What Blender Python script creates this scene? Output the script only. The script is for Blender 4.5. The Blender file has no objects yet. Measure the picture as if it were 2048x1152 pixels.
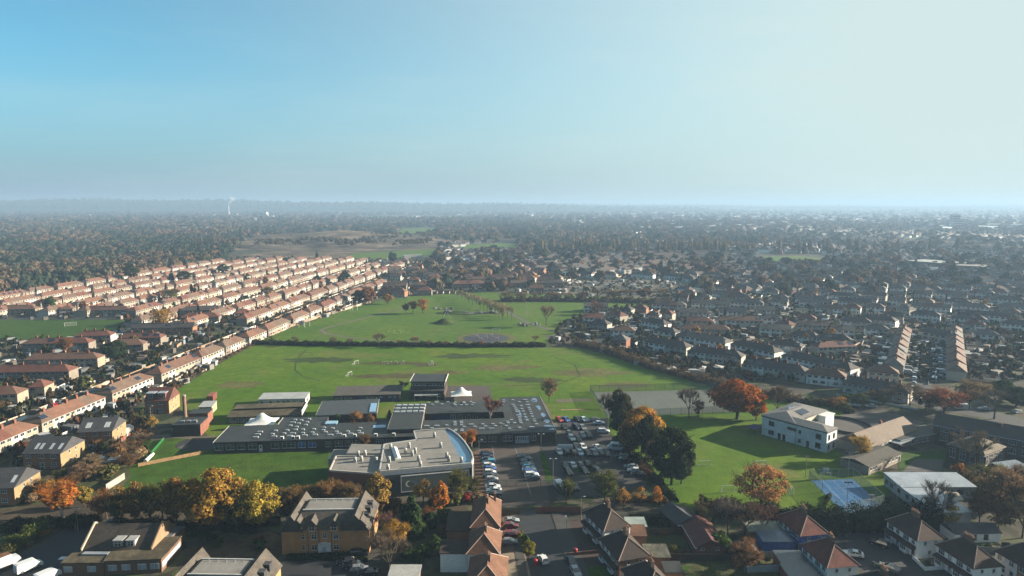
import bpy, math, random
import numpy as np
from mathutils import Vector, Matrix
R = math.radians
sc = bpy.context.scene
COL = sc.collection

# ------------------------------------------------------------------ camera, sky, sun, exposure
HAZE_DENSITY = 0.0002
CAM_H, PITCH, F = 85.0, R(7.1), 1365.33
cd = bpy.data.cameras.new('drone_camera'); cam = bpy.data.objects.new('drone_camera', cd); COL.objects.link(cam)
cam.location = (0, 0, CAM_H); cam.rotation_euler = (R(90) - PITCH, 0, 0)
cd.sensor_width = 36; cd.lens = 24; cd.clip_start = 1; cd.clip_end = 60000
sc.camera = cam
SUN_AZ, SUN_EL = R(79), R(17)            # azimuth clockwise from the view direction (+Y)
sd = Vector((math.sin(SUN_AZ) * math.cos(SUN_EL), math.cos(SUN_AZ) * math.cos(SUN_EL), math.sin(SUN_EL)))
ld = bpy.data.lights.new('sun', 'SUN'); ld.energy = 5.0; ld.angle = R(0.55); ld.color = (1, 0.87, 0.68)
sun = bpy.data.objects.new('sun', ld); COL.objects.link(sun)
sun.rotation_euler = (-sd).to_track_quat('-Z', 'Y').to_euler()
wo = bpy.data.worlds.new('World'); sc.world = wo; wo.use_nodes = True
wt = wo.node_tree; wt.nodes.clear()
wout = wt.nodes.new('ShaderNodeOutputWorld'); wbg = wt.nodes.new('ShaderNodeBackground')
sky = wt.nodes.new('ShaderNodeTexSky'); sky.sky_type = 'NISHITA'; sky.sun_disc = False
sky.sun_elevation = SUN_EL; sky.sun_rotation = SUN_AZ
sky.altitude = 50; sky.air_density = 0.7; sky.dust_density = 2.0; sky.ozone_density = 3.0
tint = wt.nodes.new('ShaderNodeMixRGB'); tint.blend_type = 'MULTIPLY'; tint.inputs[0].default_value = 1
tint.inputs[2].default_value = (0.53, 0.88, 0.745, 1)
# pale aureole of thin high haze, widening evenly towards the sun
wtc = wt.nodes.new('ShaderNodeTexCoord'); wdot = wt.nodes.new('ShaderNodeVectorMath'); wdot.operation = 'DOT_PRODUCT'
wdot.inputs[1].default_value = sd; wmr = wt.nodes.new('ShaderNodeMapRange'); wmr.inputs[1].default_value = -0.4; wmr.inputs[2].default_value = 0.65
wpw = wt.nodes.new('ShaderNodeMath'); wpw.operation = 'POWER'; wpw.inputs[1].default_value = 1.5
wmx = wt.nodes.new('ShaderNodeMixRGB'); wmx.inputs[2].default_value = (2.21, 2.73, 2.70, 1)
# faint streaks of high thin cloud
wmp = wt.nodes.new('ShaderNodeMapping'); wmp.inputs['Scale'].default_value = (1.6, 1.6, 11); wnz = wt.nodes.new('ShaderNodeTexNoise'); wnz.inputs['Scale'].default_value = 1.7; wnz.inputs['Detail'].default_value = 5; wnz.inputs['Roughness'].default_value = 0.55
wnm = wt.nodes.new('ShaderNodeMapRange'); wnm.inputs[1].default_value = 0.45; wnm.inputs[2].default_value = 0.75; wnm.inputs[3].default_value = 0.0; wnm.inputs[4].default_value = 0.14
wad = wt.nodes.new('ShaderNodeMath'); wad.operation = 'ADD'; wad.use_clamp = True
wt.links.new(wtc.outputs['Generated'], wmp.inputs[0]); wt.links.new(wmp.outputs[0], wnz.inputs['Vector']); wt.links.new(wnz.outputs[0], wnm.inputs[0]); wt.links.new(wpw.outputs[0], wad.inputs[0]); wt.links.new(wnm.outputs[0], wad.inputs[1])
wt.links.new(wtc.outputs['Generated'], wdot.inputs[0]); wt.links.new(wdot.outputs['Value'], wmr.inputs[0]); wt.links.new(wmr.outputs[0], wpw.inputs[0])
wt.links.new(sky.outputs[0], tint.inputs[1]); wt.links.new(wad.outputs[0], wmx.inputs[0]); 
# low dust near the horizon, all the way round
wsp = wt.nodes.new('ShaderNodeSeparateXYZ'); wt.links.new(wtc.outputs['Generated'], wsp.inputs[0]); whr = wt.nodes.new('ShaderNodeMapRange'); whr.inputs[1].default_value = 0.0; whr.inputs[2].default_value = 0.20; whr.inputs[3].default_value = 1.0; whr.inputs[4].default_value = 0.0; wt.links.new(wsp.outputs['Z'], whr.inputs[0])
whp = wt.nodes.new('ShaderNodeMath'); whp.operation = 'POWER'; whp.inputs[1].default_value = 1.3; wt.links.new(whr.outputs[0], whp.inputs[0])
whm = wt.nodes.new('ShaderNodeMixRGB'); whm.inputs[2].default_value = (1.12, 1.66, 2.10, 1); wt.links.new(whp.outputs[0], whm.inputs[0]); wt.links.new(tint.outputs[0], whm.inputs[1]); wt.links.new(whm.outputs[0], wmx.inputs[1]); wt.links.new(wmx.outputs[0], wbg.inputs[0])
wbg.inputs[1].default_value = 0.0627
wt.links.new(wbg.outputs[0], wout.inputs[0])
sc.view_settings.view_transform = 'Standard'; sc.view_settings.look = 'None'
sc.view_settings.exposure = 2.25; sc.view_settings.gamma = 1.0; sc.view_settings.use_curve_mapping = False
sc.render.engine = 'CYCLES'
cy = sc.cycles
cy.max_bounces = 5; cy.diffuse_bounces = 2; cy.glossy_bounces = 2; cy.transmission_bounces = 3
cy.transparent_max_bounces = 12; cy.volume_bounces = 0
cy.use_denoising = True
try: cy.denoiser = 'OPENIMAGEDENOISE'
except Exception: pass
cy.caustics_reflective = False; cy.caustics_refractive = False

# ------------------------------------------------------------------ photo pixel -> place on the ground
cP, sP = math.cos(PITCH), math.sin(PITCH)
def P(u, v, z=0.0):
    """ground point (or point at height z) seen at photo pixel u, v"""
    t = (v - 576) / F; sx = (u - 1024) / F; s = (CAM_H - z) / (sP + t * cP)
    return (sx * s, (cP - t * sP) * s)
def ZAT(y, v):
    t = (v - 576) / F
    return CAM_H - y * (t * cP + sP) / (cP - t * sP)
def PROJ(x, y, z=0.0):
    k = CAM_H - z; f = y * cP + k * sP
    return (1024 + F * x / f, 576 + F * (k * cP - y * sP) / f)
def PX(u, v): return F / math.hypot(*P(u, v), CAM_H)      # photo pixels per metre at that ground point

# ------------------------------------------------------------------ materials
_mats = {}
ALB = 0.56         # all base colours a little below their listed value, so that the exposure suits the sunlit grass
def nodes_of(m):
    m.use_nodes = True; nt = m.node_tree
    b = nt.nodes.get('Principled BSDF'); return nt, b
def N(nt, t, **kw):
    n = nt.nodes.new(t)
    for k, v in kw.items():
        if k in n.inputs: n.inputs[k].default_value = v
        else: setattr(n, k, v)
    return n
def mottled(nt, src, amount, scales, coord):
    """multiply colour socket src by noise of several sizes"""
    for i, (s, d) in enumerate(scales):
        nz = N(nt, 'ShaderNodeTexNoise', Scale=s, Detail=d, Roughness=0.6)
        nt.links.new(coord, nz.inputs['Vector'])
        mr = N(nt, 'ShaderNodeMapRange'); mr.inputs[1].default_value = 0.3; mr.inputs[2].default_value = 0.7
        mr.inputs[3].default_value = 1 - amount; mr.inputs[4].default_value = 1 + amount
        nt.links.new(nz.outputs[0], mr.inputs[0])
        mx = N(nt, 'ShaderNodeMixRGB', blend_type='MULTIPLY'); mx.inputs[0].default_value = 1
        nt.links.new(src, mx.inputs[1]); nt.links.new(mr.outputs[0], mx.inputs[2]); src = mx.outputs[0]
    return src
def M(col, kind='plain', rough=0.85, spec=0.3, metal=0.0, amount=0.16):
    """a surface of base colour col; kind sets the grain. col None takes each object's own colour"""
    key = (col, kind, rough, spec, metal, amount)
    if key in _mats: return _mats[key]
    m = bpy.data.materials.new(kind); nt, b = nodes_of(m)
    b.inputs['Roughness'].default_value = rough; b.inputs['Specular IOR Level'].default_value = spec; b.inputs['Metallic'].default_value = metal
    tc = N(nt, 'ShaderNodeTexCoord'); co = tc.outputs['Object']
    gm = N(nt, 'ShaderNodeNewGeometry'); wp = gm.outputs['Position']
    if col is None:
        oi = N(nt, 'ShaderNodeObjectInfo'); src = oi.outputs['Color']
    else:
        rgb = N(nt, 'ShaderNodeRGB'); rgb.outputs[0].default_value = (*(c * ALB for c in col), 1); src = rgb.outputs[0]
    if kind == 'tile':
        src = mottled(nt, src, amount * 1.35, ((0.35, 4), (2.2, 3)), wp)
        br = N(nt, 'ShaderNodeTexWave', wave_type='BANDS', bands_direction='Z', Scale=3.6, Distortion=0.6, Detail=1.0)
        nt.links.new(wp, br.inputs['Vector'])
        bu = N(nt, 'ShaderNodeBump', Strength=0.35, Distance=0.05); nt.links.new(br.outputs[0], bu.inputs['Height']); nt.links.new(bu.outputs[0], b.inputs['Normal'])
    elif kind == 'brickwork':
        src = mottled(nt, src, amount, ((0.5, 4), (5.0, 2)), wp)
        mp = N(nt, 'ShaderNodeMapping'); mp.inputs['Rotation'].default_value = (R(90), 0, 0); nt.links.new(co, mp.inputs[0])
        bk = N(nt, 'ShaderNodeTexBrick', Scale=1.0); bk.inputs['Brick Width'].default_value = .45; bk.inputs['Row Height'].default_value = .15; bk.inputs['Mortar Size'].default_value = .02
        nt.links.new(mp.outputs[0], bk.inputs['Vector'])
        mr = N(nt, 'ShaderNodeMapRange'); mr.inputs[3].default_value = 1.0; mr.inputs[4].default_value = 1.35; nt.links.new(bk.outputs['Fac'], mr.inputs[0])
        mx = N(nt, 'ShaderNodeMixRGB', blend_type='MULTIPLY'); mx.inputs[0].default_value = 1
        nt.links.new(src, mx.inputs[1]); nt.links.new(mr.outputs[0], mx.inputs[2]); src = mx.outputs[0]
    elif kind == 'ribbed':
        src = mottled(nt, src, amount, ((0.3, 4), (1.5, 3)), wp)
        wv = N(nt, 'ShaderNodeTexWave', wave_type='BANDS', bands_direction='X', Scale=1.6); nt.links.new(co, wv.inputs['Vector'])
        bu = N(nt, 'ShaderNodeBump', Strength=0.4, Distance=0.06); nt.links.new(wv.outputs[0], bu.inputs['Height']); nt.links.new(bu.outputs[0], b.inputs['Normal'])
    elif kind == 'felt':
        src = mottled(nt, src, amount * 1.5, ((0.12, 4), (0.7, 5), (4.0, 2)), wp)
    elif kind == 'asphalt':
        src = mottled(nt, src, amount, ((0.06, 4), (0.5, 5), (5.0, 3)), wp)
    elif kind == 'render':
        src = mottled(nt, src, amount, ((0.25, 4), (1.6, 4)), wp)
    elif kind == 'paint':
        b.inputs['Coat Weight'].default_value = 0.2; b.inputs['Coat Roughness'].default_value = 0.12
    elif kind == 'plain':
        src = mottled(nt, src, amount, ((0.8, 4),), wp)
    nt.links.new(src, b.inputs['Base Color'])
    _mats[key] = m; return m
def glass(col=(0.02, 0.028, 0.035), rough=0.12):
    return M(col, 'glass', rough, 0.6)
def leafmat(src_kind, translucent=0.3, name='foliage'):
    key = ('leaf', src_kind, translucent)
    if key in _mats: return _mats[key]
    m = bpy.data.materials.new(name); m.use_nodes = True; nt = m.node_tree; nt.nodes.clear()
    out = N(nt, 'ShaderNodeOutputMaterial')
    if src_kind == 'object':
        s = N(nt, 'ShaderNodeObjectInfo').outputs['Color']
    else:
        s = N(nt, 'ShaderNodeAttribute', attribute_name='tint').outputs['Color']
    g = N(nt, 'ShaderNodeNewGeometry')
    hs = N(nt, 'ShaderNodeHueSaturation')
    mh = N(nt, 'ShaderNodeMapRange'); mh.inputs[3].default_value = 0.475; mh.inputs[4].default_value = 0.525
    mv = N(nt, 'ShaderNodeMapRange'); mv.inputs[3].default_value = 0.32 if src_kind == 'object' else 0.52; mv.inputs[4].default_value = 0.96 if src_kind == 'object' else 0.78
    wn = N(nt, 'ShaderNodeTexWhiteNoise', noise_dimensions='1D')
    rp = g.outputs['Random Per Island']
    nt.links.new(rp, wn.inputs['W']); nt.links.new(wn.outputs['Value'], mh.inputs[0]); nt.links.new(rp, mv.inputs[0])
    nt.links.new(mh.outputs[0], hs.inputs['Hue']); nt.links.new(mv.outputs[0], hs.inputs['Value']); nt.links.new(s, hs.inputs['Color'])
    d = N(nt, 'ShaderNodeBsdfDiffuse'); t = N(nt, 'ShaderNodeBsdfTranslucent'); mx = N(nt, 'ShaderNodeMixShader'); mx.inputs[0].default_value = translucent
    nt.links.new(hs.outputs[0], d.inputs[0]); nt.links.new(hs.outputs[0], t.inputs[0])
    nt.links.new(d.outputs[0], mx.inputs[1]); nt.links.new(t.outputs[0], mx.inputs[2]); nt.links.new(mx.outputs[0], out.inputs[0])
    _mats[key] = m; return m
def grassmat(cols, worn=0.0, name='grass', stripes=None, grain=0.22):
    """turf: mix of colours by large noise, fine tufts, worn brown patches"""
    m = bpy.data.materials.new(name); nt, b = nodes_of(m)
    b.inputs['Roughness'].default_value = 0.95; b.inputs['Specular IOR Level'].default_value = 0.1
    wp = N(nt, 'ShaderNodeNewGeometry').outputs['Position']
    cols = [tuple(c * ALB for c in k) for k in cols]
    n1 = N(nt, 'ShaderNodeTexNoise', Scale=0.018, Detail=6.0, Roughness=0.65); nt.links.new(wp, n1.inputs['Vector'])
    cr = N(nt, 'ShaderNodeValToRGB'); cr.color_ramp.elements[0].position = 0.34; cr.color_ramp.elements[1].position = 0.66
    cr.color_ramp.elements[0].color = (*cols[0], 1); cr.color_ramp.elements[1].color = (*cols[1], 1)
    if len(cols) > 2:
        e = cr.color_ramp.elements.new(0.5); e.color = (*cols[2], 1)
    nt.links.new(n1.outputs[0], cr.inputs[0])
    src = mottled(nt, cr.outputs[0], grain, ((0.22, 5), (1.8, 4)), wp)
    if worn:
        n2 = N(nt, 'ShaderNodeTexNoise', Scale=0.03, Detail=5.0, Roughness=0.7); nt.links.new(wp, n2.inputs['Vector'])
        mr = N(nt, 'ShaderNodeMapRange'); mr.inputs[1].default_value = 0.52; mr.inputs[2].default_value = 0.68; mr.inputs[4].default_value = worn
        nt.links.new(n2.outputs[0], mr.inputs[0])
        mx = N(nt, 'ShaderNodeMixRGB'); mx.inputs[2].default_value = (0.10, 0.075, 0.035, 1)
        nt.links.new(mr.outputs[0], mx.inputs[0]); nt.links.new(src, mx.inputs[1]); src = mx.outputs[0]
    bp = N(nt, 'ShaderNodeTexNoise', Scale=1.3, Detail=4.0); nt.links.new(wp, bp.inputs['Vector'])
    bu = N(nt, 'ShaderNodeBump', Strength=0.5, Distance=0.25); nt.links.new(bp.outputs[0], bu.inputs['Height']); nt.links.new(bu.outputs[0], b.inputs['Normal'])
    nt.links.new(src, b.inputs['Base Color']); return m

# ------------------------------------------------------------------ objects
def tag(o, label=None, cat=None, group=None, kind=None):
    if label: o['label'] = label
    if cat: o['category'] = cat
    if group: o['group'] = group
    if kind: o['kind'] = kind
    return o
def empty(name, loc, rz=0.0, label=None, cat=None, group=None):
    o = bpy.data.objects.new(name, None); o.empty_display_size = 0.5; COL.objects.link(o)
    o.location = loc if len(loc) == 3 else (loc[0], loc[1], 0); o.rotation_euler = (0, 0, rz)
    return tag(o, label, cat, group)
def link(name, me, parent=None, loc=(0, 0, 0), rz=0.0, col=None, scale=None):
    o = bpy.data.objects.new(name, me); COL.objects.link(o)
    if parent: o.parent = parent
    o.location = loc; o.rotation_euler = (0, 0, rz)
    if scale: o.scale = scale
    if col: o.color = (*col, 1)
    return o
def copy_tree(o, parent=None):
    c = o.copy(); COL.objects.link(c)
    if parent: c.parent = parent
    for ch in o.children: copy_tree(ch, c)
    return c
class MB:
    def __init__(s): s.v = []; s.f = []; s.m = []
    def add(s, vs, fs, m=0):
        k = len(s.v); s.v += [tuple(p) for p in vs]
        s.f += [tuple(i + k for i in f) for f in fs]; s.m += [m] * len(fs); return s
    def box(s, x0, x1, y0, y1, z0, z1, m=0):
        return s.add([(x0,y0,z0),(x1,y0,z0),(x1,y1,z0),(x0,y1,z0),(x0,y0,z1),(x1,y0,z1),(x1,y1,z1),(x0,y1,z1)],
                     [(3,2,1,0),(4,5,6,7),(0,1,5,4),(1,2,6,5),(2,3,7,6),(3,0,4,7)], m)
    def prism(s, poly, z0, z1, m=0, mtop=None):
        n = len(poly); vs = [(x, y, z0) for x, y in poly] + [(x, y, z1) for x, y in poly]
        s.add(vs, [tuple(range(n))[::-1]] + [(i, (i+1) % n, n + (i+1) % n, n + i) for i in range(n)], m)
        return s.add(vs[n:], [tuple(range(n))], m if mtop is None else mtop)
    def xprism(s, prof, y0, y1, m=0):
        """profile in x,z extruded along y"""
        n = len(prof); vs = [(x, y0, z) for x, z in prof] + [(x, y1, z) for x, z in prof]
        return s.add(vs, [tuple(range(n)), tuple(range(n, 2*n))[::-1]] + [(i, n + i, n + (i+1) % n, (i+1) % n) for i in range(n)], m)
    def tube(s, p0, p1, r0, r1, n=6, m=0):
        p0, p1 = Vector(p0), Vector(p1); d = (p1 - p0)
        if d.length < 1e-6: return s
        q = d.to_track_quat('Z', 'Y'); vs = []
        for p, r in ((p0, r0), (p1, r1)):
            for i in range(n):
                a = 2 * math.pi * i / n; vs.append(p + q @ Vector((r * math.cos(a), r * math.sin(a), 0)))
        return s.add(vs, [(i, (i+1) % n, n + (i+1) % n, n + i) for i in range(n)] + [tuple(range(n))[::-1], tuple(range(n, 2*n))], m)
    def mesh(s, name, mats):
        me = bpy.data.meshes.new(name); me.from_pydata(s.v, [], s.f)
        for m in (mats if isinstance(mats, (list, tuple)) else [mats]): me.materials.append(m)
        if any(s.m): me.polygons.foreach_set('material_index', s.m)
        me.update(); return me
    def build(s, name, mats, parent=None, loc=(0, 0, 0), rz=0.0, col=None):
        return link(name, s.mesh(name, mats), parent, loc, rz, col)
def np_mesh(name, verts, quads, mat, tint=None, k=4):
    me = bpy.data.meshes.new(name); nv, nf = len(verts), len(quads)
    me.vertices.add(nv); me.vertices.foreach_set('co', np.asarray(verts, np.float32).ravel())
    me.loops.add(nf * k); me.loops.foreach_set('vertex_index', np.asarray(quads, np.int32).ravel())
    me.polygons.add(nf); me.polygons.foreach_set('loop_start', np.arange(0, nf * k, k, dtype=np.int32))
    if tint is not None:
        a = me.attributes.new('tint', 'FLOAT_COLOR', 'POINT')
        a.data.foreach_set('color', np.concatenate([tint, np.ones((nv, 1))], 1).astype(np.float32).ravel())
    me.polygons.foreach_set('use_smooth', np.zeros(nf, bool))
    me.materials.append(mat); me.update(calc_edges=True); return me
def sheet(name, pts, z, mat, kind='structure', holes=None):
    """flat ground sheet from photo pixels or world points"""
    w = [P(*p) if p[1] > 395 and len(p) == 2 else p[:2] for p in pts]
    me = bpy.data.meshes.new(name); me.from_pydata([(x, y, z) for x, y in w], [], [tuple(range(len(w)))])
    me.materials.append(mat); me.update()
    if me.polygons[0].normal.z < 0: me.flip_normals()
    o = link(name, me); o['kind'] = kind; return o
def wsheet(name, w, z, mat, kind='structure'):
    me = bpy.data.meshes.new(name); me.from_pydata([(x, y, z) for x, y in w], [], [tuple(range(len(w)))])
    me.materials.append(mat); me.update()
    if me.polygons[0].normal.z < 0: me.flip_normals()
    o = link(name, me); o['kind'] = kind; return o
def ribbon(name, w, width, z, mat, kind='structure'):
    """strip along world points"""
    vs = []; n = len(w)
    for i, p in enumerate(w):
        a = Vector(w[max(0, i-1)]); b = Vector(w[min(n-1, i+1)]); d = (b - a).normalized(); q = Vector((-d.y, d.x)) * width / 2
        vs += [(p[0] + q.x, p[1] + q.y, z), (p[0] - q.x, p[1] - q.y, z)]
    me = bpy.data.meshes.new(name); me.from_pydata(vs, [], [(2*i, 2*i+1, 2*i+3, 2*i+2) for i in range(n-1)])
    me.materials.append(mat); me.update()
    o = link(name, me); o['kind'] = kind; return o
ORD = ['first','second','third','fourth','fifth','sixth','seventh','eighth','ninth','tenth','eleventh','twelfth','thirteenth','fourteenth','fifteenth',
       'sixteenth','seventeenth','eighteenth','nineteenth','twentieth','twenty-first','twenty-second','twenty-third','twenty-fourth','twenty-fifth',
       'twenty-sixth','twenty-seventh','twenty-eighth','twenty-ninth','thirtieth']
def inpoly(x, y, poly):
    r = False; n = len(poly)
    for i in range(n):
        x0, y0 = poly[i]; x1, y1 = poly[(i+1) % n]
        if (y0 > y) != (y1 > y) and x < (x1-x0)*(y-y0)/(y1-y0)+x0: r = not r
    return r

# ------------------------------------------------------------------ the ground and what is laid on it
def ground_material():
    m = bpy.data.materials.new('ground'); nt, b = nodes_of(m)
    b.inputs['Roughness'].default_value = 0.95; b.inputs['Specular IOR Level'].default_value = 0.1
    wp = N(nt, 'ShaderNodeNewGeometry').outputs['Position']
    wn = N(nt, 'ShaderNodeTexNoise', Scale=0.25, Detail=3.0); nt.links.new(wp, wn.inputs['Vector'])
    wa = N(nt, 'ShaderNodeMixRGB', blend_type='ADD'); wa.inputs[0].default_value = 3.5; nt.links.new(wp, wa.inputs[1]); nt.links.new(wn.outputs['Color'], wa.inputs[2])
    vo = N(nt, 'ShaderNodeTexVoronoi', Scale=0.22); nt.links.new(wa.outputs[0], vo.inputs['Vector'])
    sx = N(nt, 'ShaderNodeSeparateColor'); nt.links.new(vo.outputs['Color'], sx.inputs[0])
    cr = N(nt, 'ShaderNodeValToRGB')
    els = [(0, (0.035, 0.052, 0.018)), (0.3, (0.055, 0.047, 0.032)), (0.45, (0.072, 0.068, 0.060)), (0.6, (0.032, 0.045, 0.018)), (0.78, (0.066, 0.057, 0.042)), (0.95, (0.10, 0.092, 0.080))]
    e = cr.color_ramp.elements; e[0].color = (*els[0][1], 1); e[1].position = els[1][0]; e[1].color = (*els[1][1], 1)
    for p, c in els[2:]:
        x = e.new(p); x.color = (*(q * ALB * .85 for q in c), 1)
    nt.links.new(sx.outputs[0], cr.inputs[0])
    src = mottled(nt, cr.outputs[0], 0.25, ((0.05, 4), (0.6, 5)), wp)
    nt.links.new(src, b.inputs['Base Color']); return m
GM = ground_material()
g = MB()
ring = [0, 120, 300, 700, 1500, 3500, 7000, 12000]
me = None
n = 48
vs = [(0, 400, 0)]; fs = []
for r_ in ring[1:]:
    for i in range(n):
        a = 2 * math.pi * i / n; vs.append((r_ * math.cos(a), 400 + r_ * math.sin(a), 0))
for i in range(n): fs.append((0, 1 + i, 1 + (i+1) % n))
for k in range(len(ring) - 2):
    for i in range(n):
        a = 1 + k*n; b_ = 1 + (k+1)*n
        fs.append((a + i, b_ + i, b_ + (i+1) % n, a + (i+1) % n))
g.add(vs, fs); go = g.build('ground', GM); go['kind'] = 'structure'

# low hills along the horizon
def ridge(name, x0, x1, y, depth, hfun, mat):
    b = MB(); nx, ny = 90, 8; vs = []; fs = []
    for j in range(ny + 1):
        t = j / ny; prof = math.sin(math.pi * min(1, t)) ** 0.8
        for i in range(nx + 1):
            x = x0 + (x1 - x0) * i / nx
            vs.append((x, y + depth * t, -0.5 + hfun(x) * prof))
    for j in range(ny):
        for i in range(nx):
            a = j * (nx + 1) + i; fs.append((a, a + 1, a + nx + 2, a + nx + 1))
    b.add(vs, fs); o = b.build(name, mat); o['kind'] = 'structure'; return o
HILL = grassmat([(0.035, 0.045, 0.022), (0.075, 0.06, 0.035), (0.05, 0.055, 0.028)], name='wooded_hill')
def h1(x): return max(6.0, 96 + 10 * math.sin(x * 0.0011) + 6 * math.sin(x * 0.0041 + 1) + min(12, max(-34, (-1500 - x) * 0.012)) - max(0, x + 300) * .02)
def h2(x): return 62 + 8 * math.sin(x * 0.0007 + 2) + 5 * math.sin(x * 0.003) - max(0, x - 1500) * .004
ridge('hills', -6500, 3800, 6200, 1800, h1, HILL)
ridge('hills', -8000, 8000, 8900, 1800, h2, HILL)
SPOIL = grassmat([(0.035, 0.026, 0.018), (0.27, 0.21, 0.155), (0.12, 0.09, 0.06)], name='spoil', grain=0.35)
def hsp(x): return 12 + 4 * math.sin(x * .012) + 3 * math.sin(x * .031 + 1)
def spoil():
    b = MB(); nx, ny = 60, 26; rr = random.Random(4); hv = [[rr.uniform(-1, 1) for _ in range(nx + 1)] for _ in range(ny + 1)]
    for j in range(ny + 1):
        for i in range(nx + 1):
            s, t = i / nx, j / ny; x = -700 + 560 * s + 60 * t; y = 1190 + 520 * t - 60 * s * (1 - t) + 150 * s
            e = min(1, 4 * s, 4 * (1 - s), 5 * (1 - t)) ; pr = max(0, min(1, (t - .12) * 2.2)) ** .8
            b.v.append((x, y, -.3 + e * pr * (hsp(x) + 2.0 * hv[j][i] + 3 * math.sin(t * 9 + s * 6)) + .4 * (e > 0)))
    for j in range(ny):
        for i in range(nx):
            a = j * (nx + 1) + i; b.f.append((a, a + 1, a + nx + 2, a + nx + 1)); b.m.append(0)
    o = b.build('landfill_hill', SPOIL); o['kind'] = 'structure'
    for p in o.data.polygons: p.use_smooth = True
spoil()
CHALK = M((.26,.22,.17), 'asphalt', .95, amount=.3)
ribbon('track', [P(500, 497), P(600, 495), P(700, 492), P(770, 490)], 7, 1.5, CHALK)
sheet('bare_ground', [(470,512),(560,500),(700,500),(880,490),(885,497),(700,507),(680,516)], .06, SPOIL)

TURF = grassmat([(0.0541, 0.1219, 0.0034), (0.1051, 0.1624, 0.0057), (0.0751, 0.1439, 0.0044)], worn=0.55, name='playing_field_turf')
PARKT = grassmat([(0.0559, 0.1220, 0.0078), (0.0972, 0.1516, 0.0118), (0.0736, 0.1384, 0.0095)], worn=0.2, name='park_turf')
LAWN = grassmat([(0.0294, 0.0760, 0.0051), (0.0552, 0.1003, 0.0070), (0.0405, 0.0882, 0.0058)], worn=0.05, name='lush_lawn', grain=0.35)
ROUGH = grassmat([(0.045, 0.060, 0.022), (0.10, 0.085, 0.040), (0.065, 0.075, 0.028)], worn=0.5, name='rough_grass', grain=0.35)
TAR = M((0.030, 0.031, 0.034), 'asphalt', 0.8, 0.3)
TARB = M((0.072, 0.056, 0.050), 'asphalt', 0.85, 0.3)
PAVE = M((0.10, 0.094, 0.088), 'asphalt', 0.9, 0.2)
PATHM = M((0.13, 0.11, 0.082), 'asphalt', 0.9, 0.2)
WHITE = M((0.78, 0.78, 0.76), 'plain', 0.6)
FIELD = [(503,689),(700,693),(1000,697),(1150,695),(1180,700),(1290,735),(1440,772),(1530,790),(1700,822),(1690,842),(1480,850),(1200,852),(1100,870),(430,905),(425,880),(340,800),(345,785)]
PARK = [(497,690),(560,664),(735,606),(800,594),(960,584),(1060,588),(1200,592),(1330,598),(1345,606),(1300,612),(1195,618),(1180,627),(1130,640),(1112,660),(1108,672),(1100,692),(1000,697),(700,693)]
LEFTF = [(-120,640),(262,640),(236,662),(196,674),(100,678),(-120,682)]
SLAWN = [(1210,850),(1480,850),(1690,842),(1700,900),(1790,960),(1772,1000),(1700,1018),(1640,1020),(1400,1016),(1340,1006),(1300,960),(1262,905),(1230,880)]
FLAWN = [(236,985),(262,955),(285,930),(305,915),(430,908),(662,903),(658,985),(560,992),(300,1000)]
sheet('playing_field', FIELD, 0.03, TURF)
sheet('park_lawn', PARK, 0.05, PARKT)
sheet('sports_field', LEFTF, 0.03, LAWN)
sheet('school_lawn', SLAWN, 0.05, TURF)
sheet('front_lawn', FLAWN, 0.06, LAWN)
sheet('side_lawn', [(262,955),(255,915),(285,885),(350,876),(430,884),(430,908),(305,915),(285,930)], 0.05, LAWN)
sheet('landfill_field', [(690,517),(705,507),(870,498),(885,503),(850,513),(760,518)], 0.05, PARKT)
sheet('far_meadow', [(905,498),(940,489),(1032,485),(1032,499),(935,503)], 0.05, PARKT)
sheet('far_meadow', [(785,472),(806,457),(873,455),(878,466),(850,473)], 0.05, PARKT)
sheet('far_meadow', [(1520,522),(1530,513),(1600,512),(1662,518),(1650,525)], 0.05, PARKT)
sheet('far_meadow', [(720,434),(960,432),(960,435),(720,437)], 0.05, PARKT)
sheet('far_meadow', [(1795,478),(1850,474),(1850,480),(1800,481)], 0.05, PARKT)
sheet('far_meadow', [(1240,470),(1300,467),(1300,473),(1240,474)], 0.05, PARKT)

# worn places and faint old lines on the playing field
MUD = M((.075,.070,.026), 'asphalt', .95, .1, amount=.3); FAINT = M((.105,.105,.032), 'asphalt', .95, .1, amount=.3); DARKT = M((.042,.066,.014), 'asphalt', .95, .1, amount=.3)
def blot(u, v, rx, ry, m, seed):
    r_ = random.Random(seed); cx, cy = P(u, v); n = 26
    wsheet('worn_patch', [(cx + rx*math.cos(2*math.pi*i/n)*r_.uniform(.55, 1.15), cy + ry*math.sin(2*math.pi*i/n)*r_.uniform(.55, 1.15)) for i in range(n)], .035 + .0007 * seed, m)
for i, (u, v, rx, ry, m) in enumerate([(790,727,22,4,MUD),(760,753,20,5,MUD),(850,730,8,4,MUD),(812,750,14,4,MUD),(905,745,12,5,FAINT),(1010,735,20,8,FAINT),(1180,745,22,9,FAINT),(1060,760,18,6,DARKT),(1250,770,16,6,FAINT),(480,770,14,8,FAINT),(640,720,20,8,DARKT),(940,712,26,7,DARKT),(1330,965,14,9,MUD),(1450,940,12,7,FAINT),(1420,1000,12,6,MUD),(1560,960,14,6,FAINT)]): blot(u, v, rx, ry, m, i)
ribbon('faint_line', [P(664,735), P(700,737), P(766,741)], 1.0, .052, FAINT)
ribbon('faint_line', [P(612,700), P(592,720), P(590,740), P(604,752), P(640,762)], .8, .052, DARKT)
ribbon('faint_line', [P(612 + 14*math.cos(a/8*math.pi*2), 708 + 3*math.sin(a/8*math.pi*2)) for a in range(9)], .7, .053, DARKT)
ribbon('faint_line', [P(1010,772), P(1120,768), P(1160,752), P(1150,730), P(1110,715)], .8, .052, DARKT)

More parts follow.
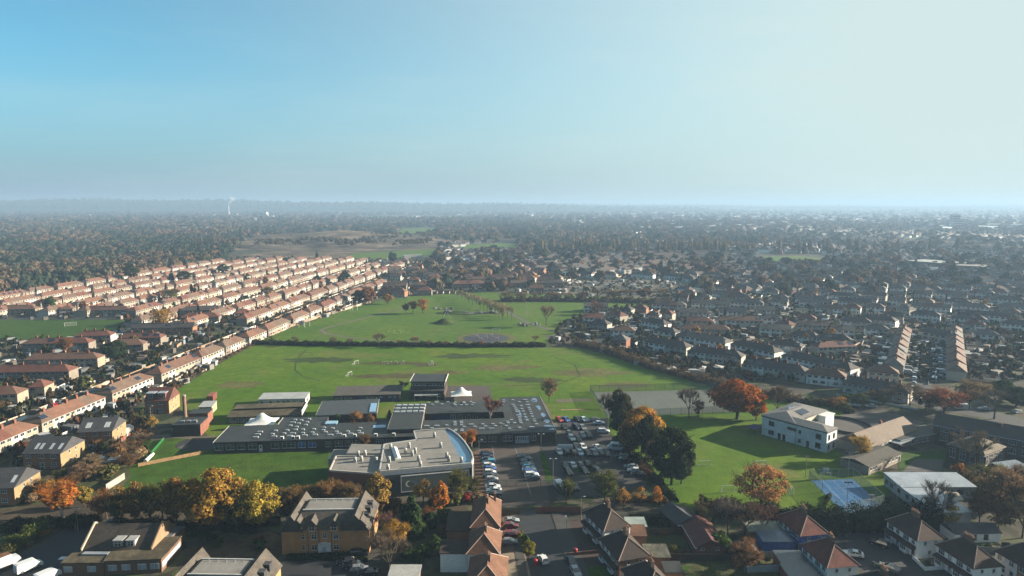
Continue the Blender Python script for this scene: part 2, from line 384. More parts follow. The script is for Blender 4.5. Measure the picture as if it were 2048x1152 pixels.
# ------------------------------------------------------------------ trees: shared crown and trunk meshes
rng = np.random.default_rng(7)
LEAF = leafmat('object', 0.35, 'leaves'); BARK = M((0.085, 0.068, 0.052), 'plain', 0.95, 0.1); PALEBARK = M((0.42, 0.39, 0.35), 'plain', 0.9, 0.1)
TWIG = leafmat('object', 0.1, 'twigs')
def quads_at(c, nrm, size, aspect=1.0):
    """one small leaf face at every centre c facing roughly nrm"""
    n = len(c); a = rng.normal(size=(n, 3)); nrm = nrm + 0.001
    nrm = nrm / np.linalg.norm(nrm, axis=1, keepdims=True)
    t = np.cross(nrm, a); t /= np.linalg.norm(t, axis=1, keepdims=True) + 1e-9
    b = np.cross(nrm, t)
    s = (size * rng.uniform(0.6, 1.4, n))[:, None] / 2
    t = t * s; b = b * s * aspect
    v = np.stack([c - t - b, c + t - b * 0.6, c + t * 0.7 + b, c - t * 0.8 + b * 0.9], 1).reshape(-1, 3)
    return v, np.arange(4 * n).reshape(n, 4)
def unit(n):
    a = rng.normal(size=(n, 3)); return a / np.linalg.norm(a, axis=1, keepdims=True)
def crown_clumps(n_leaf, n_clump, shape, sub, fill=0.25, rough=0.7):
    """leaf positions on clumps spread through a crown of half width 1, height 1 (z 0..1)"""
    cs = []
    while len(cs) < n_clump:
        p = unit(1)[0] * rng.uniform(0.35, 1) ** 0.5
        z = (p[2] + 1) / 2
        r = shape(z)
        cs.append((p[0] * r * (1 - sub * .6), p[1] * r * (1 - sub * .6), z * (1 - sub * .3) + sub * .1))
    cs = np.array(cs); w = rng.uniform(0.6, 1.3, n_clump)
    k = rng.choice(n_clump, n_leaf, p=w / w.sum())
    d = unit(n_leaf); d[:, 2] = np.abs(d[:, 2]) * 0.9 + d[:, 2] * 0.1
    rr = sub * w[k] * np.where(rng.random(n_leaf) < fill, rng.uniform(0, 1, n_leaf), rng.uniform(0.85, 1.1, n_leaf))
    c = cs[k] + d * rr[:, None] * np.array([1, 1, 0.55])
    nrm = d + unit(n_leaf) * rough + (cs[k] - np.array([0, 0, .4])) * 0.5
    return c, nrm
def crown_mesh(name, n, clumps, shape, sub, leaf, W, Hc, z0, fill=0.25, mat=None, aspect=1.0):
    c, nr = crown_clumps(n, clumps, shape, sub, fill)
    c = c * np.array([W, W, Hc]) + np.array([0, 0, z0])
    v, q = quads_at(c, nr, leaf, aspect); return np_mesh(name, v, q, mat or LEAF)
def ball(z): return math.sqrt(max(0.02, 1 - (2 * z - 0.9) ** 2 * 0.85))
def cone(z): return max(0.06, (1 - z) ** 0.8)
def colm(z): return 0.9 * math.sqrt(max(0.05, 1 - (2 * z - 0.8) ** 2 * 0.8))
def branch_mesh(name, Ht, spread, seed, levels=4, mat=BARK, n0=5, trunk=0.34, up=0.55, twig_n=0, tw=0.07, zfork=0.3, joined=True):
    """trunk with limbs that fork; optional fine twigs as thin blades. returns trunk mesh, twig arrays"""
    rd = random.Random(seed); b = MB(); tips = []
    def grow(p, d, L, r, lv):
        q = p + d * L
        b.tube(p, q, r, r * 0.66, 6 if lv < 2 else 4 if lv < 3 else 3)
        tips.append((p, q, lv))
        if lv >= levels: return
        for k in range(3 if lv < 2 else rd.choice((2, 3))):
            a = rd.uniform(0, 2 * math.pi); s = spread * rd.uniform(0.5, 1.15)
            o = Vector((math.cos(a), math.sin(a), 0))
            nd = (d + o * s + Vector((0, 0, up * 0.35))).normalized()
            st = p + d * L * rd.uniform(0.75, 1.0)
            grow(st, nd, L * rd.uniform(0.62, 0.85), r * 0.58, lv + 1)
    base = Vector((0, 0, -0.2)); top = Vector((rd.uniform(-.2, .2), rd.uniform(-.2, .2), Ht * zfork))
    b.tube(base, top, trunk, trunk * 0.75, 8)
    for k in range(n0):
        a = 2 * math.pi * (k + rd.random() * .6) / n0
        d = Vector((math.cos(a) * spread, math.sin(a) * spread, 1)).normalized() if k else Vector((.05, .05, 1)).normalized()
        grow(top - Vector((0, 0, rd.uniform(0, .12) * Ht * zfork)), d, Ht * (1 - zfork) * rd.uniform(.36, .46), trunk * .5, 1)
    me = b.mesh(name, mat)
    tv = None
    if twig_n:
        ends = [t for t in tips if t[2] >= min(2, levels - 1)]
        i = rng.integers(0, len(ends), twig_n); f = rng.random(twig_n)
        p0 = np.array([e[0][:] for e in ends])[i]; p1 = np.array([e[1][:] for e in ends])[i]
        c = p0 + (p1 - p0) * f[:, None]; dr = p1 - p0; dr /= np.linalg.norm(dr, axis=1, keepdims=True)
        dr = dr + unit(twig_n) * 0.8 + np.array([0, 0, .25]); dr /= np.linalg.norm(dr, axis=1, keepdims=True)
        L = rng.uniform(.5, 1.6, twig_n)[:, None] * Ht * 0.10
        sd_ = np.cross(dr, unit(twig_n)); sd_ /= np.linalg.norm(sd_, axis=1, keepdims=True) + 1e-9; sd_ *= tw / 2
        v = np.stack([c - sd_, c + sd_, c + dr * L + sd_ * .4, c + dr * L - sd_ * .4], 1).reshape(-1, 3)
        tv = (v, np.arange(4 * twig_n).reshape(-1, 4))
    zmax = max(t[1].z for t in tips); rmax = sorted(math.hypot(t[1].x, t[1].y) for t in tips)[int(len(tips) * .93)]
    return me, tv, zmax, rmax
# kinds: (trunk mesh, crown mesh, natural height, natural half width)
KINDS = {}
def add_kind(k, trunk, crown, h, w): KINDS.setdefault(k, []).append((trunk, crown, h, w))
for s in range(3):
    tr, tv, zm, rm = branch_mesh('trunk', 11, .75, 10 + s, 3, trunk=.38, n0=6)
    add_kind('oak', tr, crown_mesh('crown', 10500, 85, ball, .25, .36, 6.2, 10.2, 2.0, .3), 12.4, 6.4)
    tr, tv, zm, rm = branch_mesh('trunk', 10, .6, 20 + s, 3, trunk=.26)
    add_kind('leafy', tr, crown_mesh('crown', 4200, 42, ball, .28, .36, 4.0, 8.6, 1.5, .3), 10.2, 4.2)
    tr, tv, zm, rm = branch_mesh('trunk', 10, .6, 30 + s, 3, trunk=.24)
    add_kind('sparse', tr, crown_mesh('crown', 900, 26, ball, .32, .42, 4.0, 8.4, 1.7, .5), 10.2, 4.2)
    add_kind('dense', tr, crown_mesh('crown', 6500, 46, ball, .28, .34, 4.0, 9.2, 0.6, .15), 10.0, 4.2)
    tr, tv, zm, rm = branch_mesh('trunk', 10, .72, 40 + s, 4, trunk=.26, twig_n=3200, tw=.05)
    add_kind('bare', tr, np_mesh('crown', *tv, TWIG), zm + .4, rm + .3)
    tr, tv, zm, rm = branch_mesh('trunk', 10, .6, 50 + s, 4, trunk=.22, twig_n=2600, tw=.06)
    c, nr = crown_clumps(2300, 40, ball, .30, .5); c = c * np.array([rm * .92, rm * .92, zm * .78]) + np.array([0, 0, zm * .2])
    v, q = quads_at(c, nr, .30)
    add_kind('halfbare', tr, np_mesh('crown', np.concatenate([tv[0], v]), np.concatenate([tv[1], q + len(tv[0])]), LEAF), zm + .3, rm + .2)
    tr, tv, zm, rm = branch_mesh('trunk', 11, .8, 15 + s, 4, trunk=.36, n0=7, zfork=.22)
    add_kind('thinoak', tr, crown_mesh('crown', 5200, 110, ball, .20, .27, 6.0, 9.6, 1.6, .5), 11.4, 6.0)
    tr, tv, zm, rm = branch_mesh('trunk', 10, .25, 60 + s, 2, trunk=.22, n0=3, zfork=.6)
    add_kind('conifer', tr, crown_mesh('crown', 3600, 60, cone, .22, .36, 3.0, 11.2, .4, .2), 11.6, 3.1)
    tr, tv, zm, rm = branch_mesh('trunk', 12, .2, 70 + s, 3, trunk=.2, n0=4, zfork=.25)
    add_kind('poplar', tr, crown_mesh('crown', 1500, 30, colm, .30, .5, 1.9, 13.4, .8, .3), 14.2, 2.0)
    tr, tv, zm, rm = branch_mesh('trunk', 2.2, .7, 80 + s, 2, trunk=.07)
    add_kind('shrub', tr, crown_mesh('crown', 900, 14, ball, .40, .26, 1.5, 2.3, 0.0, .2), 2.3, 1.6)
    tr, tv, zm, rm = branch_mesh('trunk', 9, .35, 90 + s, 4, trunk=.2, n0=5, mat=PALEBARK, twig_n=2600, tw=.05, zfork=.35)
    c, nr = crown_clumps(2000, 24, ball, .34, .4); c = c * np.array([rm * .95, rm * .95, zm * .75]) + np.array([0, 0, zm * .24])
    v, q = quads_at(c, nr, .32)
    add_kind('birch', tr, np_mesh('crown', np.concatenate([tv[0], v]), np.concatenate([tv[1], q + len(tv[0])]), LEAF), zm + .3, rm + .2)
    tr, tv, zm, rm = branch_mesh('trunk', 9, .5, 95 + s, 4, trunk=.2, n0=5, mat=PALEBARK, twig_n=4200, tw=.055, zfork=.3)
    add_kind('barebirch', tr, np_mesh('crown', *tv, TWIG), zm + .3, rm + .2)
    # lighter versions for places farther off
    tr, tv, zm, rm = branch_mesh('trunk', 10, .6, 100 + s, 1, trunk=.26, n0=4)
    add_kind('leafy_far', tr, crown_mesh('crown', 420, 16, ball, .38, 1.05, 4.0, 8.6, 1.5), 10.2, 4.2)
    add_kind('dense_far', tr, crown_mesh('crown', 620, 18, ball, .36, 1.0, 4.0, 9.2, .6, .1), 10.0, 4.2)
    add_kind('conifer_far', tr, crown_mesh('crown', 520, 26, cone, .24, .8, 3.0, 11.2, .4, .2), 11.6, 3.1)
    add_kind('shrub_far', KINDS['shrub'][-1][0], crown_mesh('crown', 150, 8, ball, .42, .62, 1.5, 2.3, 0.0), 2.3, 1.6)
    tr, tv, zm, rm = branch_mesh('trunk', 10, .66, 110 + s, 3, trunk=.24, twig_n=520, tw=.14)
    add_kind('bare_far', tr, np_mesh('crown', *tv, TWIG), zm + .4, rm + .3)
TC = dict(orange=(.37,.145,.03), amber=(.33,.18,.04), gold=(.36,.22,.04), yellow=(.30,.24,.05), rust=(.20,.095,.04), brown=(.15,.085,.04), olive=(.10,.10,.03),
          dark=(.025,.042,.018), green=(.05,.085,.022), bright=(.11,.16,.03), lime=(.17,.20,.04), twig=(.16,.115,.08), twigred=(.19,.10,.085), twiggrey=(.14,.12,.10), pine=(.02,.035,.02), tan=(.22,.15,.085))
_tn = [0]
def tree(u, v, vtop, width, kind, colour, label, cat='tree', name='tree', group=None, world=None, h=None, w=None, z=0.0):
    """a tree standing at photo pixel u, v whose top shows at vtop and whose crown is width photo pixels wide"""
    _tn[0] += 1; rd = random.Random(_tn[0] * 31)
    x, y = world or P(u, v)
    if h is None: h = max(1.2, ZAT(y, vtop) - 0.0)
    if w is None: w = width / (F / math.sqrt(x*x + y*y + CAM_H**2)) / 2
    tr, cr, nh, nw = rd.choice(KINDS[kind])
    col = TC[colour] if isinstance(colour, str) else colour
    f = rd.uniform(.88, 1.12); col = tuple(c * f * rd.uniform(.94, 1.06) for c in col)
    o = empty(name, (x, y, z), rd.uniform(0, 6.28), label, cat, group)
    s = (w / nw, w / nw, (h - z) / nh)
    link('trunk', tr, o, scale=s); link('crown', cr, o, scale=s, col=col)
    return o
def hedge(name, pts, height, width, colour, label, n_per_m=60, leaf=.34, group=None, cat='hedge', world=False, mat=None, wild=0.0):
    """leafy hedge along ground points"""
    w = [np.array(p if world else P(*p)) for p in pts]; cs = []; ns = []
    for a, b in zip(w[:-1], w[1:]):
        L = np.linalg.norm(b - a); n = int(L * n_per_m); d = (b - a) / L; q = np.array([-d[1], d[0]])
        t = rng.random(n); th = rng.uniform(0, np.pi, n)
        bump = 1 + wild * np.sin(t * L * .9 + w[0][0]) * np.sin(t * L * .31 + 1) + rng.normal(0, .06 + wild * .15, n)
        off = np.cos(th) * width / 2 * bump; zz = np.abs(np.sin(th)) ** .5 * height * bump * rng.uniform(.25, 1.0, n) ** .35
        c = np.stack([a[0] + d[0]*t*L + q[0]*off, a[1] + d[1]*t*L + q[1]*off, zz], 1); cs.append(c)
        ns.append(np.stack([q[0]*np.cos(th), q[1]*np.cos(th), np.sin(th)], 1) + unit(n) * .7)
    c = np.concatenate(cs); v, q = quads_at(c, np.concatenate(ns), leaf); cv = []
    for a, b in zip(w[:-1], w[1:]):          # dark woody middle
        L = np.linalg.norm(b - a); d = (b - a) / L; qn = np.array([-d[1], d[0]]); m_ = max(1, int(L / 3)); e0 = None
        for i in range(m_ + 1):
            p = a + d * L * i / m_; hh = height * rng.uniform(.5, .8) * (1 - .3 * wild); ww = width * .27
            e1 = [(*(p + qn * ww), 0), (*(p + qn * ww * .7), hh), (*(p - qn * ww * .7), hh), (*(p - qn * ww), 0)]
            if e0:
                for j in range(3): cv += [e0[j], e1[j], e1[j+1], e0[j+1]]
            e0 = e1
    v = np.concatenate([v, np.array(cv)]); q = np.arange(len(v)).reshape(-1, 4)
    me = np_mesh(name, v, q, mat or LEAF)
    o = link(name, me, col=TC[colour] if isinstance(colour, str) else colour); return tag(o, label, cat, group)

# ------------------------------------------------------------------ building kit
UPVC = M((0.62, 0.62, 0.61), 'plain', 0.45, 0.4); PANE = glass(); PANEB = glass((0.05, 0.07, 0.09)); BLUEP = M((0.02, 0.10, 0.42), 'plain', 0.5)
DARKF = M((0.03, 0.032, 0.035), 'plain', 0.5); FASCIA = M((0.48, 0.47, 0.45), 'plain', 0.6); GUTTER = M((0.06, 0.06, 0.06), 'plain', 0.5)
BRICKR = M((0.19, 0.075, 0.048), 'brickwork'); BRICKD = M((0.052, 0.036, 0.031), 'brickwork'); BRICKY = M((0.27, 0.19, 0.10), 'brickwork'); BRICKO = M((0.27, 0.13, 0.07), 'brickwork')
RWHITE = M((0.50, 0.48, 0.44), 'render'); RCREAM = M((0.32, 0.27, 0.205), 'render'); RGREY = M((0.22, 0.19, 0.155), 'render'); RBLUE = M((0.045, 0.085, 0.24), 'render')
T_ORANGE = M((0.168, 0.084, 0.056), 'tile'); T_RED = M((0.135, 0.052, 0.037), 'tile'); T_BROWN = M((0.135, 0.072, 0.05), 'tile'); T_DARK = M((0.060, 0.052, 0.050), 'tile')
T_GREY = M((0.13, 0.115, 0.105), 'tile'); T_TAN = M((0.140, 0.092, 0.068), 'tile'); T_SLATE = M((0.055, 0.056, 0.062), 'tile'); T_MOSS = M((0.11, 0.085, 0.055), 'tile', amount=.3)
FELT = M((0.030, 0.034, 0.035), 'felt', 0.7, 0.3); FELTM = M((0.085, 0.070, 0.045), 'felt', 0.9, 0.2, amount=.3); FELTG = M((0.225, 0.213, 0.20), 'felt', 0.8, 0.3, amount=.09)
SHEETM = M((0.40, 0.40, 0.39), 'ribbed', 0.45, 0.5); SHEETB = M((0.36, 0.40, 0.46), 'ribbed', 0.35, 0.5); POLY = M((0.50, 0.52, 0.52), 'plain', 0.3, 0.5)
CONC = M((0.33, 0.31, 0.28), 'render'); WOODF = M((0.25, 0.16, 0.085), 'plain', 0.9, amount=.25); SOLAR = M((0.018, 0.024, 0.045), 'plain', 0.15, 0.6)
METAL = M((0.40, 0.41, 0.42), 'plain', 0.4, 0.5, 0.6); RUST = M((0.25, 0.09, 0.06), 'plain', 0.8)
class B:  # frame of a building: x along the front wall, y away from the camera
    pass
def frame(A, Bp):
    A = A if isinstance(A[0], float) and len(A) == 2 and A[1] < 20000 else A
    d = Vector((Bp[0] - A[0], Bp[1] - A[1])); return d.length, math.atan2(d.y, d.x)
def poly_roof(mb, prof_y, x0, x1):
    n = len(prof_y); vs = [(x0, y, z) for y, z in prof_y] + [(x1, y, z) for y, z in prof_y]
    mb.add(vs, [tuple(range(n))[::-1], tuple(range(n, 2*n))] + [(i, (i+1) % n, n + (i+1) % n, n + i) for i in range(n)])
def roof_section(x0, x1, D, h, rise, l='gable', r='gable', e=0.35, th=0.18, hipin=None, g=0.25):
    """pitched roof along x; each end gable, hip or join (against the next house)"""
    mb = MB(); s = rise / (D / 2); ze = h - e * s; hp = (hipin or D / 2)
    xl = x0 - (e if l == 'hip' else g if l == 'gable' else 0); xr = x1 + (e if r == 'hip' else g if r == 'gable' else 0)
    rl = x0 + hp if l == 'hip' else xl; rr = x1 - hp if r == 'hip' else xr
    if rl > rr: rl = rr = (x0 + x1) / 2
    vs = [(xl, -e, ze), (xr, -e, ze), (xr, D + e, ze), (xl, D + e, ze), (rl, D / 2, h + rise), (rr, D / 2, h + rise)]
    fs = [(0, 1, 5, 4), (2, 3, 4, 5), (3, 0, 4), (1, 2, 5), (3, 2, 1, 0)]
    mb.add(vs, fs); 
    # fascia lip under the eaves
    mb.box(xl, xr, -e, -e + .04, ze - .16, ze - .002); mb.box(xl, xr, D + e - .04, D + e, ze - .16, ze - .002)
    return mb
def gable_wall(mb, x0, x1, y0, y1, h, rise, axis='x'):
    if axis == 'x':
        prof = [(y0, 0), (y1, 0), (y1, h), ((y0 + y1) / 2, h + rise - .06), (y0, h)]
        n = 5; vs = [(x0, y, z) for y, z in prof] + [(x1, y, z) for y, z in prof]
        mb.add(vs, [tuple(range(n))[::-1], tuple(range(n, 2*n))] + [(i, (i+1) % n, n + (i+1) % n, n + i) for i in range(n)])
    else:
        prof = [(x0, 0), (x1, 0), (x1, h), ((x0 + x1) / 2, h + rise - .06), (x0, h)]
        mb.xprism(prof, y0, y1)
_win = {}
def win_mesh(w, h, style, fm, pm):
    key = (round(w, 2), round(h, 2), style, fm.name, pm.name)
    if key in _win: return _win[key]
    f = MB(); t = 0.075; d0, d1 = -0.07, 0.0
    f.box(-w/2, w/2, d0, d1, 0, t); f.box(-w/2, w/2, d0, d1, h - t, h)
    f.box(-w/2, -w/2 + t, d0, d1, t, h - t); f.box(w/2 - t, w/2, d0, d1, t, h - t)
    f.box(-w/2 - .06, w/2 + .06, -0.13, d1, -0.07, 0)
    n = {'2': 2, '3': 3, '4': 4, 't2': 2, 't3': 3, 't4': 4, 'c': 2}.get(style, 1)
    for i in range(1, n):
        x = -w/2 + w * i / n; f.box(x - .04, x + .04, d0 + .005, d1, t, h - t)
    if style[0] in 'tc': f.box(-w/2 + t, w/2 - t, d0 + .01, d1, h * (.62 if style != 'c' else .5) - .035, h * (.62 if style != 'c' else .5) + .035)
    p = MB(); p.box(-w/2 + .03, w/2 - .03, -0.025, -0.003, .03, h - .03)
    _win[key] = (f.mesh('window', fm), p.mesh('pane', pm)); return _win[key]
def win(root, L, D, face, at, z, w, h, style='2', fm=UPVC, pm=PANE, name='window', proud=0.0):
    a, b = win_mesh(w, h, style, fm, pm)
    loc, rz = {'f': ((at, -proud, z), 0), 'r': ((L + proud, at, z), R(90)), 'l': ((-proud, at, z), R(-90)), 'b': ((at, D + proud, z), R(180))}[face]
    o = link(name, a, root, loc, rz); link('pane', b, o); return o
def door(root, L, D, face, at, w=0.95, h=2.05, col=(0.6, 0.6, 0.6), z=0.0, glazed=True):
    key = ('door', w, h, col, glazed)
    if key not in _win:
        mb = MB(); mb.box(-w/2, w/2, -.05, 0, 0, h, 0); mb.box(-w/2 - .08, -w/2, -.08, 0, 0, h + .08, 1); mb.box(w/2, w/2 + .08, -.08, 0, 0, h + .08, 1); mb.box(-w/2, w/2, -.08, 0, h, h + .08, 1)
        if glazed: mb.box(-w * .28, w * .28, -.065, -.05, h * .5, h * .88, 2)
        _win[key] = mb.mesh('door', [M(col, 'plain', .5), UPVC, PANE])
    loc, rz = {'f': ((at, 0, z), 0), 'r': ((L, at, z), R(90)), 'l': ((0, at, z), R(-90)), 'b': ((at, D, z), R(180))}[face]
    return link('door', _win[key], root, loc, rz)
_chim = {}
def chimney(root, x, y, z, w=.9, d=.6, h=1.5, mat=None, pots=3):
    mat = mat or BRICKR; key = (w, d, h, mat.name, pots)
    if key not in _chim:
        mb = MB(); mb.box(-w/2, w/2, -d/2, d/2, -1.2, h, 0); mb.box(-w/2 - .07, w/2 + .07, -d/2 - .07, d/2 + .07, h - .22, h - .05, 0)
        for i in range(pots):
            px = -w/2 + w * (i + .5) / pots; mb.tube((px, 0, h), (px, 0, h + .4), .12, .10, 6, 1)
        _chim[key] = mb.mesh('chimney', [mat, M((0.30, 0.13, 0.075), 'plain')])
    return link('chimney', _chim[key], root, (x, y, z))
def flat_roof(mb, L, D, h, e=.15, th=.3, lip=.12):
    mb.box(-e, L + e, -e, D + e, h + .004, h + th)
def parapet(L, D, z, t, hh, mat, root, name='parapet'):
    mb = MB(); mb.box(0, L, 0, t, z, z + hh); mb.box(0, L, D - t, D, z, z + hh); mb.box(0, t, t, D - t, z, z + hh - .003); mb.box(L - t, L, t, D - t, z, z + hh - .003)
    return mb.build(name, mat, root)
_rows = random.Random(5)
def terrace(A, Bp, depth, n, label, cols, walls, ends=('hip', 'hip'), h=5.0, rise=2.5, group=None, near=False, name='terrace', cat='terraced houses', chim=BRICKR, rear=0.4, wmode=1, ext=True, door_cols=True, porch=False):
    """row of n houses: front-left A, front-right B on the ground"""
    L, rz = frame(A, Bp); o = empty(name, (A[0], A[1], 0), rz, label, cat, group); D = depth; rd = random.Random(int(A[0] * 7 + A[1] * 13))
    w = L / n; wallm = [rd.choice(walls) for _ in range(n)]; roofm = []
    c = rd.choice(cols)
    for i in range(n):
        if rd.random() < .45: c = rd.choice(cols)
        roofm.append(c)
    def endtype(i, side):
        if side == 'l': return ends[0] if i == 0 else 'join'
        return ends[1] if i == n - 1 else 'join'
    if near:
        for i in range(n):
            mb = MB(); x0, x1 = i * w, (i + 1) * w
            if (i == 0 and ends[0] == 'gable') or (i == n - 1 and ends[1] == 'gable'): gable_wall(mb, x0, x1, 0, D, h, rise)
            else: mb.box(x0, x1, 0, D, -.3, h)
            mb.build('wall', wallm[i], o)
            roof_section(x0, x1, D, h, rise, endtype(i, 'l'), endtype(i, 'r')).build('roof', roofm[i], o)
    else:
        mats = list(dict.fromkeys(wallm)); mb = MB()
        for i in range(n): mb.box(i * w, (i + 1) * w - .002, 0, D, -.3, h, mats.index(wallm[i]))
        for k, en in ((0, ends[0]), (L, ends[1])):
            if en == 'gable': mb.add([(k, 0, h), (k, D, h), (k, D / 2, h + rise - .05)], [(0, 1, 2)], mats.index(wallm[0 if k == 0 else -1]))
        mb.build('wall', mats, o)
        mats = list(dict.fromkeys(roofm)); mb = MB()
        for i in range(n):
            s = roof_section(i * w, (i + 1) * w, D, h, rise, endtype(i, 'l'), endtype(i, 'r')); mb.add(s.v, s.f, mats.index(roofm[i]))
        mb.build('roof', mats, o)
    # ridge and party-wall chimneys
    for i in range(1, n):
        if i % 2 or n < 4 or rd.random() < .55: chimney(o, i * w, D / 2 + rd.uniform(-.6, .6), h + rise - .1, .95, .6, 1.15, chim, 4 if near else 2)
    # windows and doors, front and rear, standing proud of the wall
    mb = MB()
    def addw(x0, x1, y, s, z0, z1, m):
        ya, yb = (y - s * .05, y + .02) if s > 0 else (y - .02, y + .05)
        mb.box(x0, x1, min(ya, yb), max(ya, yb), z0, z1, m)
        yc = (y - s * .065) if s > 0 else (y + .065)
        mb.box(x0 + .1, (x0 + x1) / 2 - .04, min(yc, y), max(yc, y), z0 + .1, z1 - .1, 1) if m == 0 else None
        mb.box((x0 + x1) / 2 + .04, x1 - .1, min(yc, y), max(yc, y), z0 + .1, z1 - .1, 1) if m == 0 else None
    for i in range(n):
        x = i * w; fl = rd.random() < .5
        for y, s in ((0, 1), (D, -1)):
            addw(x + w * .10, x + w * .44, y, s, h - 1.75, h - .55, 0); addw(x + w * .58, x + w * .90, y, s, h - 1.75, h - .55, 0)
            q = (.10, .48, .62, .84) if fl else (.50, .90, .14, .36)
            addw(x + w * q[0], x + w * q[1], y, s, .75, 2.15, 0)
            mb.box(x + w * q[2], x + w * q[2] + .9, (y - .05) if s > 0 else y, y if s > 0 else y + .05, .1, 2.1, 2 if s > 0 else 1)
    wo_ = mb.build('window', [UPVC, PANE, M(rd.choice([(.5,.5,.5),(.25,.04,.03),(.05,.07,.15),(.6,.58,.5)]), 'plain', .5)], o); wo_['kind'] = 'stuff'
    for i in range(n):
        x = i * w
        if ext and rd.random() < rear:   # rear extension or conservatory under a low roof
            d_ = rd.uniform(2.5, 4.5); e_ = MB(); k = rd.random(); zz = rd.uniform(2.4, 2.9)
            e_.box(x + w * .08, x + w * .92, D + .001, D + d_, -.1, zz, 0); e_.box(x + w * .04, x + w * .96, D + .001, D + d_ + .2, zz + .002, zz + .16, 1)
            e_.build('extension', [wallm[i], rd.choice([POLY, FELT, T_BROWN, FELTG, SHEETM])], o)
        if porch and rd.random() < .6:
            e_ = MB(); e_.box(x + w * .1, x + w * .9, -1.1, -.001, 2.25, 2.45, 0); e_.box(x + w * .12, x + w * .46, -.7, -.001, 0, 2.2, 1)
            e_.build('porch', [roofm[i], wallm[i]], o)
        if rd.random() < .10:
            s_ = MB(); sl = rise / (D / 2); y0, y1 = 1.0, 2.8
            a0, a1 = x + w * .25, x + w * .8
            s_.add([(a0, y0, h + y0*sl + .07), (a1, y0, h + y0*sl + .07), (a1, y1, h + y1*sl + .07), (a0, y1, h + y1*sl + .07)], [(0, 1, 2, 3)])
            s_.build('solar_panel', SOLAR, o)
    return o
def simple_building(name, label, cat, A, Bp, D, h, wallm, roofm, kind='flat', rise=2.0, ends=('gable', 'gable'), e=.35, group=None, z0=0.0, fascia=None, th=.28):
    L, rz = frame(A, Bp); o = empty(name, (A[0], A[1], z0), rz, label, cat, group); mb = MB()
    if kind == 'flat':
        mb.box(0, L, 0, D, -.3, h); mb.build('wall', wallm, o)
        r = MB(); r.box(-e, L + e, -e, D + e, h + .003, h + th, 0)
        if fascia:
            f = MB(); f.box(-e - .05, L + e + .05, -e - .05, -e - .002, h - .05, h + th + .06); f.box(-e - .05, L + e + .05, D + e + .002, D + e + .05, h - .05, h + th + .06)
            f.box(-e - .05, -e - .002, -e - .002, D + e + .002, h - .05, h + th + .058); f.box(L + e + .002, L + e + .05, -e - .002, D + e + .002, h - .05, h + th + .058)
            f.build('fascia', fascia, o)
        r.build('roof', roofm, o)
    elif kind in ('gable', 'hip'):
        if kind == 'gable': gable_wall(mb, 0, L, 0, D, h, rise)
        else: mb.box(0, L, 0, D, -.3, h)
        mb.build('wall', wallm, o)
        roof_section(0, L, D, h, rise, *(ends if kind == 'gable' else ('hip', 'hip')), e=e).build('roof', roofm, o)
    elif kind == 'gabley':     # ridge runs away from the front wall
        gable_wall(mb, 0, L, 0, D, h, rise, 'y'); mb.build('wall', wallm, o)
        rb = roof_section(0, D, L, h, rise, *ends, e=e); rb.v = [(y, x, z) for x, y, z in rb.v]; rb.f = [f[::-1] for f in rb.f]; rb.build('roof', roofm, o)
    elif kind == 'mono':
        s = rise / D
        mb.add([(0,0,-.3),(L,0,-.3),(L,D,-.3),(0,D,-.3),(0,0,h),(L,0,h),(L,D,h+rise),(0,D,h+rise)], [(3,2,1,0),(4,5,6,7),(0,1,5,4),(1,2,6,5),(2,3,7,6),(3,0,4,7)]); mb.build('wall', wallm, o)
        r = MB(); vs = [(-e,-e,h-e*s+.02),(L+e,-e,h-e*s+.02),(L+e,D+e,h+rise+e*s+.02),(-e,D+e,h+rise+e*s+.02)]
        r.add(vs + [(x, y, z + .2) for x, y, z in vs], [(3,2,1,0),(4,5,6,7),(0,1,5,4),(1,2,6,5),(2,3,7,6),(3,0,4,7)]); r.build('roof', roofm, o)
    return o, L

# ------------------------------------------------------------------ the low school with its forest of rooflights
def along(A, Bp, u, z=1.0):
    """distance from A along the wall A-B of the point seen in photo column u"""
    d = Vector((Bp[0]-A[0], Bp[1]-A[1])); L = d.length; d /= L; lo, hi = -20.0, L + 20
    for _ in range(40):
        m = (lo + hi) / 2
        if PROJ(A[0] + d.x*m, A[1] + d.y*m, z)[0] < u: lo = m
        else: hi = m
    return (lo + hi) / 2
WA, WB = P(430, 906), P(1111, 884)
WL, WRZ = frame(WA, WB); WH = 3.5
wing = empty('school_building', (*WA, 0), WRZ, 'long dark single-storey school with flat roofs dotted with white rooflights', 'school', None)
def wloc(X, Y):
    c, s = math.cos(-WRZ), math.sin(-WRZ); x, y = X - WA[0], Y - WA[1]; return (x*c - y*s, x*s + y*c)
BLK = [(0, 17, 0, 16.8), (17, 34, 0, 25), (34, 101, 0, 16.8), (101, WL, 0, 44.5), (67.5, 101, 25.5, 40)]
mb = MB(); rf = MB(); fa = MB()
for i, (x0, x1, y0, y1) in enumerate(BLK):
    mb.box(x0, x1 - .01, y0, y1, -.3, WH)
    z1 = WH + .34 + i * .006
    rf.box(x0 - (.3 if i in (0, 4) else 0), x1 + (.3 if i == 3 else -.01), y0 - .35, y1 + .3, WH + .004, z1)
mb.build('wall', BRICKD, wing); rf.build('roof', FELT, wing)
for bx_ in ((-.42, -.3, -.45, 17.1, WH - .1, WH + .46), (WL + .302, WL + .42, -.45, 44.9, WH - .1, WH + .46), (16.9, 17.1, 17.12, 25.3, WH + .346, WH + .5)): MB().box(*bx_).build('roof_edge', FASCIA, wing)
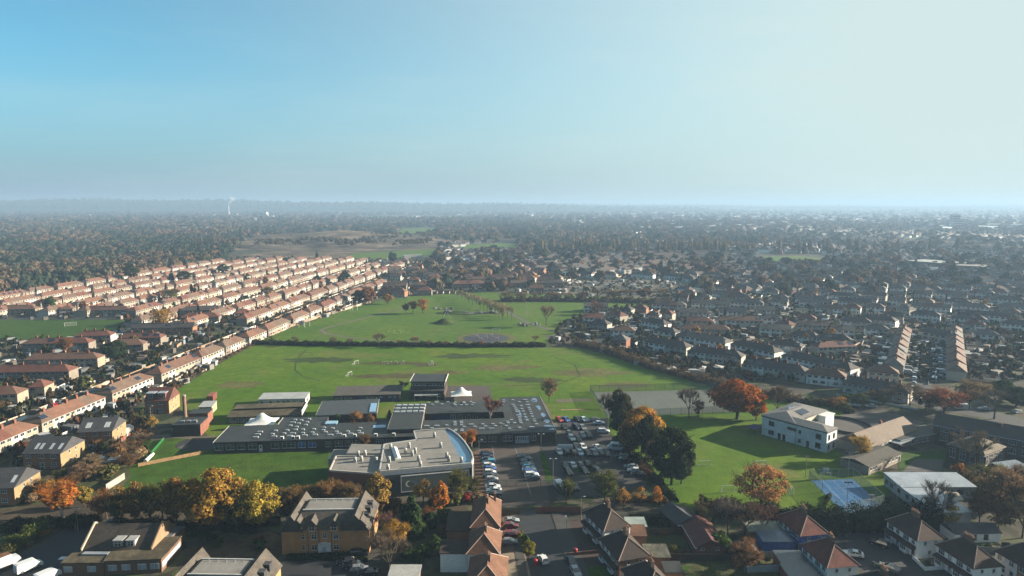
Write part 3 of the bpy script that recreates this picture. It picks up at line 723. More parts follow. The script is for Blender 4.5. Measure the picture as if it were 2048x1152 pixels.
for u, w, st in [(438,2.7,'t2'),(460.6,2.7,'t2'),(482.5,2.7,'t2'),(505,2.7,'t2'),(550.5,2.7,'t2'),(578,4.6,'t3'),(603.6,2.6,'t2'),(624.7,2.6,'t2'),(656.7,1.7,'t2'),(677.8,2.7,'t2'),(698,2.7,'t2'),(715,1.6,'t2'),(760,2.7,'t3'),(777.5,1.6,'t2'),(964.5,2.7,'t2'),(985,2.7,'t2'),(1015,3.6,'t3'),(1067,1.8,'t2')]:
    win(wing, WL, 0, 'f', along(WA, WB, u), 0.95, w, 2.0, st, pm=PANE if u not in (603.6, 624.7) else M((.02,.09,.34), 'glass', .15, .6))
door(wing, WL, 0, 'f', along(WA, WB, 521.6), 1.0, 2.3, (.7, .7, .7))
for k in range(6): door(wing, WL, 0, 'f', along(WA, WB, 1033) + k * .82, .68, 2.5, (.30, .34, .42))
p = MB(); xa, xb = along(WA, WB, 790), along(WA, WB, 822); p.box(xa, xb, -.06, 0, .3, 2.9); p.build('entrance_glazing', M((.012,.05,.16), 'glass', .15, .6), wing)
# rooflights: raised kerb with a pale dome
RLK = M((.46,.47,.47), 'plain', .5); RLP = M((.40,.43,.46), 'plain', .25, .6)
RL = MB(); RL.box(-.6, .6, -.42, .42, -.05, .28, 0); RL.box(-.52, .52, -.34, .34, .28, .42, 1); RLM = RL.mesh('rooflight', [RLK, RLP])
RL2 = MB(); RL2.box(-.95, .95, -.40, .40, -.05, .30, 0); RL2.box(-.86, .86, -.32, .32, .30, .44, 1); RLM2 = RL2.mesh('rooflight', [RLK, RLP])
_rl = random.Random(3)
def rlight(x, y, z=None, big=False):
    link('rooflight', RLM2 if big else RLM, wing, (x, y, (WH + .36) if z is None else z), 0)
def rl_px(u, v, big=False):
    x, y = wloc(*P(u, v, WH + .4)); rlight(x, y, None, big)
for x, y in [(640,860),(610,892),(585,930),(820,920),(840,845),(800,888),(950,880),(990,840),(1090,832),(1020,912),(1060,880),(1100,830),(1190,830),(1190,875),(1210,905),(1310,868),(1330,825),(1345,898),(1090,705),(1170,712),(1270,695),(1060,740),(1135,752),(1245,735),(1030,778),(1110,795),(1225,770),(1620,858),(1650,886),(1540,900),(1480,862),(1460,805),(1570,815),(1450,838),(1765,855),(1800,884),(1905,850),(1930,880),(1925,810)]:
    rl_px(420 + x / 6.4, 730 + y / 6.4, big=x in (610, 820, 1020, 1060, 1210, 1345, 1540, 1650, 1800, 1930, 640, 585))
k = .18555
for x, y in [(610,662),(668,685),(720,660),(828,655),(915,617),(918,635),(915,655),(925,703),(920,715),(985,615),(985,632),(987,652),(993,700),(990,715),(1013,672),(1090,646),(1130,670),(1205,690),(1215,643),(1245,665),(1310,690),(1325,640),(1355,662),(1410,635),(1470,660),(1485,615),(1490,632),(1525,597),(1560,630),(1503,690),(1612,680),(1745,675),
             (1540,383),(1610,403),(1672,380),(1695,405),(1770,378),(1442,385),(1440,405),(1430,435),(1540,432),(1556,452),(1570,472),(1575,492),(1583,510),(1597,547),(1607,570),(1615,592),(1622,612),(1628,630),(1700,435),(1713,465),(1722,485),(1730,508),(1740,532),(1750,560),(1768,590),(1775,612),(1795,643),(1632,447),(1640,477),(1652,505),(1668,538),(1680,570),(1695,602),
             (720,400),(715,410),(630,410),(672,430),(775,428),(840,405),(918,408),(920,438),(910,425),(985,437),(1012,405),(1015,415),(1040,436),(1088,404),(1100,432),(1120,415)]:
    rl_px(740 + x * k, 730 + y * k, big=x in (1090, 610, 720, 1205, 1310, 1745, 1700, 1672))
# small dark-mouthed vents along the front eaves
VT = MB(); VT.box(-.55, .55, -.4, .4, 0, 1.0, 0); VT.box(-.38, .38, -.42, -.4, .15, .85, 1); VTM = VT.mesh('roof_vent', [WHITE, DARKF])
for u in (563, 585, 595, 688, 709, 751, 787): link('roof_vent', VTM, wing, (along(WA, WB, u, WH), .9, WH + .34))
# courtyard face of the far wing with blue doors
for u in (906, 920, 935, 950): 
    x = wloc(*P(u, 838))[0]; win(wing, WL, 0, 'f', x, .1, 1.9, 2.9, '2', proud=-25.5); 
    b_ = MB(); b_.box(-.85, .85, -.06, 0, 0, .85); b_.build('door_panel', BLUEP, wing, (x, 25.5, .15))
b_ = MB(); b_.box(0, 9, -.06, 0, .4, 3.0); b_.build('blue_glazing', M((.02,.05,.13), 'glass', .15, .6), wing, (wloc(*P(866, 838))[0], 25.5, 0))
b_ = MB(); b_.box(0, 7, -.12, -.06, .5, 1.3); b_.build('blue_bench', BLUEP, wing, (wloc(*P(868, 838))[0], 25.5, 0))
# raised school hall with a grid of twelve big rooflights
hA = (P(775, 868, WH)); hx0, hy0 = wloc(*hA); 
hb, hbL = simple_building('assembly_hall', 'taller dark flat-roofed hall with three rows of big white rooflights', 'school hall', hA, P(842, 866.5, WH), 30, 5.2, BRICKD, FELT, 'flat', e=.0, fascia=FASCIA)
RL3 = MB(); RL3.box(-.95, .95, -.7, .7, 0, .35, 0); RL3.box(-.85, .85, -.6, .6, .35, .6, 1); RL3M = RL3.mesh('rooflight', [WHITE, POLY])
for r_ in range(3):
    for c_ in range(5): link('rooflight', RL3M, hb, (1.5 + c_ * 2.35, 18.5 + r_ * 4.2, 5.48))
# corrugated block behind the courtyard
o, L = simple_building('corrugated_classroom', 'dark flat classroom block with a bright strip of roof glazing at its end', 'classroom block', P(634, 838, 2.5), P(752, 833, 2.5), 18, 3.9, BRICKD, M((.05,.053,.056), 'ribbed', .6, .4), 'flat', fascia=FASCIA)
g_ = MB(); g_.box(L - 2.6, L - .2, .3, 12, 4.2, 4.42); g_.build('roof_glazing', M((.25,.42,.62), 'plain', .2, .6), o)
# low mossy building in two stepped roofs
mA, mB_ = P(457, 848), P(602, 842)
o, L = simple_building('stepped_classroom', 'low classroom with two stepped brown mossy roofs behind white marquee', 'classroom block', mA, mB_, 6.2, 2.6, RGREY, FELTM, 'mono', .7, e=.5)
for i in range(9): win(o, L, 0, 'f', 1.8 + i * 2.9, .8, 1.9, 1.5, 't2')
e_ = MB(); e_.add([(.4,6.3,0),(L,6.3,0),(L,12,0),(.4,12,0),(.4,6.3,3.5),(L,6.3,3.5),(L,12,4.1),(.4,12,4.1)], [(3,2,1,0),(4,5,6,7),(0,1,5,4),(1,2,6,5),(2,3,7,6),(3,0,4,7)]); e_.build('wall', RGREY, o)
e_ = MB(); e_.box(.2, L + .4, 5.9, 12.4, 3.95, 4.15); e_.build('roof', FELTM, o)
e_ = MB(); e_.box(L + .41, L + .55, -.6, 12.5, 2.2, 4.4); e_.build('gable_board', FASCIA, o)
# mobile classroom
tA, tB = P(517, 813), P(611, 811)
o, L = simple_building('mobile_classroom', 'pale mobile classroom with ribbed light roof on edge of playing field', 'mobile classroom', tA, tB, 8.2, 2.9, RWHITE, SHEETM, 'mono', .45, e=.15)
for x in (1.4, 5, 8.2, 10.5, 12.3, 14.8, 18): win(o, L, 0, 'f', x, 1.0, 1.0, 1.1, '1', fm=DARKF)
win(o, L, 8.2, 'r', 4, 1.0, 1.2, 1.1, '1', fm=DARKF)
# brown roofed block
bA, bB = P(668, 806), P(800, 803)
o, L = simple_building('field_classroom', 'dark brick classroom block with plain brown felt roof facing playing field', 'classroom block', bA, bB, 11.5, 3.1, BRICKD, M((.085,.075,.066), 'felt', .85), 'mono', .9, e=.3, fascia=FASCIA)
for x in (1.3, 3.2, 5.1, 7, 14.2, 16.1, 18): win(o, L, 0, 'f', x, 1.0, 1.3, 1.3, 't2')
for x in (11.7, 20.5, 25.5): b_ = MB(); b_.box(x - 1, x + 1, -.05, 0, .2, 2.6); b_.build('blue_panel', M((.02,.06,.16),'plain',.4), o)
for x in (18.4, 22.2, 24.2): win(o, L, 0, 'f', x + 1.6, 2.0, 1.2, .5, '1')
# two-storey block
qA, qB = P(818, 799.5), P(888, 799.5)
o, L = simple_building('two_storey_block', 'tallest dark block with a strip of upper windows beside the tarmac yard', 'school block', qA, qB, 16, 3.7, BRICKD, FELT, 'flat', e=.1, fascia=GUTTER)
e_ = MB(); e_.box(.6, L - .1, 3.2, 15.9, 3.99, 7.0); e_.build('upper_wall', BRICKD, o)
e_ = MB(); e_.box(.2, L + .3, 2.8, 16.3, 7.004, 7.4); e_.build('roof', FELT, o)
e_ = MB(); e_.box(0, .18, 2.6, 16.5, 6.9, 7.7); e_.box(L + .31, L + .5, 2.6, 16.5, 6.9, 7.7); e_.build('roof_edge', FASCIA, o)
for i in range(9): win(o, L, 0, 'f', 1.7 + i * 1.5, 5.4, 1.3, .95, '1', proud=-3.2)
for x, w in ((5.2, 1.7), (9, 3.6), (12.6, 1.8)): win(o, L, 0, 'f', x, 1.5, w, 1.2, 't3' if w > 3 else 't2')
cn = empty('canopy', (*P(829, 803), 0), WRZ, 'translucent white panelled canopy on posts in front of two-storey block', 'canopy')
e_ = MB(); e_.box(0, 10, 0, 3.2, 2.5, 2.6); e_.build('roof_panel', POLY, cn)
for i in range(6): e_ = MB(); e_.box(i * 1.98, i * 1.98 + .08, -.02, 3.22, 2.602, 2.66); e_.build('rib', UPVC, cn)
for x in (.1, 9.9): e_ = MB(); e_.box(x - .06, x + .06, .05, .17, 0, 2.5); e_.build('post', UPVC, cn)
# white marquees: swept fabric cones on poles
FAB = M((0.80, 0.80, 0.78), 'plain', 0.7)
def marquee(u, v, W, Dp, hp, label):
    x, y = P(u, v); o = empty('marquee', (x, y, 0), WRZ, label, 'marquee', 'white marquees on the school yards'); mb = MB(); n, m_ = 24, 6; vs = []
    for j in range(m_ + 1):
        t = j / m_
        for i in range(n):
            a = 2 * math.pi * i / n; cx, sy = math.cos(a), math.sin(a); q = 1 / max(abs(cx), abs(sy)); q = 1 + (q - 1) * t
            sc_ = .12 * (1 - t); sag = 1 - .10 * math.sin(4 * a + math.pi / 2) * 0 - .07 * t * (1 - abs(math.sin(2 * a)))
            rx = (t ** .9 * sag + sc_) * q; vs.append((cx * rx * W / 2, sy * rx * Dp / 2, hp - (hp - 2.4) * (1 - (1 - t) ** 2.1)))
    fs = [(j*n + i, j*n + (i+1) % n, (j+1)*n + (i+1) % n, (j+1)*n + i) for j in range(m_) for i in range(n)]
    mb.add([v_ for v_ in vs], [f[::-1] for f in fs] + [tuple(range(n))]); me = mb.mesh('canopy', FAB)
    for p_ in me.polygons: p_.use_smooth = True
    link('canopy', me, o)
    for sx in (-1, 1):
        for sy in (-1, 1): MB().tube((sx*W*.47, sy*Dp*.47, 0), (sx*W*.47, sy*Dp*.47, 2.45), .06, .06).build('pole', METAL, o)
marquee(525, 855, 11, 9, 5.6, 'white peaked marquee behind the long school wing and stepped classroom')
marquee(923, 798, 9, 8, 5.2, 'white peaked marquee on brown tarmac yard near playing field')
sheet('tarmac_yard', [(886,803),(892,772),(978,772),(986,803)], .07, TARB)
sheet('courtyard', [(615,862),(640,838),(1005,838),(1010,850)], .08, M((.05,.052,.045), 'asphalt'))
# lower odds and ends on the long roof
e_ = MB(); e_.box(0, 4.2, 0, 3.4, 0, .5); e_.build('roof_glazing', M((.32,.50,.66), 'plain', .25, .6), wing, (*wloc(*P(650, 852, WH)), WH + .35))
PUD_SKY = M((.12,.20,.32), 'plain', .05, .9)  # reflected sky is put into the blue of the puddle colour
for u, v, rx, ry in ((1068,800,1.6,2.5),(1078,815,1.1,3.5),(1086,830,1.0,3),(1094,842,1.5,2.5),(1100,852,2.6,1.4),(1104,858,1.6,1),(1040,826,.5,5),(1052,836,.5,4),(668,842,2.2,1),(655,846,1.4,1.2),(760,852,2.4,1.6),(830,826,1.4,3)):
    r_ = random.Random(u); wsp_ = MB(); x_, y_ = wloc(*P(u, v, WH + .4)); n_ = 14; wsp_.add([(x_ + rx*math.cos(6.283*i/n_)*r_.uniform(.5,1.2), y_ + ry*math.sin(6.283*i/n_)*r_.uniform(.5,1.2), WH + .372) for i in range(n_)], [tuple(range(n_))]); wsp_.build('puddle_reflection', PUD_SKY, wing)
e_ = MB(); e_.box(0, 4.6, 0, 3.0, 0, .12); e_.build('puddle_reflection', M((.20,.32,.50), 'plain', .06, .8), wing, (*wloc(*P(745, 858, WH)), WH + .345))  # this puddle's sky reflection is painted blue too

# ------------------------------------------------------------------ the new hall: grey roof, curved end, brick box
HZ = 8.0
hall = empty('sports_hall', (-38.4, 188.9, 0), 0, 'large new hall with flat pale grey roof and curved end beside car park', 'sports hall')
def rel(pts): return [(x + 38.4, y - 188.9) for x, y in pts]
CURVE = [(-12.0,195.2),(-11.6,199.5),(-12.3,204),(-13.6,208.6),(-15.2,214),(-17.6,220),(-20.0,224.6),(-22.0,227.2)]
FOOT = [(-38.4,188.9)] + CURVE + [(-33.6,224.5),(-31.5,215.7),(-41.3,211.5)]
GREYM = M((0.20, 0.21, 0.21), 'plain', 0.5)
MB().prism(rel(FOOT), -.3, HZ - 1.3).build('wall', M((0.055, 0.065, 0.072), 'plain', .35, .5), hall)
MB().prism(rel(FOOT), HZ - 1.297, HZ - .35).build('roof_band', M((.34,.38,.44), 'plain', .4, .5), hall)
inner = [(-37.9,189.6),(-14.6,195.5),(-23.0,226.3),(-33.1,223.8),(-30.9,215.4),(-40.6,211.2)]
MB().prism(rel(inner), HZ - .347, HZ - .05).build('roof', FELTG, hall)
ce = MB(); n = len(CURVE)
for i in range(n - 1):
    (x0, y0), (x1, y1) = CURVE[i], CURVE[i+1]; 
    def inn(t): return (-14.6 + (-23.0 + 14.6) * t, 195.5 + (226.3 - 195.5) * t)
    a, b = inn(i / (n - 1)), inn((i + 1) / (n - 1)); q = rel([(x0, y0), (x1, y1), b, a])
    ce.add([(*q[0], HZ - .3), (*q[1], HZ - .3), (*q[2], HZ - .34), (*q[3], HZ - .34)], [(0, 1, 2, 3)])
ce.build('curved_gutter_roof', M((.10,.22,.36), 'plain', .25, .6), hall)
ed = MB(); allp = FOOT
for i in range(len(allp)):
    (x0, y0), (x1, y1) = rel([allp[i], allp[(i+1) % len(allp)]]); d = Vector((x1-x0, y1-y0)); L_ = d.length; d /= L_; q = Vector((-d.y, d.x)) * .4
    ed.add([(x0,y0,HZ-.352),(x1,y1,HZ-.352),(x1+q.x,y1+q.y,HZ-.352),(x0+q.x,y0+q.y,HZ-.352),(x0,y0,HZ+.25),(x1,y1,HZ+.25),(x1+q.x,y1+q.y,HZ+.25),(x0+q.x,y0+q.y,HZ+.25)], [(3,2,1,0),(4,5,6,7),(0,1,5,4),(1,2,6,5),(2,3,7,6),(3,0,4,7)])
ed.build('parapet', M((.46,.45,.43), 'plain', .5, .4), hall)
# curved wall glazing mullions
mu = MB()
for i in range(n - 1):
    for t in (0, .5):
        x, y = rel([(CURVE[i][0] + (CURVE[i+1][0]-CURVE[i][0])*t, CURVE[i][1] + (CURVE[i+1][1]-CURVE[i][1])*t)])[0]; mu.box(x - .02, x + .12, y - .08, y + .08, 0, HZ - 1.3)
mo = mu.build('mullion', METAL, hall); mo['kind'] = 'stuff'
# corner post, front sign mesh panel
fr = math.atan2(195.2 - 188.9, 26.4); fl_ = math.hypot(26.4, 6.3)
MB().tube((26.6, 5.9, 0), (26.6, 5.9, HZ), .22, .22, 10).build('column', M((.72,.70,.66), 'plain', .4), hall)
pn = MB(); pn.box(6.5, fl_ - 1.2, -.35, -.18, 1.5, 6.0); pnl = pn.build('facade_panel', M((.10,.125,.12), 'plain', .6, .4), hall, rz=fr)
pf = MB(); pf.box(6.4, fl_ - 1.1, -.40, -.10, 1.25, 1.5); pf.box(6.4, fl_ - 1.1, -.40, -.10, 6.0, 6.25); pf.box(6.15, 6.4, -.40, -.10, 1.25, 6.25); pf.box(fl_ - 1.1, fl_ - .85, -.40, -.10, 1.25, 6.25)
pf.build('panel_frame', M((.50,.52,.54), 'plain', .5), pnl)
# the emblem: a pale crescent and a blue arc, then a line of worn blue lettering
em = MB()
def arc(cx, cz, r0, a0, a1, wmax, m):
    n_ = 14; vs = []
    for i in range(n_ + 1):
        a = R(a0 + (a1 - a0) * i / n_); w_ = wmax * math.sin(math.pi * (i + .15) / (n_ + .3)) + .02
        for s_ in (0, 1):
            for r_ in (r0 - w_ / 2, r0 + w_ / 2): vs.append((cx + r_ * math.cos(a), -.37 - .03 * s_, cz + r_ * math.sin(a)))
    fs = []
    for i in range(n_): k_ = i * 4; fs += [(k_+2, k_+3, k_+7, k_+6)]
    em.add(vs, fs, m)
arc(8.6, 3.7, .85, 70, 290, .42, 0); arc(9.35, 3.7, .85, -100, 100, .30, 1)
em.build('emblem', [M((.75,.72,.55), 'plain', .5), M((.05,.20,.36), 'plain', .5)], pnl)
lt = MB(); x_ = 10.8
for i, w_ in enumerate((.34,.26,.30,.30,.34,.26,.34,.28)):
    lt.box(x_, x_ + .09, -.40, -.37, 3.35, 4.0 if i % 3 else 4.25); lt.box(x_ + .09, x_ + w_, -.40, -.37, 3.9 - .5 * (i % 2), 4.0 - .5 * (i % 2)); x_ += w_ + .14
lt.build('lettering', M((.05,.18,.32), 'plain', .5), pnl)
# brick box and its lower neighbours to the west
br = [(-53.6,191.6),(-38.6,189.0),(-39.6,203.4),(-54.6,203.4)]
MB().prism(rel(br), -.3, 7.0).build('brick_wall', BRICKR, hall)
MB().prism(rel([(-53.0,192.3),(-39.0,189.8),(-40.0,202.8),(-54.0,202.8)]), 7.003, 7.15).build('roof', FELTG, hall)
e_ = MB()
for a, b in zip(br, br[1:] + br[:1]):
    (x0, y0), (x1, y1) = rel([a, b]); d = Vector((x1-x0, y1-y0)).normalized(); q = Vector((-d.y, d.x)) * .4
    e_.add([(x0,y0,7.003),(x1,y1,7.003),(x1+q.x,y1+q.y,7.003),(x0+q.x,y0+q.y,7.003),(x0,y0,7.5),(x1,y1,7.5),(x1+q.x,y1+q.y,7.5),(x0+q.x,y0+q.y,7.5)], [(3,2,1,0),(4,5,6,7),(0,1,5,4),(1,2,6,5),(2,3,7,6),(3,0,4,7)])
e_.build('parapet', M((.50,.46,.40), 'plain', .5, .4), hall)
MB().prism(rel([(-51.5,203.5),(-40.2,203.5),(-41.4,211.7),(-51.8,212.2)]), -.3, 7.9).build('upper_wall', M((.36,.34,.31), 'plain', .6), hall)
MB().prism(rel([(-51.3,203.7),(-40.6,203.7),(-41.6,211.3),(-51.5,211.9)]), 7.903, 8.05).build('roof', FELTG, hall)
MB().prism(rel([(-57.0,203.6),(-51.6,203.6),(-52.0,212.0),(-57.4,212.0)]), -.3, 6.2).build('side_wall', M((.40,.38,.36), 'plain', .6), hall)
MB().prism(rel([(-56.6,204.0),(-51.9,204.0),(-52.3,211.6),(-57.0,211.6)]), 6.203, 6.3).build('roof', M((.17,.16,.15), 'felt'), hall)
for x, z in ((-50, 3.2), (-46, 3.4), (-42.5, 3.2)):
    t = (x + 53.6) / 15; b_ = MB(); b_.box(-.7, .7, -.06, 0, 0, 1.2); b_.build('window', PANEB, hall, (*rel([(x, 191.6 - 2.6 * t)])[0], z), math.atan2(-2.6, 15))
# roof plant: cowled vents and one long ridge light
CV = MB(); CV.box(-.45, .45, -.45, .45, 0, .9, 0); CV.tube((0, 0, .9), (0, 0, 1.35), .42, .42, 10, 0); CV.tube((0, 0, 1.35), (0, 0, 1.6), .55, .3, 10, 0); CVM = CV.mesh('roof_cowl', M((.42,.42,.40), 'plain', .5, .4))
s6 = 6.4
for x, y in [(905,355),(1140,335),(1095,410),(1220,405),(1180,440),(1262,505),(885,520),(870,620),(1285,580),(1465,205),(1545,335),(1622,465),(1648,510),(1810,525)]:
    X, Y = P(640 + x / s6, 840 + (y + 18) / s6, HZ); link('roof_cowl', CVM, hall, (*rel([(X, Y)])[0], HZ - .05), 0, scale=(1, 1, 1.15))
for x, y, z in [(490,440,8.05),(575,430,8.05),(450,520,7.15),(530,505,7.15),(720,520,7.15)]:
    X, Y = P(640 + x / s6, 840 + (y + 18) / s6, z); link('roof_cowl', CVM, hall, (*rel([(X, Y)])[0], z), 0)
X0, Y0 = P(640 + 1000 / s6, 840 + 515 / s6, HZ); X1, Y1 = P(640 + 950 / s6, 840 + 370 / s6, HZ)
e_ = MB(); L_ = math.hypot(X1-X0, Y1-Y0); e_.box(0, L_, -.9, .9, 0, .5); e_.add([(0,-.9,.502),(L_,-.9,.502),(L_,.9,.502),(0,.9,.502),(.3,0,1.0),(L_-.3,0,1.0)], [(0,1,5,4),(2,3,4,5),(3,0,4),(1,2,5)]); e_.build('ridge_rooflight', WHITE, hall, (*rel([(X0, Y0)])[0], HZ - .05), math.atan2(Y1-Y0, X1-X0))

# ------------------------------------------------------------------ west: orange terraces in long parallel rows
ROOFS_W = [T_ORANGE, T_ORANGE, T_TAN, T_ORANGE, T_RED, T_TAN, T_BROWN]; WALLS_W = [RCREAM, RCREAM, RWHITE, RCREAM, RWHITE, RGREY]
OCC = []                                          # ground already built on: (x, y, radius)
def occupy(A, Bp, D):
    d = Vector((Bp[0]-A[0], Bp[1]-A[1])); L = d.length; d /= L; q = Vector((-d.y, d.x)); n = max(1, int(L // 8))
    for i in range(n + 1): OCC.append((A[0] + d.x*L*i/n + q.x*D/2, A[1] + d.y*L*i/n + q.y*D/2, D / 2 + 1))
def free(x, y, r=4):
    return all((x-a)**2 + (y-b)**2 > (r+c)**2 for a, b, c in OCC)
ROWS = [(-195, 206, 690), (-229, 470, 900), (-259, 452, 880), (-297, 462, 960), (-328, 505, 985), (-364, 505, 1000), (-394, 505, 1000), (-430, 505, 1000), (-461, 505, 990), (-497, 540, 960)]
ROWN = ['backing onto the playing field fence', 'second line from the playing field fence'] + [f'{ORD[k]} line from the playing field fence' for k in range(2, 10)]
rd = random.Random(11); tcount = 0
WOODS_EDGE = lambda y: -522 + 0.092 * y
NW = ['', '', 'two', 'three', 'four', 'five', 'six', 'seven']
for k, (s, y0, y1) in enumerate(ROWS):
    y = y0; j = 0
    while y < y1:
        n = rd.choice((4, 5, 6, 6, 7)) if y < 800 else rd.choice((4, 5, 6)); L = n * 5.7
        A = (s + .092 * y + rd.uniform(-.8, .8), y); Bp = (A[0] + .0916 * L, y + .9958 * L)
        u, v = PROJ(*A); u2, v2 = PROJ(*Bp)
        if u2 > -20:
            terrace(A, Bp, 8.0, n, f'orange terrace of {NW[n]}, {ORD[j]} from near end, {ROWN[k]}', ROOFS_W, WALLS_W, group='terraces in the western rows', near=(y < 400), ext=True, rear=.5)
            occupy(A, Bp, 8); j += 1
        y += L + rd.choice((1.6, 2.4, 5))
# terraces that stand across, their long fronts in shade
ROOFS_D = [T_RED, T_BROWN, T_BROWN, T_RED]; WALLS_D = [RGREY, RCREAM, RWHITE, RGREY]
def across(u0, v0, u1, v1, n, label, cols=ROOFS_D, walls=WALLS_D, D=8.0, ends=('hip', 'hip'), near=True, group=None, **kw):
    A, Bp = P(u0, v0), P(u1, v1); occupy(A, Bp, D)
    return terrace(A, Bp, D, n, label, cols, walls, ends, near=near, group=group, **kw)
GW = 'shaded terraces standing across the western streets'
across(-40, 765, 139, 762, 7, 'long dark red roofed terrace facing the small white and yellow extensions at the picture edge', group=GW)
across(48, 738, 196, 735, 6, 'dark roofed terrace with last house whitewashed, between two other shaded terraces', group=GW)
across(44, 704, 178, 702, 6, 'red brown terrace just south of the small sports field, orange tree before it', group=GW)
across(212, 708, 287, 705, 3, 'short dark terrace behind the big evergreen, its end house white', group=GW)
across(150, 688, 222, 686, 4, 'dark red terrace on the south edge of the sports field', group=GW)
across(236, 692, 322, 691, 4, 'four-house dark terrace with lit hip at its end near the street', group=GW)
across(262, 671, 386, 669, 6, 'dark flat-fronted terrace with yellow brick gable end beside the sports field', cols=[T_DARK], walls=[BRICKO], ends=('gable', 'gable'), group=GW)
across(155, 633, 258, 632, 6, 'shaded grey terrace with white porches on the north edge of the sports field', group=GW, porch=True)
across(-30, 632, 71, 630, 5, 'pale sunlit terrace at the top corner of the sports field', group=GW)
across(119, 631, 146, 630, 2, 'small hipped pair of houses between two terraces above the sports field', group=GW)
across(360, 634, 446, 631, 5, 'low dark terrace with black roof behind the red sheds', cols=[T_DARK], group=GW)
across(362, 649, 438, 647, 4, 'dark terrace whose lit hip faces the first orange row', group=GW)
across(470, 640, 503, 638, 2, 'pair of brick houses at the end of the dark terraces', walls=[BRICKO], group=GW)
across(-30, 812, 36, 810, 2, 'dark red semi with lit hip at the picture edge, white door', group=GW)
across(58, 796, 90, 795, 1, 'small detached house with a lean-to beside its terrace', group=GW)

# roads and verges of the west
ribbon('road', [(-214 + .092*y, y) for y in (190, 300, 450, 640, 900)], 9, .025, TAR)
for s in (-278, -346, -412, -479): ribbon('road', [(s + .092*y, y) for y in (500, 700, 1010)], 8, .025, TAR)
ribbon('road', [P(-60, 782), P(120, 778), P(300, 745)], 7, .028, TAR)
ribbon('road', [P(-60, 720), P(150, 718), P(330, 700)], 6, .028, TAR)
ribbon('road', [P(-80, 639), P(120, 638), P(290, 637)], 6, .035, TAR)

# the long fence between the gardens and the fields: panels of different boards
FA = [P(305, 786), P(352, 764), P(405, 735), P(440, 716), P(505, 686), P(560, 661), P(650, 632), P(742, 605)]
fence = empty('boundary_fence', (*FA[0], 0), 0, 'long patchwork fence between terrace gardens and playing fields', 'fence')
FCOL = [M(c, 'plain', .9, amount=.25) for c in ((.30,.22,.15), (.36,.28,.20), (.25,.19,.14), (.42,.36,.30), (.52,.47,.42))]
fn = 0
for a, b in zip(FA[:-1], FA[1:]):
    d = Vector((b[0]-a[0], b[1]-a[1])); L = d.length; d /= L; t = 0
    while t < L - .5:
        w = min(rd.uniform(5, 9), L - t); px, py = a[0] + d.x*t - FA[0][0], a[1] + d.y*t - FA[0][1]
        u = PROJ(a[0] + d.x*t, a[1] + d.y*t)[0]; white = 403 < u < 440
        p = MB(); p.box(.05, w - .05, -.05, .05, 0, rd.uniform(1.6, 2.1) if not white else 2.7); p.box(-.07, .05, -.08, .08, 0, 2.2)
        o = p.build('fence_panel', M((.72,.72,.70), 'plain', .8) if white else rd.choice(FCOL), fence, (px, py, 0), math.atan2(d.y, d.x)); t += w

# yellow brick houses with sunlit gables
def gable_house(u0, v0, u1, v1, D, h, rise, label, wall=BRICKY, roof=T_SLATE, lights=(), wins=(), dormers=0, group='yellow brick houses beside the school'):
    A, Bp = P(u0, v0), P(u1, v1); occupy(A, Bp, D)
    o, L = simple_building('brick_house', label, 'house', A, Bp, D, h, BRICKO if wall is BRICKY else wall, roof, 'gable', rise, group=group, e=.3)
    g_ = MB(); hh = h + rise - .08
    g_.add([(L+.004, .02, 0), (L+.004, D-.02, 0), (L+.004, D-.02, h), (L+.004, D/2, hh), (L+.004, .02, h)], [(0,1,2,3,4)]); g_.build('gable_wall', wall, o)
    s = rise / (D / 2)
    for x in lights:
        q = MB(); y0, y1 = 1.4, 3.6
        q.add([(x-.5, y0, h+y0*s+.05), (x+.5, y0, h+y0*s+.05), (x+.5, y1, h+y1*s+.05), (x-.5, y1, h+y1*s+.05)], [(0,1,2,3)]); q.build('roof_window', M((.55,.58,.6), 'plain', .2, .6), o)
    for x in wins:
        win(o, L, D, 'f', x, h - 1.7, 1.7, 1.25, 't3'); win(o, L, D, 'f', x, .8, 1.7, 1.35, 't3')
    for y in (D * .36, D * .62): win(o, L, D, 'r', y, 1.0, .7, 1.2, '1', proud=.01); win(o, L, D, 'r', y, h - 1.6, .7, 1.2, '1', proud=.01)
    door(o, L, D, 'f', L * .5, col=(.05, .06, .07))
    return o, L
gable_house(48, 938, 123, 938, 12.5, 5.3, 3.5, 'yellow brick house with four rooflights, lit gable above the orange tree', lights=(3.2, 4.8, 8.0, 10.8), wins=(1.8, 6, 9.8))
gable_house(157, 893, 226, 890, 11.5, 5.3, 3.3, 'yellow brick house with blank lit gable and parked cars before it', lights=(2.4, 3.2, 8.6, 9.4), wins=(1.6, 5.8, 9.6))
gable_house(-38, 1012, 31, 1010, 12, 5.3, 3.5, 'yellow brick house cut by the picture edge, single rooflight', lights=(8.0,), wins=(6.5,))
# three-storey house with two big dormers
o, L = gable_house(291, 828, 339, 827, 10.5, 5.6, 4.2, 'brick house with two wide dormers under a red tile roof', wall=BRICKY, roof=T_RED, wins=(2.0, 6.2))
for x in (2.1, 6.4):
    q = MB(); q.box(x - 1.5, x + 1.5, .5, 4.2, 5.9, 8.3); q.build('dormer', T_RED, o)
    q = MB(); q.box(x - 1.7, x + 1.7, .3, 4.6, 8.303, 8.5); q.build('dormer_roof', SHEETB, o); win(o, L, 0, 'f', x, 6.4, 2.0, 1.5, 't2', proud=-.5)
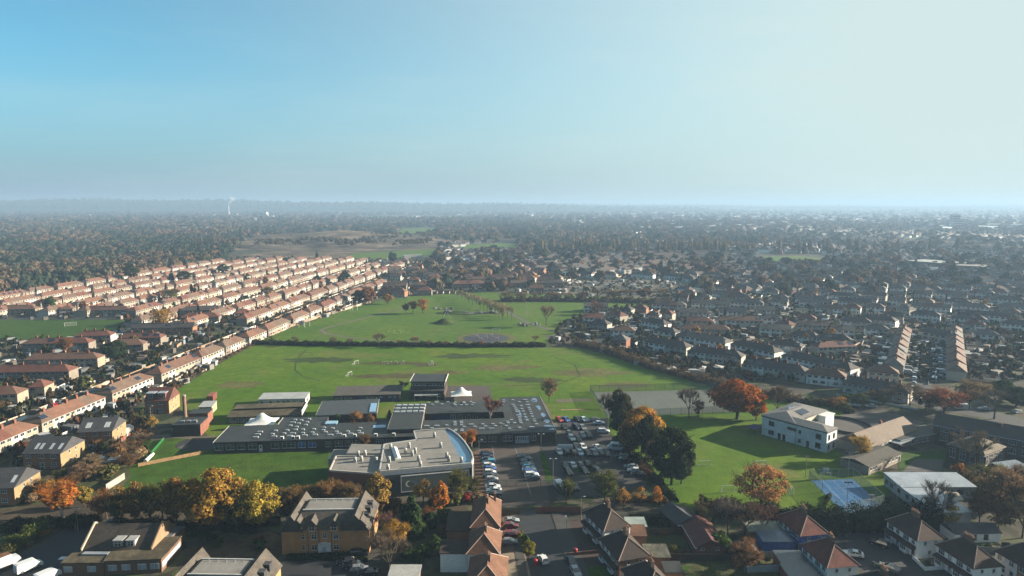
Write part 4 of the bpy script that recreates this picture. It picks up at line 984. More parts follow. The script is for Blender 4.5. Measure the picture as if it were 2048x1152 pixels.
# boiler house with its round chimney
o, L = simple_building('boiler_house', 'low dark boiler house with tall round brick chimney', 'boiler house', P(346, 874), P(401, 872), 9, 4.2, BRICKD, FELT, 'flat', e=.1, fascia=GUTTER)
q = MB(); q.box(L + .004, L + .1, .1, 8.9, 0, 4.1); q.build('brick_side', BRICKR, o)
q = MB(); q.tube((1.0, 10.2, 0), (1.0, 10.2, 12.5), .75, .62, 14); ch = q.build('chimney', M((.20,.12,.09), 'brickwork'), o)
q = MB(); q.tube((1.0, 10.2, 12.5), (1.0, 10.2, 12.9), .72, .72, 14); q.build('chimney_rim', CONC, ch)
q = MB(); q.box(1.8, 9, 11, 17, 0, 5.0); q.build('rear_wall', BRICKR, o); q = MB(); q.box(1.7, 9.1, 10.9, 17.1, 5.003, 5.25); q.build('roof', FELT, o)
for i in range(3): q = MB(); q.box(2 + i*2.2, 3.4 + i*2.2, 2, 3.2, 4.48, 5.3); q.build('roof_unit', METAL, o)
simple_building('store_shed', 'pale green store shed with corrugated roof beside playing field', 'shed', P(398, 829), P(424, 828), 7, 2.9, M((.32,.34,.20), 'plain'), SHEETM, 'mono', .4, e=.15)
cn = empty('shipping_container', (*P(414, 805), 0), R(10), 'red shipping container on the field edge beside green shed', 'container')
q = MB(); q.box(0, 2.5, 0, 7, .15, 2.75); q.build('body', RUST, cn)
for i in range(12): q = MB(); q.box(2.5, 2.56, .2 + i*.57, .45 + i*.57, .25, 2.65); q.build('rib', RUST, cn)
q = MB(); q.box(.1, 1.2, -.05, 0, .25, 2.65); q.build('door', RUST, cn); q = MB(); q.box(1.3, 2.4, -.05, 0, .25, 2.65); q.build('door', RUST, cn)
# timber edging, rolled cover, green netting, soft play surface
te = [P(277, 934), P(291, 930), P(409, 908)]
tf = empty('timber_fence', (*te[0], 0), 0, 'low light timber panel fence across the front lawn', 'fence')
d = Vector((te[2][0]-te[0][0], te[2][1]-te[0][1])); n = 13
for i in range(n):
    q = MB(); w = d.length / n; q.box(.08, w - .08, -.06, .06, .15, 1.25); q.box(-.08, .08, -.09, .09, 0, 1.4); q.box(.08, w - .08, -.1, -.06, .3, .4); q.box(.08, w - .08, -.1, -.06, .95, 1.05)
    q.build('fence_panel', M((.36,.23,.11), 'plain', .9, amount=.3), tf, (d.x*i/n, d.y*i/n, 0), math.atan2(d.y, d.x))
a, b = P(291, 927), P(306, 912)
q = MB(); q.tube((a[0], a[1], .75), (b[0], b[1], .75), .6, .5, 10); tag(q.build('rolled_cover', M((.78,.76,.70), 'plain', .7)), 'white rolled cover lying against the timber fence', 'cover')
GNET = bpy.data.materials.new('green_net'); nt, b_ = nodes_of(GNET); b_.inputs['Base Color'].default_value = (.01,.12,.03,1); b_.inputs['Alpha'].default_value = .5
a, b = P(288, 926), P(328, 880)
d = Vector((b[0]-a[0], b[1]-a[1])); nt_ = empty('green_netting', (*a, 0), math.atan2(d.y, d.x), 'green netting fence running across the side lawn', 'netting')
q = MB(); q.box(0, d.length, -.03, .03, .05, 1.1); q.build('net', GNET, nt_)
for i in range(9): q = MB(); q.tube((d.length*i/8, 0, 0), (d.length*i/8, 0, 1.3), .05, .05); q.build('post', GUTTER, nt_)
sheet('soft_play_surface', [(350,893),(358,884),(375,879),(430,880),(432,897),(400,902),(362,901)], .09, M((.028,.028,.030), 'asphalt'))
sheet('play_marking', [(354,896),(366,891),(378,893),(364,900)], .10, PAVE); sheet('play_marking', [(368,891),(374,889),(380,890),(374,892)], .10, PAVE)
ribbon('path', [P(305, 873), P(330, 872), P(400, 877), P(430, 874)], 3, .07, PATHM)
ribbon('garden_wall_base', [P(165, 930), P(205, 905), P(262, 872)], 1.2, .06, PAVE)
gw = [P(158, 933), P(262, 873)]
d = Vector((gw[1][0]-gw[0][0], gw[1][1]-gw[0][1])); o = empty('brick_boundary_wall', (*gw[0], 0), math.atan2(d.y, d.x), 'long red brick wall with white piers beside yellow brick house', 'wall')
for i in range(12):
    w = d.length / 12; q = MB(); q.box(i*w + .25, (i+1)*w - .25, -.12, .12, 0, 1.5); q.build('wall_panel', BRICKR, o); q = MB(); q.box(i*w - .25, i*w + .25, -.25, .25, 0, 1.9); q.build('pier', M((.55,.5,.45), 'render') if i % 2 else BRICKR, o)
# flat garages behind the orange tree, small concrete wall
o, L = simple_building('garage_block', 'low garage block with glass roof panels behind orange tree', 'garages', P(165, 945), P(226, 940), 7, 2.6, BRICKR, FELT, 'flat', fascia=GUTTER)
for x in (2.5, 7): q = MB(); q.box(x, x + 2.6, 1, 5.5, 2.885, 3.05); q.build('roof_panel', M((.3,.36,.42), 'plain', .2, .6), o)
a, b = P(212, 982), P(249, 958); d = Vector((b[0]-a[0], b[1]-a[1])); q = MB(); q.box(0, d.length, -.15, .15, 0, 2.0); tag(q.build('concrete_wall', CONC, None, (*a, 0), math.atan2(d.y, d.x)), 'pale concrete wall at corner of front lawn', 'wall')

# ------------------------------------------------------------------ the eastern school: white hall, brick ranges, huts, courts
DGREY = M((0.075, 0.08, 0.088), 'plain', .5, .4); ROOFG = M((0.19, 0.175, 0.165), 'ribbed', .5, .4); WHITEW = M((0.66, 0.68, 0.70), 'render', .7)
wA, wB = P(1523, 869), P(1652, 906)
L, rz = frame(wA, wB); D = 7.2; h = 6.9
wh = empty('white_hall', (*wA, 0), rz, 'white two-storey hall with shallow grey hipped roofs on the school lawn', 'school hall')
MB().box(0, L, 0, D, -.3, h).build('wall', WHITEW, wh)
MB().box(0, 12.5, D + .002, 23, -.3, h + .6).build('rear_wall', M((0.56, 0.52, 0.42), 'render', .7), wh)
MB().box(12.503, 15.5, 16.5, 23, -.3, h + .3).build('stair_wall', WHITEW, wh)
q = MB(); q.box(12.4, 15.8, 16.3, 23.2, h + .303, h + .5); q.build('stair_roof', WHITE, wh)
q = MB(); q.box(-.25, L + .25, -.25, D + .25, h + .003, h + .42); q.build('eaves_band', DGREY, wh)
q = MB(); q.box(-.25, 12.75, D + .252, 23.25, h + .603, h + .95); q.build('eaves_band', DGREY, wh)
rb = roof_section(0, L, D, h + .62, 1.0, 'hip', 'hip', e=.4, hipin=3.6); rb.build('roof', ROOFG, wh)
q = MB(); r0 = h + .96
q.add([(-.45,-.2,r0-.34),(13,-.2,r0-.34),(13,23.4,r0),(-.45,23.4,r0),(6.3,5.5,r0+1.5),(6.3,17.5,r0+1.5)], [(0,1,4),(1,2,5,4),(2,3,5),(3,0,4,5),(3,2,1,0)]); q.build('roof', ROOFG, wh)
for x, y in ((3.4, 10), (9.2, 9.5)):
    q = MB(); q.box(-1.6, 1.6, -2.8, 2.8, 0, .12); o = q.build('solar_panel', SOLAR, wh, (x, y + 2, r0 + .75)); o.rotation_euler = (0, R(-13 if x < 6 else 13), 0)
for x, z, w, hh, st in ((3.8, 4.3, 2.2, 1.7, '2'), (3.8, 1.0, 2.2, 1.6, 't2'), (11.6, 4.7, 3.4, 1.0, '1'), (14.6, 4.3, 1.0, 1.2, '1'), (14.6, 1.1, 1.0, 1.2, '1'), (21.3, 4.2, 1.9, 1.7, 't2'), (21.3, .9, 1.9, 1.9, '2')):
    win(wh, L, D, 'f', x, z, w, hh, st, fm=DARKF)
for x in (7.0, 8.8, 17.6): door(wh, L, D, 'f', x, 1.1, 2.4, (.02, .022, .03))
for y in (1.6, 5.0):
    for z in (.9, 4.2): win(wh, L, D, 'r', y, z, 1.2, 1.8, '1', fm=DARKF)
q = MB(); q.tube((13.2, -.08, 0), (13.2, -.08, h), .06, .06); q.build('drainpipe', DARKF, wh)
for i in range(4): q = MB(); q.box(-.45, .45, -.9, .0, 0, .5); o = q.build('wall_vent', DGREY, wh, (12.52, 9 + i * 1.9, 5.6), R(90))
q = MB(); q.box(-1, 3, 0, 5, 2.4, 2.6); cp = empty('shelter_canopy', (*P(1497, 868), 0), rz, 'blue edged canopy shelter beside the white hall', 'canopy'); q.build('roof_panel', M((.03,.04,.16), 'plain', .5), cp)
for x, y in ((-.8, .2), (2.8, .2), (2.8, 4.8), (-.8, 4.8)): MB().tube((x, y, 0), (x, y, 2.4), .06, .06).build('post', DARKF, cp)
# long hall with corrugated sunlit roof
s1A, s1B = (119.9, 221.2), (147.2, 239.8)
o, L1 = simple_building('corrugated_hall', 'long school hall with brown corrugated sunlit roof next to dark playground', 'school hall', s1A, s1B, 10.5, 3.7, M((.36,.33,.27), 'render'), M((.17,.125,.095), 'ribbed', .8), 'gable', 3.2, e=.4)
for i in range(10): win(o, L1, 0, 'f', 1.8 + i * 3.1, 1.5, 1.7, 1.5, 't2')
q = MB(); q.box(13.5, L1 - 2, -3.6, -.002, 2.6, 2.8); q.build('canopy', M((.25,.28,.30), 'plain', .4), o)
chimney(o, 18, 5.6, 6.6, .8, .8, 1.2)
q = MB(); q.box(-.06, 0, 2.5, 3.6, .9, 2.4); q.build('end_window', PANEB, o)
# grey pitched hut
s2A, s2B = (112.0, 205.6), (128.6, 217.2)
o, L2 = simple_building('classroom_hut', 'pinkish rendered classroom hut with dark mossy pitched roof', 'classroom hut', s2A, s2B, 9.2, 2.9, M((.30,.25,.21), 'render'), M((.060,.055,.045), 'felt', .9), 'gable', 1.1, e=.35)
for x in (1.3, 3.2, 4.6, 13.0, 15.2, 17.4): win(o, L2, 0, 'f', x, 1.3, 1.3 if x != 4.6 else .7, 1.1, '2' if x != 4.6 else '1')
door(o, L2, 0, 'f', 19.2, 1.2, 2.1, (.05,.05,.06))
# white ribbed-roof building by the trees: two ranges
WR = M((0.42, 0.42, 0.42), 'render')
o, L3 = simple_building('white_annexe', 'low white school annexe with pale ribbed roofs in an L beside hedge', 'school annexe', (112.8, 189.0), (134.4, 189.0), 9.2, 3.3, WR, SHEETB, 'mono', .5, e=.25)
for i in range(7): q = MB(); q.box(1 + i*3.0, 1.08 + i*3.0, -.2, 9.4, 3.52, 4.1); 
q = MB(); q.add([(0,-17,-.3),(9.8,-15.5,-.3),(9.8,-.003,-.3),(0,-.003,-.3),(0,-17,3.1),(9.8,-15.5,3.1),(9.8,-.003,3.2),(0,-.003,3.2)], [(3,2,1,0),(4,5,6,7),(0,1,5,4),(1,2,6,5),(2,3,7,6),(3,0,4,7)]); q.build('wing_wall', WR, o)
q = MB(); q.add([(-.25,-17.3,3.11),(10.1,-15.8,3.11),(10.1,-.26,3.21),(-.25,-.26,3.21),(-.25,-17.3,3.3),(10.1,-15.8,3.3),(10.1,-.26,3.4),(-.25,-.26,3.4)], [(3,2,1,0),(4,5,6,7),(0,1,5,4),(1,2,6,5),(2,3,7,6),(3,0,4,7)]); q.build('wing_roof', SHEETB, o)
for y in (1.2, 5.0, 7.6): win(o, L3, 9.2, 'l', y, 1.3, 1.4, 1.1, '1', fm=DARKF)
for y in (-3, -6, -9, -12, -15): win(o, L3, 9.2, 'l', y, 1.2, 1.3, 1.3, '1', fm=DARKF)
for x in (14, 17): win(o, L3, 9.2, 'f', x, 1.2, 1.8, 1.3, '2', fm=DARKF)
q = MB(); q.add([(10.2,-8,2.5),(13.5,-7,2.5),(15,-2,2.5),(10.2,-1,2.5),(10.2,-8,2.7),(13.5,-7,2.7),(15,-2,2.7),(10.2,-1,2.7)], [(3,2,1,0),(4,5,6,7),(0,1,5,4),(1,2,6,5),(2,3,7,6),(3,0,4,7)]); q.build('canopy', M((.42,.36,.26), 'plain', .6), o)
# two-storey brick range running off to the edge
s4A, s4B = (151.0, 236.6), (187.0, 206.6)
o, L4 = simple_building('brick_school', 'long two-storey dark brick school range with white window bands', 'school', s4A, s4B, 11, 6.6, M((.085,.06,.05), 'brickwork'), T_DARK, 'gable', 2.9, e=.5)
for i in range(11):
    win(o, L4, 0, 'f', 3.5 + i * 3.9, 4.2, 2.2, 1.9, 't3'); win(o, L4, 0, 'f', 3.5 + i * 3.9, 1.0, 2.2, 2.1, 't3')
q = MB(); q.box(0, L4, -.7, -.5, 6.0, 6.25); q.build('gutter_board', M((.30,.36,.42), 'plain', .5), o)
chimney(o, 19, 3.5, 8.3, 1.2, 1.0, 1.6, M((.10,.055,.04), 'brickwork'))
o, L5 = simple_building('brick_school_hall', 'dark brick hall with tall white windows and brown hipped roof', 'school hall', P(1893, 916), P(1966, 938), 14, 5.0, M((.085,.06,.05), 'brickwork'), T_MOSS, 'hip', 3.2, e=.4)
for i in range(4): win(o, L5, 0, 'f', 1.7 + i * 3.1, .9, 1.7, 3.2, 't2')
for i in range(4): win(o, L5, 14, 'r', 1.7 + i * 3.2, .9, 1.7, 3.2, 't2')
o, L6 = simple_building('link_block', 'low dark flat-roofed link block between brown roofed hall and brick range', 'school block', P(1800, 898), P(1886, 880), 7, 3.0, M((.10,.07,.055), 'brickwork'), FELT, 'flat', fascia=M((.30,.36,.42), 'plain', .5))
for i in range(6): win(o, L6, 0, 'f', 1.5 + i * 2.5, .9, 1.8, 1.5, 't2')
o, L7 = simple_building('classroom_annexe', 'low brick annexe with grey lean-to roof at picture edge', 'school annexe', P(1985, 945), P(2060, 985), 7, 3.0, M((.085,.06,.05), 'brickwork'), SHEETB, 'mono', .8)
for i in range(5): win(o, L7, 0, 'f', 1.5 + i * 2.6, .9, 1.8, 1.5, 't2')
sheet('playground', [(1640,848),(1700,822),(1790,826),(1850,845),(1740,890),(1690,915),(1672,898)], .07, M((.075,.068,.064), 'asphalt', .85))
# oval low rail round the little track
trk = empty('play_track', (*P(1694, 853), 0), 0, 'dark oval fenced play track in the playground behind white hall', 'play track')
c0 = P(1694, 853); pts = []
for i in range(24):
    a = 2*math.pi*i/24; pts.append((8.5*math.cos(a)*1.0, 10*math.sin(a)))
for i in range(24):
    a, b = pts[i], pts[(i+1) % 24]; q = MB(); dd = Vector((b[0]-a[0], b[1]-a[1])); q.box(0, dd.length, -.05, .05, .05, 1.0); q.build('rail_panel', M((.025,.03,.034), 'plain', .6), trk, (*a, 0), math.atan2(dd.y, dd.x))
# blue games court
CRT = [(1622,961),(1706,958),(1764,1011),(1690,1029)]
sheet('games_court', CRT, .08, M((0.022, 0.145, 0.36), 'asphalt', .55, .4, amount=.12))
def cpt(s, t):
    p = [P(*c) for c in CRT]; a = (p[0][0]+(p[1][0]-p[0][0])*s, p[0][1]+(p[1][1]-p[0][1])*s); b = (p[3][0]+(p[2][0]-p[3][0])*s, p[3][1]+(p[2][1]-p[3][1])*s)
    return (a[0]+(b[0]-a[0])*t, a[1]+(b[1]-a[1])*t)
LINE = M((.34,.36,.37), 'plain', .7, amount=.4)
for s0, t0, s1, t1 in ((.06,.04,.06,.96),(.94,.04,.94,.96),(.06,.04,.94,.04),(.06,.96,.94,.96),(.06,.5,.94,.5),(.5,.04,.5,.96),(.3,.04,.3,.3),(.7,.04,.7,.3),(.3,.3,.7,.3),(.3,.7,.7,.7),(.3,.7,.3,.96),(.7,.7,.7,.96),(.2,.3,.2,.96),(.8,.04,.8,.6)):
    ribbon('court_line', [cpt(s0, t0), cpt(s1, t1)], .14, .085, LINE)
MESHM = bpy.data.materials.new('wire_mesh'); nt, b_ = nodes_of(MESHM); b_.inputs['Base Color'].default_value = (.10,.14,.13,1); b_.inputs['Alpha'].default_value = .22
def cage(name, label, pts, hgt, step, col=GUTTER, closed=False, skip=()):
    o = empty(name, (*pts[0], 0), 0, label, 'fence')
    for i in range(len(pts) - 1):
        a, b = pts[i], pts[i+1]; d = Vector((b[0]-a[0], b[1]-a[1])); n = max(1, int(d.length / step))
        for k in range(n):
            x, y = a[0]-pts[0][0]+d.x*k/n, a[1]-pts[0][1]+d.y*k/n; rz_ = math.atan2(d.y, d.x)
            q = MB(); q.tube((0,0,0), (0,0,hgt), .06, .05, 5); q.build('post', col, o, (x, y, 0))
            q = MB(); q.box(.05, d.length/n, -.015, .015, .05, hgt - .05); q.build('mesh_panel', MESHM, o, (x, y, 0), rz_)
            q = MB(); q.box(0, d.length/n, -.025, .025, hgt - .06, hgt); q.build('rail', col, o, (x, y, 0), rz_)
    return o
cage('court_fence', 'tall wire fence with pale posts around blue games court', [cpt(1.02, -.03), cpt(-.03, -.03), cpt(-.03, 1.02), cpt(1.03, 1.02), cpt(1.03, -.03)], 3.2, 4.5, METAL)
def floodlight(u, v, hh, label, n=3):
    o = empty('floodlight', (*P(u, v), 0), 0, label, 'floodlight'); MB().tube((0,0,0),(0,0,hh),.11,.07,8).build('pole', METAL, o); MB().box(-1.0, 1.0, -.05, .05, hh, hh+.1).build('crossbar', METAL, o)
    for i in range(n): q = MB(); q.box(-.25, .25, -.3, .1, -.15, .2); q.build('lamp_head', DARKF, o, (-.8 + i * 1.6 / max(1, n-1), 0, hh + .15))
floodlight(1644, 985, 7.5, 'slim floodlight pole on the lawn side of blue court', 1); floodlight(1692, 1036, 10, 'floodlight with three lamps at the hedge corner of blue court', 3)
floodlight(1696, 954, 8, 'plain pale pole behind the far end of blue court', 1); floodlight(1611, 956, 7, 'slender pole on the lawn west of blue court', 1)
floodlight(1792, 1007, 5.5, 'short white headed pole by the dark hedge beside blue court', 1)
def hoop(x, y, rz_, label, big=True):
    o = empty('basketball_goal', (x, y, 0), rz_, label, 'goal', 'goals at the ends of the blue court')
    for sx in (-1.6, 1.6): MB().tube((sx,0,0),(sx,0,2.1),.07,.07).build('post', UPVC, o)
    MB().box(-1.6, 1.6, -.06, .06, 2.1, 2.22).build('crossbar', UPVC, o)
    q = MB(); q.box(-.9, .9, -.04, .04, 2.6, 3.7); bd = q.build('backboard', UPVC, o); q = MB(); q.box(-.3, .3, -.06, -.04, 2.75, 3.2); q.build('target', METAL, bd)
    for sx in (-.5, .5): MB().tube((sx,.1,2.2),(sx,.1,3.3),.05,.05).build('support', METAL, o)
x, y = cpt(.35, -.01); hoop(x, y, R(0), 'white goal with backboard at the far end of blue court')
x, y = cpt(.72, .97); hoop(x, y, R(0), 'white goal with backboard at the hedge end of blue court')
# tennis courts
TCT = [(1186,785),(1436,779),(1500,822),(1216,834)]
sheet('tennis_courts', TCT, .08, M((0.085, 0.10, 0.088), 'asphalt', .85, amount=.1))
tw = [P(*p) for p in TCT]; TLINE = M((.17,.19,.17), 'plain', .8, amount=.4)
def tpt(s, t):
    p = tw; a = (p[0][0]+(p[1][0]-p[0][0])*s, p[0][1]+(p[1][1]-p[0][1])*s); b = (p[3][0]+(p[2][0]-p[3][0])*s, p[3][1]+(p[2][1]-p[3][1])*s)
    return (a[0]+(b[0]-a[0])*t, a[1]+(b[1]-a[1])*t)
for c in range(3):
    s0 = .06 + c * .31
    for s_ in (s0, s0 + .035, s0 + .125, s0 + .215, s0 + .25): ribbon('court_line', [tpt(s_, .12), tpt(s_, .88)], .11, .085, TLINE)
    for t_ in (.12, .33, .67, .88): ribbon('court_line', [tpt(s0, t_), tpt(s0 + .25, t_)], .11, .087, TLINE)
cage('tennis_fence', 'long wire fence on dark posts around the tennis courts', [tpt(-.02,1.04), tpt(-.02,-.04), tpt(1.02,-.04), tpt(1.02,1.04), tpt(-.02,1.04)], 3.0, 4.2, GUTTER)
# small goals
def goal(u, v, w, hh, rz_, label, group='small goals on the school lawn', dp=1.0):
    o = empty('football_goal', (*P(u, v), .05), rz_, label, 'goal', group); r = .07
    for sx in (-w/2, w/2):
        MB().tube((sx,0,0),(sx,0,hh),r,r).build('post', UPVC, o); MB().tube((sx,0,hh),(sx,dp,0),r*.6,r*.6).build('stay', UPVC, o); MB().tube((sx,0,0),(sx,dp,0),r*.6,r*.6).build('ground_bar', UPVC, o)
    MB().tube((-w/2,0,hh),(w/2,0,hh),r,r).build('crossbar', UPVC, o); MB().tube((-w/2,dp,.04),(w/2,dp,.04),r*.6,r*.6).build('back_bar', UPVC, o)
    q = MB(); q.add([(-w/2,.02,hh),(w/2,.02,hh),(w/2,dp,.05),(-w/2,dp,.05)], [(0,1,2,3)]); q.build('net', NETM, o)
NETM = bpy.data.materials.new('net'); nt, b_ = nodes_of(NETM); b_.inputs['Base Color'].default_value = (.6,.6,.6,1); b_.inputs['Alpha'].default_value = .15
goal(1409, 932, 4.2, 1.7, R(5), 'small white goal in the middle of the school lawn'); goal(1455, 986, 3.8, 2.2, R(3), 'white goal on the school lawn beside the big orange tree')
goal(1521, 932, 4.2, 1.7, R(5), 'white goal half hidden behind the orange tree crown'); goal(1585, 987, 3.0, 1.8, R(80), 'white goal seen end on between orange tree and blue court')
GF = 'goals on the playing field'
goal(713, 729, 3.0, 2.0, R(60), 'white folded goal frame farther from the school', GF, 2); goal(700, 752, 2.8, 2.0, R(60), 'white goal frame nearer the school roofs', GF, 2); goal(865, 729, 3.2, 2.0, R(110), 'white netted goal above the two-storey block', GF, 2)
goal(141, 652, 7.0, 2.5, R(35), 'full size white goal on the western sports field', GF, 1.5)

# ------------------------------------------------------------------ east: hipped terraces and pairs, their fronts in shade
ROOFS_E = [T_BROWN, T_DARK, T_DARK, T_DARK, T_RED, T_GREY]; E_WHITE = M((0.80, 0.79, 0.76), 'render'); E_CREAM = M((0.50, 0.45, 0.37), 'render'); E_GREY = M((0.38, 0.35, 0.30), 'render')  # lighter copies of the western renders, making up for shade on these walls
WALLS_E = [E_GREY, E_CREAM, E_WHITE, E_WHITE, E_CREAM]
GE = 'terraces along the eastern hedge'
def east(u0, v0, u1, v1, n, label, **kw):
    kw.setdefault('group', GE); kw.setdefault('cols', ROOFS_E); kw.setdefault('walls', WALLS_E)
    return across(u0, v0, u1, v1, n, label, **kw)
east(1287, 699, 1372, 713, 4, 'dark roofed terrace with brick hip end, first along the hedge beyond the play area')
east(1374, 719, 1482, 733, 6, 'grey terrace second along the hedge, blue sheds in its gardens', cols=[T_DARK])
east(1351, 684, 1450, 703, 5, 'brown roofed terrace one row behind the hedge terraces')
east(1485, 746, 1610, 766, 6, 'grey terrace third along the hedge with white conservatory roofs', cols=[T_DARK])
east(1460, 704, 1548, 723, 4, 'whitewashed terrace with black roof behind the hedge terraces', walls=[E_WHITE], cols=[T_DARK])
east(1562, 728, 1700, 759, 6, 'long dark terrace ending in a white house opposite the brown semi')
east(1683, 784, 1815, 808, 6, 'nearest eastern terrace, dark roof, beside the bare trees', cols=[T_DARK], walls=[E_GREY])
east(1612, 767, 1690, 776, 3, 'brown hipped terrace with lean-to roofs at the end of the hedge', cols=[T_BROWN])
east(1736, 762, 1797, 768, 2, 'cream pair of houses with brown hips at the street corner', cols=[T_BROWN], walls=[E_CREAM, E_WHITE])
east(1306, 676, 1350, 682, 2, 'white pair with dark hip above the first hedge terrace', walls=[E_WHITE], cols=[T_DARK])
east(1359, 671, 1460, 675, 5, 'reddish roofed terrace facing the open car court', cols=[T_RED, T_BROWN])
east(1361, 655, 1425, 657, 3, 'terrace of three with orange hip beside the grey leafless trees', cols=[T_RED, T_BROWN])
east(1434, 654, 1526, 656, 5, 'pale terrace with long brown roof and dark end hip', cols=[T_BROWN, T_GREY])
east(1586, 664, 1682, 666, 5, 'brown terrace behind the white pair with a triangular lit gable')
east(1681, 655, 1742, 659, 3, 'black roofed terrace of three near the top of the eastern street', cols=[T_DARK])
east(1712, 648, 1790, 657, 4, 'grey terrace curving with the top of the eastern street', cols=[T_DARK])
east(1836, 676, 1902, 690, 3, 'black roofed terrace opposite the parked vans', cols=[T_DARK], walls=[E_CREAM])
east(1631, 692, 1702, 697, 4, 'grey terrace with blue tarpaulin in its garden', cols=[T_DARK, T_GREY])
east(1636, 712, 1712, 709, 4, 'red roofed terrace turned toward the street gardens', cols=[T_RED])
east(1576, 684, 1634, 692, 3, 'white terrace below the long brown terrace', walls=[E_WHITE, E_GREY], cols=[T_DARK])
east(1536, 704, 1602, 712, 3, 'dark terrace with hipped ends in front of the white terrace', cols=[T_DARK])
east(1548, 660, 1578, 666, 2, 'hipped pair with one sunlit orange slope', cols=[T_RED], walls=[E_GREY])
east(1792, 628, 1818, 632, 2, 'square cream house with pyramid roof on the street bend', cols=[T_GREY], walls=[E_CREAM])
east(1820, 640, 1880, 645, 4, 'white fronted terrace with a lit gable end', walls=[E_WHITE], cols=[T_DARK])
east(1900, 648, 1972, 654, 4, 'terrace of flats with pale balconies', walls=[E_GREY, E_WHITE], cols=[T_DARK])
east(2000, 660, 2080, 668, 4, 'white terrace at the picture edge', walls=[E_WHITE], cols=[T_DARK])
# pairs round the small close beside the park
GC = 'houses round the close beside the park'
across(1212, 640, 1240, 646, 2, 'pale pair with bright orange lit roof in the close beside the park', cols=[T_RED], walls=[E_CREAM], group=GC)
across(1240, 631, 1262, 633, 1, 'dark hipped house between two orange roofs', cols=[T_DARK], walls=[E_GREY], group=GC)
across(1263, 628, 1292, 630, 2, 'orange roofed pair at the park corner', cols=[T_RED], walls=[BRICKO], group=GC)
across(1178, 660, 1214, 664, 2, 'dark roofed pair nearest the park path', cols=[T_DARK], walls=[E_GREY], group=GC)
across(1282, 656, 1328, 664, 3, 'white terrace with dark roof across the close', cols=[T_DARK], walls=[E_WHITE], group=GC)
across(1290, 643, 1318, 645, 2, 'pair with a flat white dormer and lit roof', cols=[T_TAN], walls=[E_WHITE], group=GC)
across(1322, 640, 1344, 642, 1, 'small red hipped house behind the close', cols=[T_RED], walls=[E_GREY], group=GC)
across(1222, 694, 1252, 697, 2, 'brick house with grey roof and orange garden fence by the hedge', cols=[T_GREY], walls=[BRICKR], group=GC)
# the straight street running away: gabled fronts on both sides
GS = 'stepped houses along the eastern street'
def street(pn, pf, D, n, side, what):
    (xn, yn), (xf, yf) = P(*pn), P(*pf); 
    for i in range(n):
        t0, t1 = i / n, (i + .86) / n
        a = (xn + (xf-xn)*t0, yn + (yf-yn)*t0); b = (xn + (xf-xn)*t1, yn + (yf-yn)*t1)
        if side == 'east': a, b = b, a
        k = rd.choice((1, 2)) if math.dist(a, b) < 11 else 3
        terrace(a, b, D, max(2, k), f'{what}, {ORD[i]} from the near end', [T_TAN, T_GREY, T_BROWN], [E_CREAM, E_WHITE, E_GREY], ('gable', 'gable') if i % 2 else ('hip', 'hip'), near=False, group=GS, rear=.2); occupy(a, b, D)
street((1806, 752), (1822, 672), 8.0, 7, 'west', 'house on the west side of the parked-up street')
street((1892, 760), (1893, 668), 8.0, 7, 'east', 'house on the east side of the parked-up street')
ribbon('road', [P(1806, 800), P(1838, 775), P(1856, 740), P(1860, 690), P(1856, 655), P(1800, 640)], 8, .03, TAR)
ribbon('road', [P(1180, 690), P(1230, 668), P(1300, 655), P(1420, 662), P(1560, 675)], 6, .03, TAR)
ribbon('road', [P(1480, 742), P(1560, 747), P(1700, 772), P(1806, 790)], 6, .03, TAR)
sheet('road', [(1800,800),(1850,790),(2100,850),(2100,880),(1960,835),(1880,822)], .028, TAR)
sheet('car_court', [(1215,655),(1280,648),(1290,662),(1262,675),(1215,668)], .04, TAR)
# further rows filled between: pairs and short terraces on gently curving streets
PARKW = [P(*p) for p in PARK]; FIELDW = [P(*p) for p in FIELD]
ALLOT = [P(*p) for p in [(1095,600),(1110,560),(1330,556),(1390,575),(1350,604)]]
KEEP = [PARKW, FIELDW, ALLOT, [P(*p) for p in [(1505,526),(1520,508),(1670,508),(1670,530)]], [P(*p) for p in [(1836,800),(1815,640),(1892,640),(1896,800)]]]
rows = 0; placed = 0
rd = random.Random(23)
def fill(y0, y1, step, umin, umax, ang, cols, walls, what, grp, maxn, cond=None, near=False, rise=2.5):
    global placed
    y = y0; k = 0
    while y < y1:
        x = (umin(y) - 1024) / F * math.hypot(y, CAM_H); xe = (umax(y) - 1024) / F * math.hypot(y, CAM_H); j = 0
        while x < xe:
            n = rd.choice((2, 2, 2, 3, 4, 5)); L = n * rd.uniform(5.8, 6.8); a = ang(x, y) + rd.uniform(-.1, .1)
            yy = y + 18 * math.sin(x * .011 + k) ; A = (x, yy); Bp = (x + L * math.cos(a), yy + L * math.sin(a))
            mx, my = (A[0]+Bp[0])/2 - math.sin(a)*4, (A[1]+Bp[1])/2 + math.cos(a)*4
            if free(mx, my, 5 + L * .28) and not any(inpoly(mx, my, q) for q in KEEP) and (cond is None or cond(mx, my)):
                terrace(A, Bp, rd.uniform(7.4, 8.6), n, f'{what}, {ORD[min(j, 29)]} along the {ORD[min(k, 29)]} row back', cols, walls, rd.choice((('hip','hip'),('hip','hip'),('gable','gable'))), near=near, group=grp, rear=.4, rise=rise)
                occupy(A, Bp, 8); j += 1; placed += 1
                if placed >= maxn: return
            x += L + rd.uniform(3, 12)
        y += step; k += 1
fill(415, 800, 25, lambda y: max(1165, 1165 + (470 - y) * 1.2), lambda y: 2075, lambda x, y: -.35 + .3 * math.sin(x * .006 + y * .004), ROOFS_E + [T_GREY, T_GREY], [E_WHITE, E_WHITE, E_CREAM, E_GREY, E_WHITE], 'hipped eastern house block', 'eastern house blocks behind the hedge terraces', 125)
p1 = placed
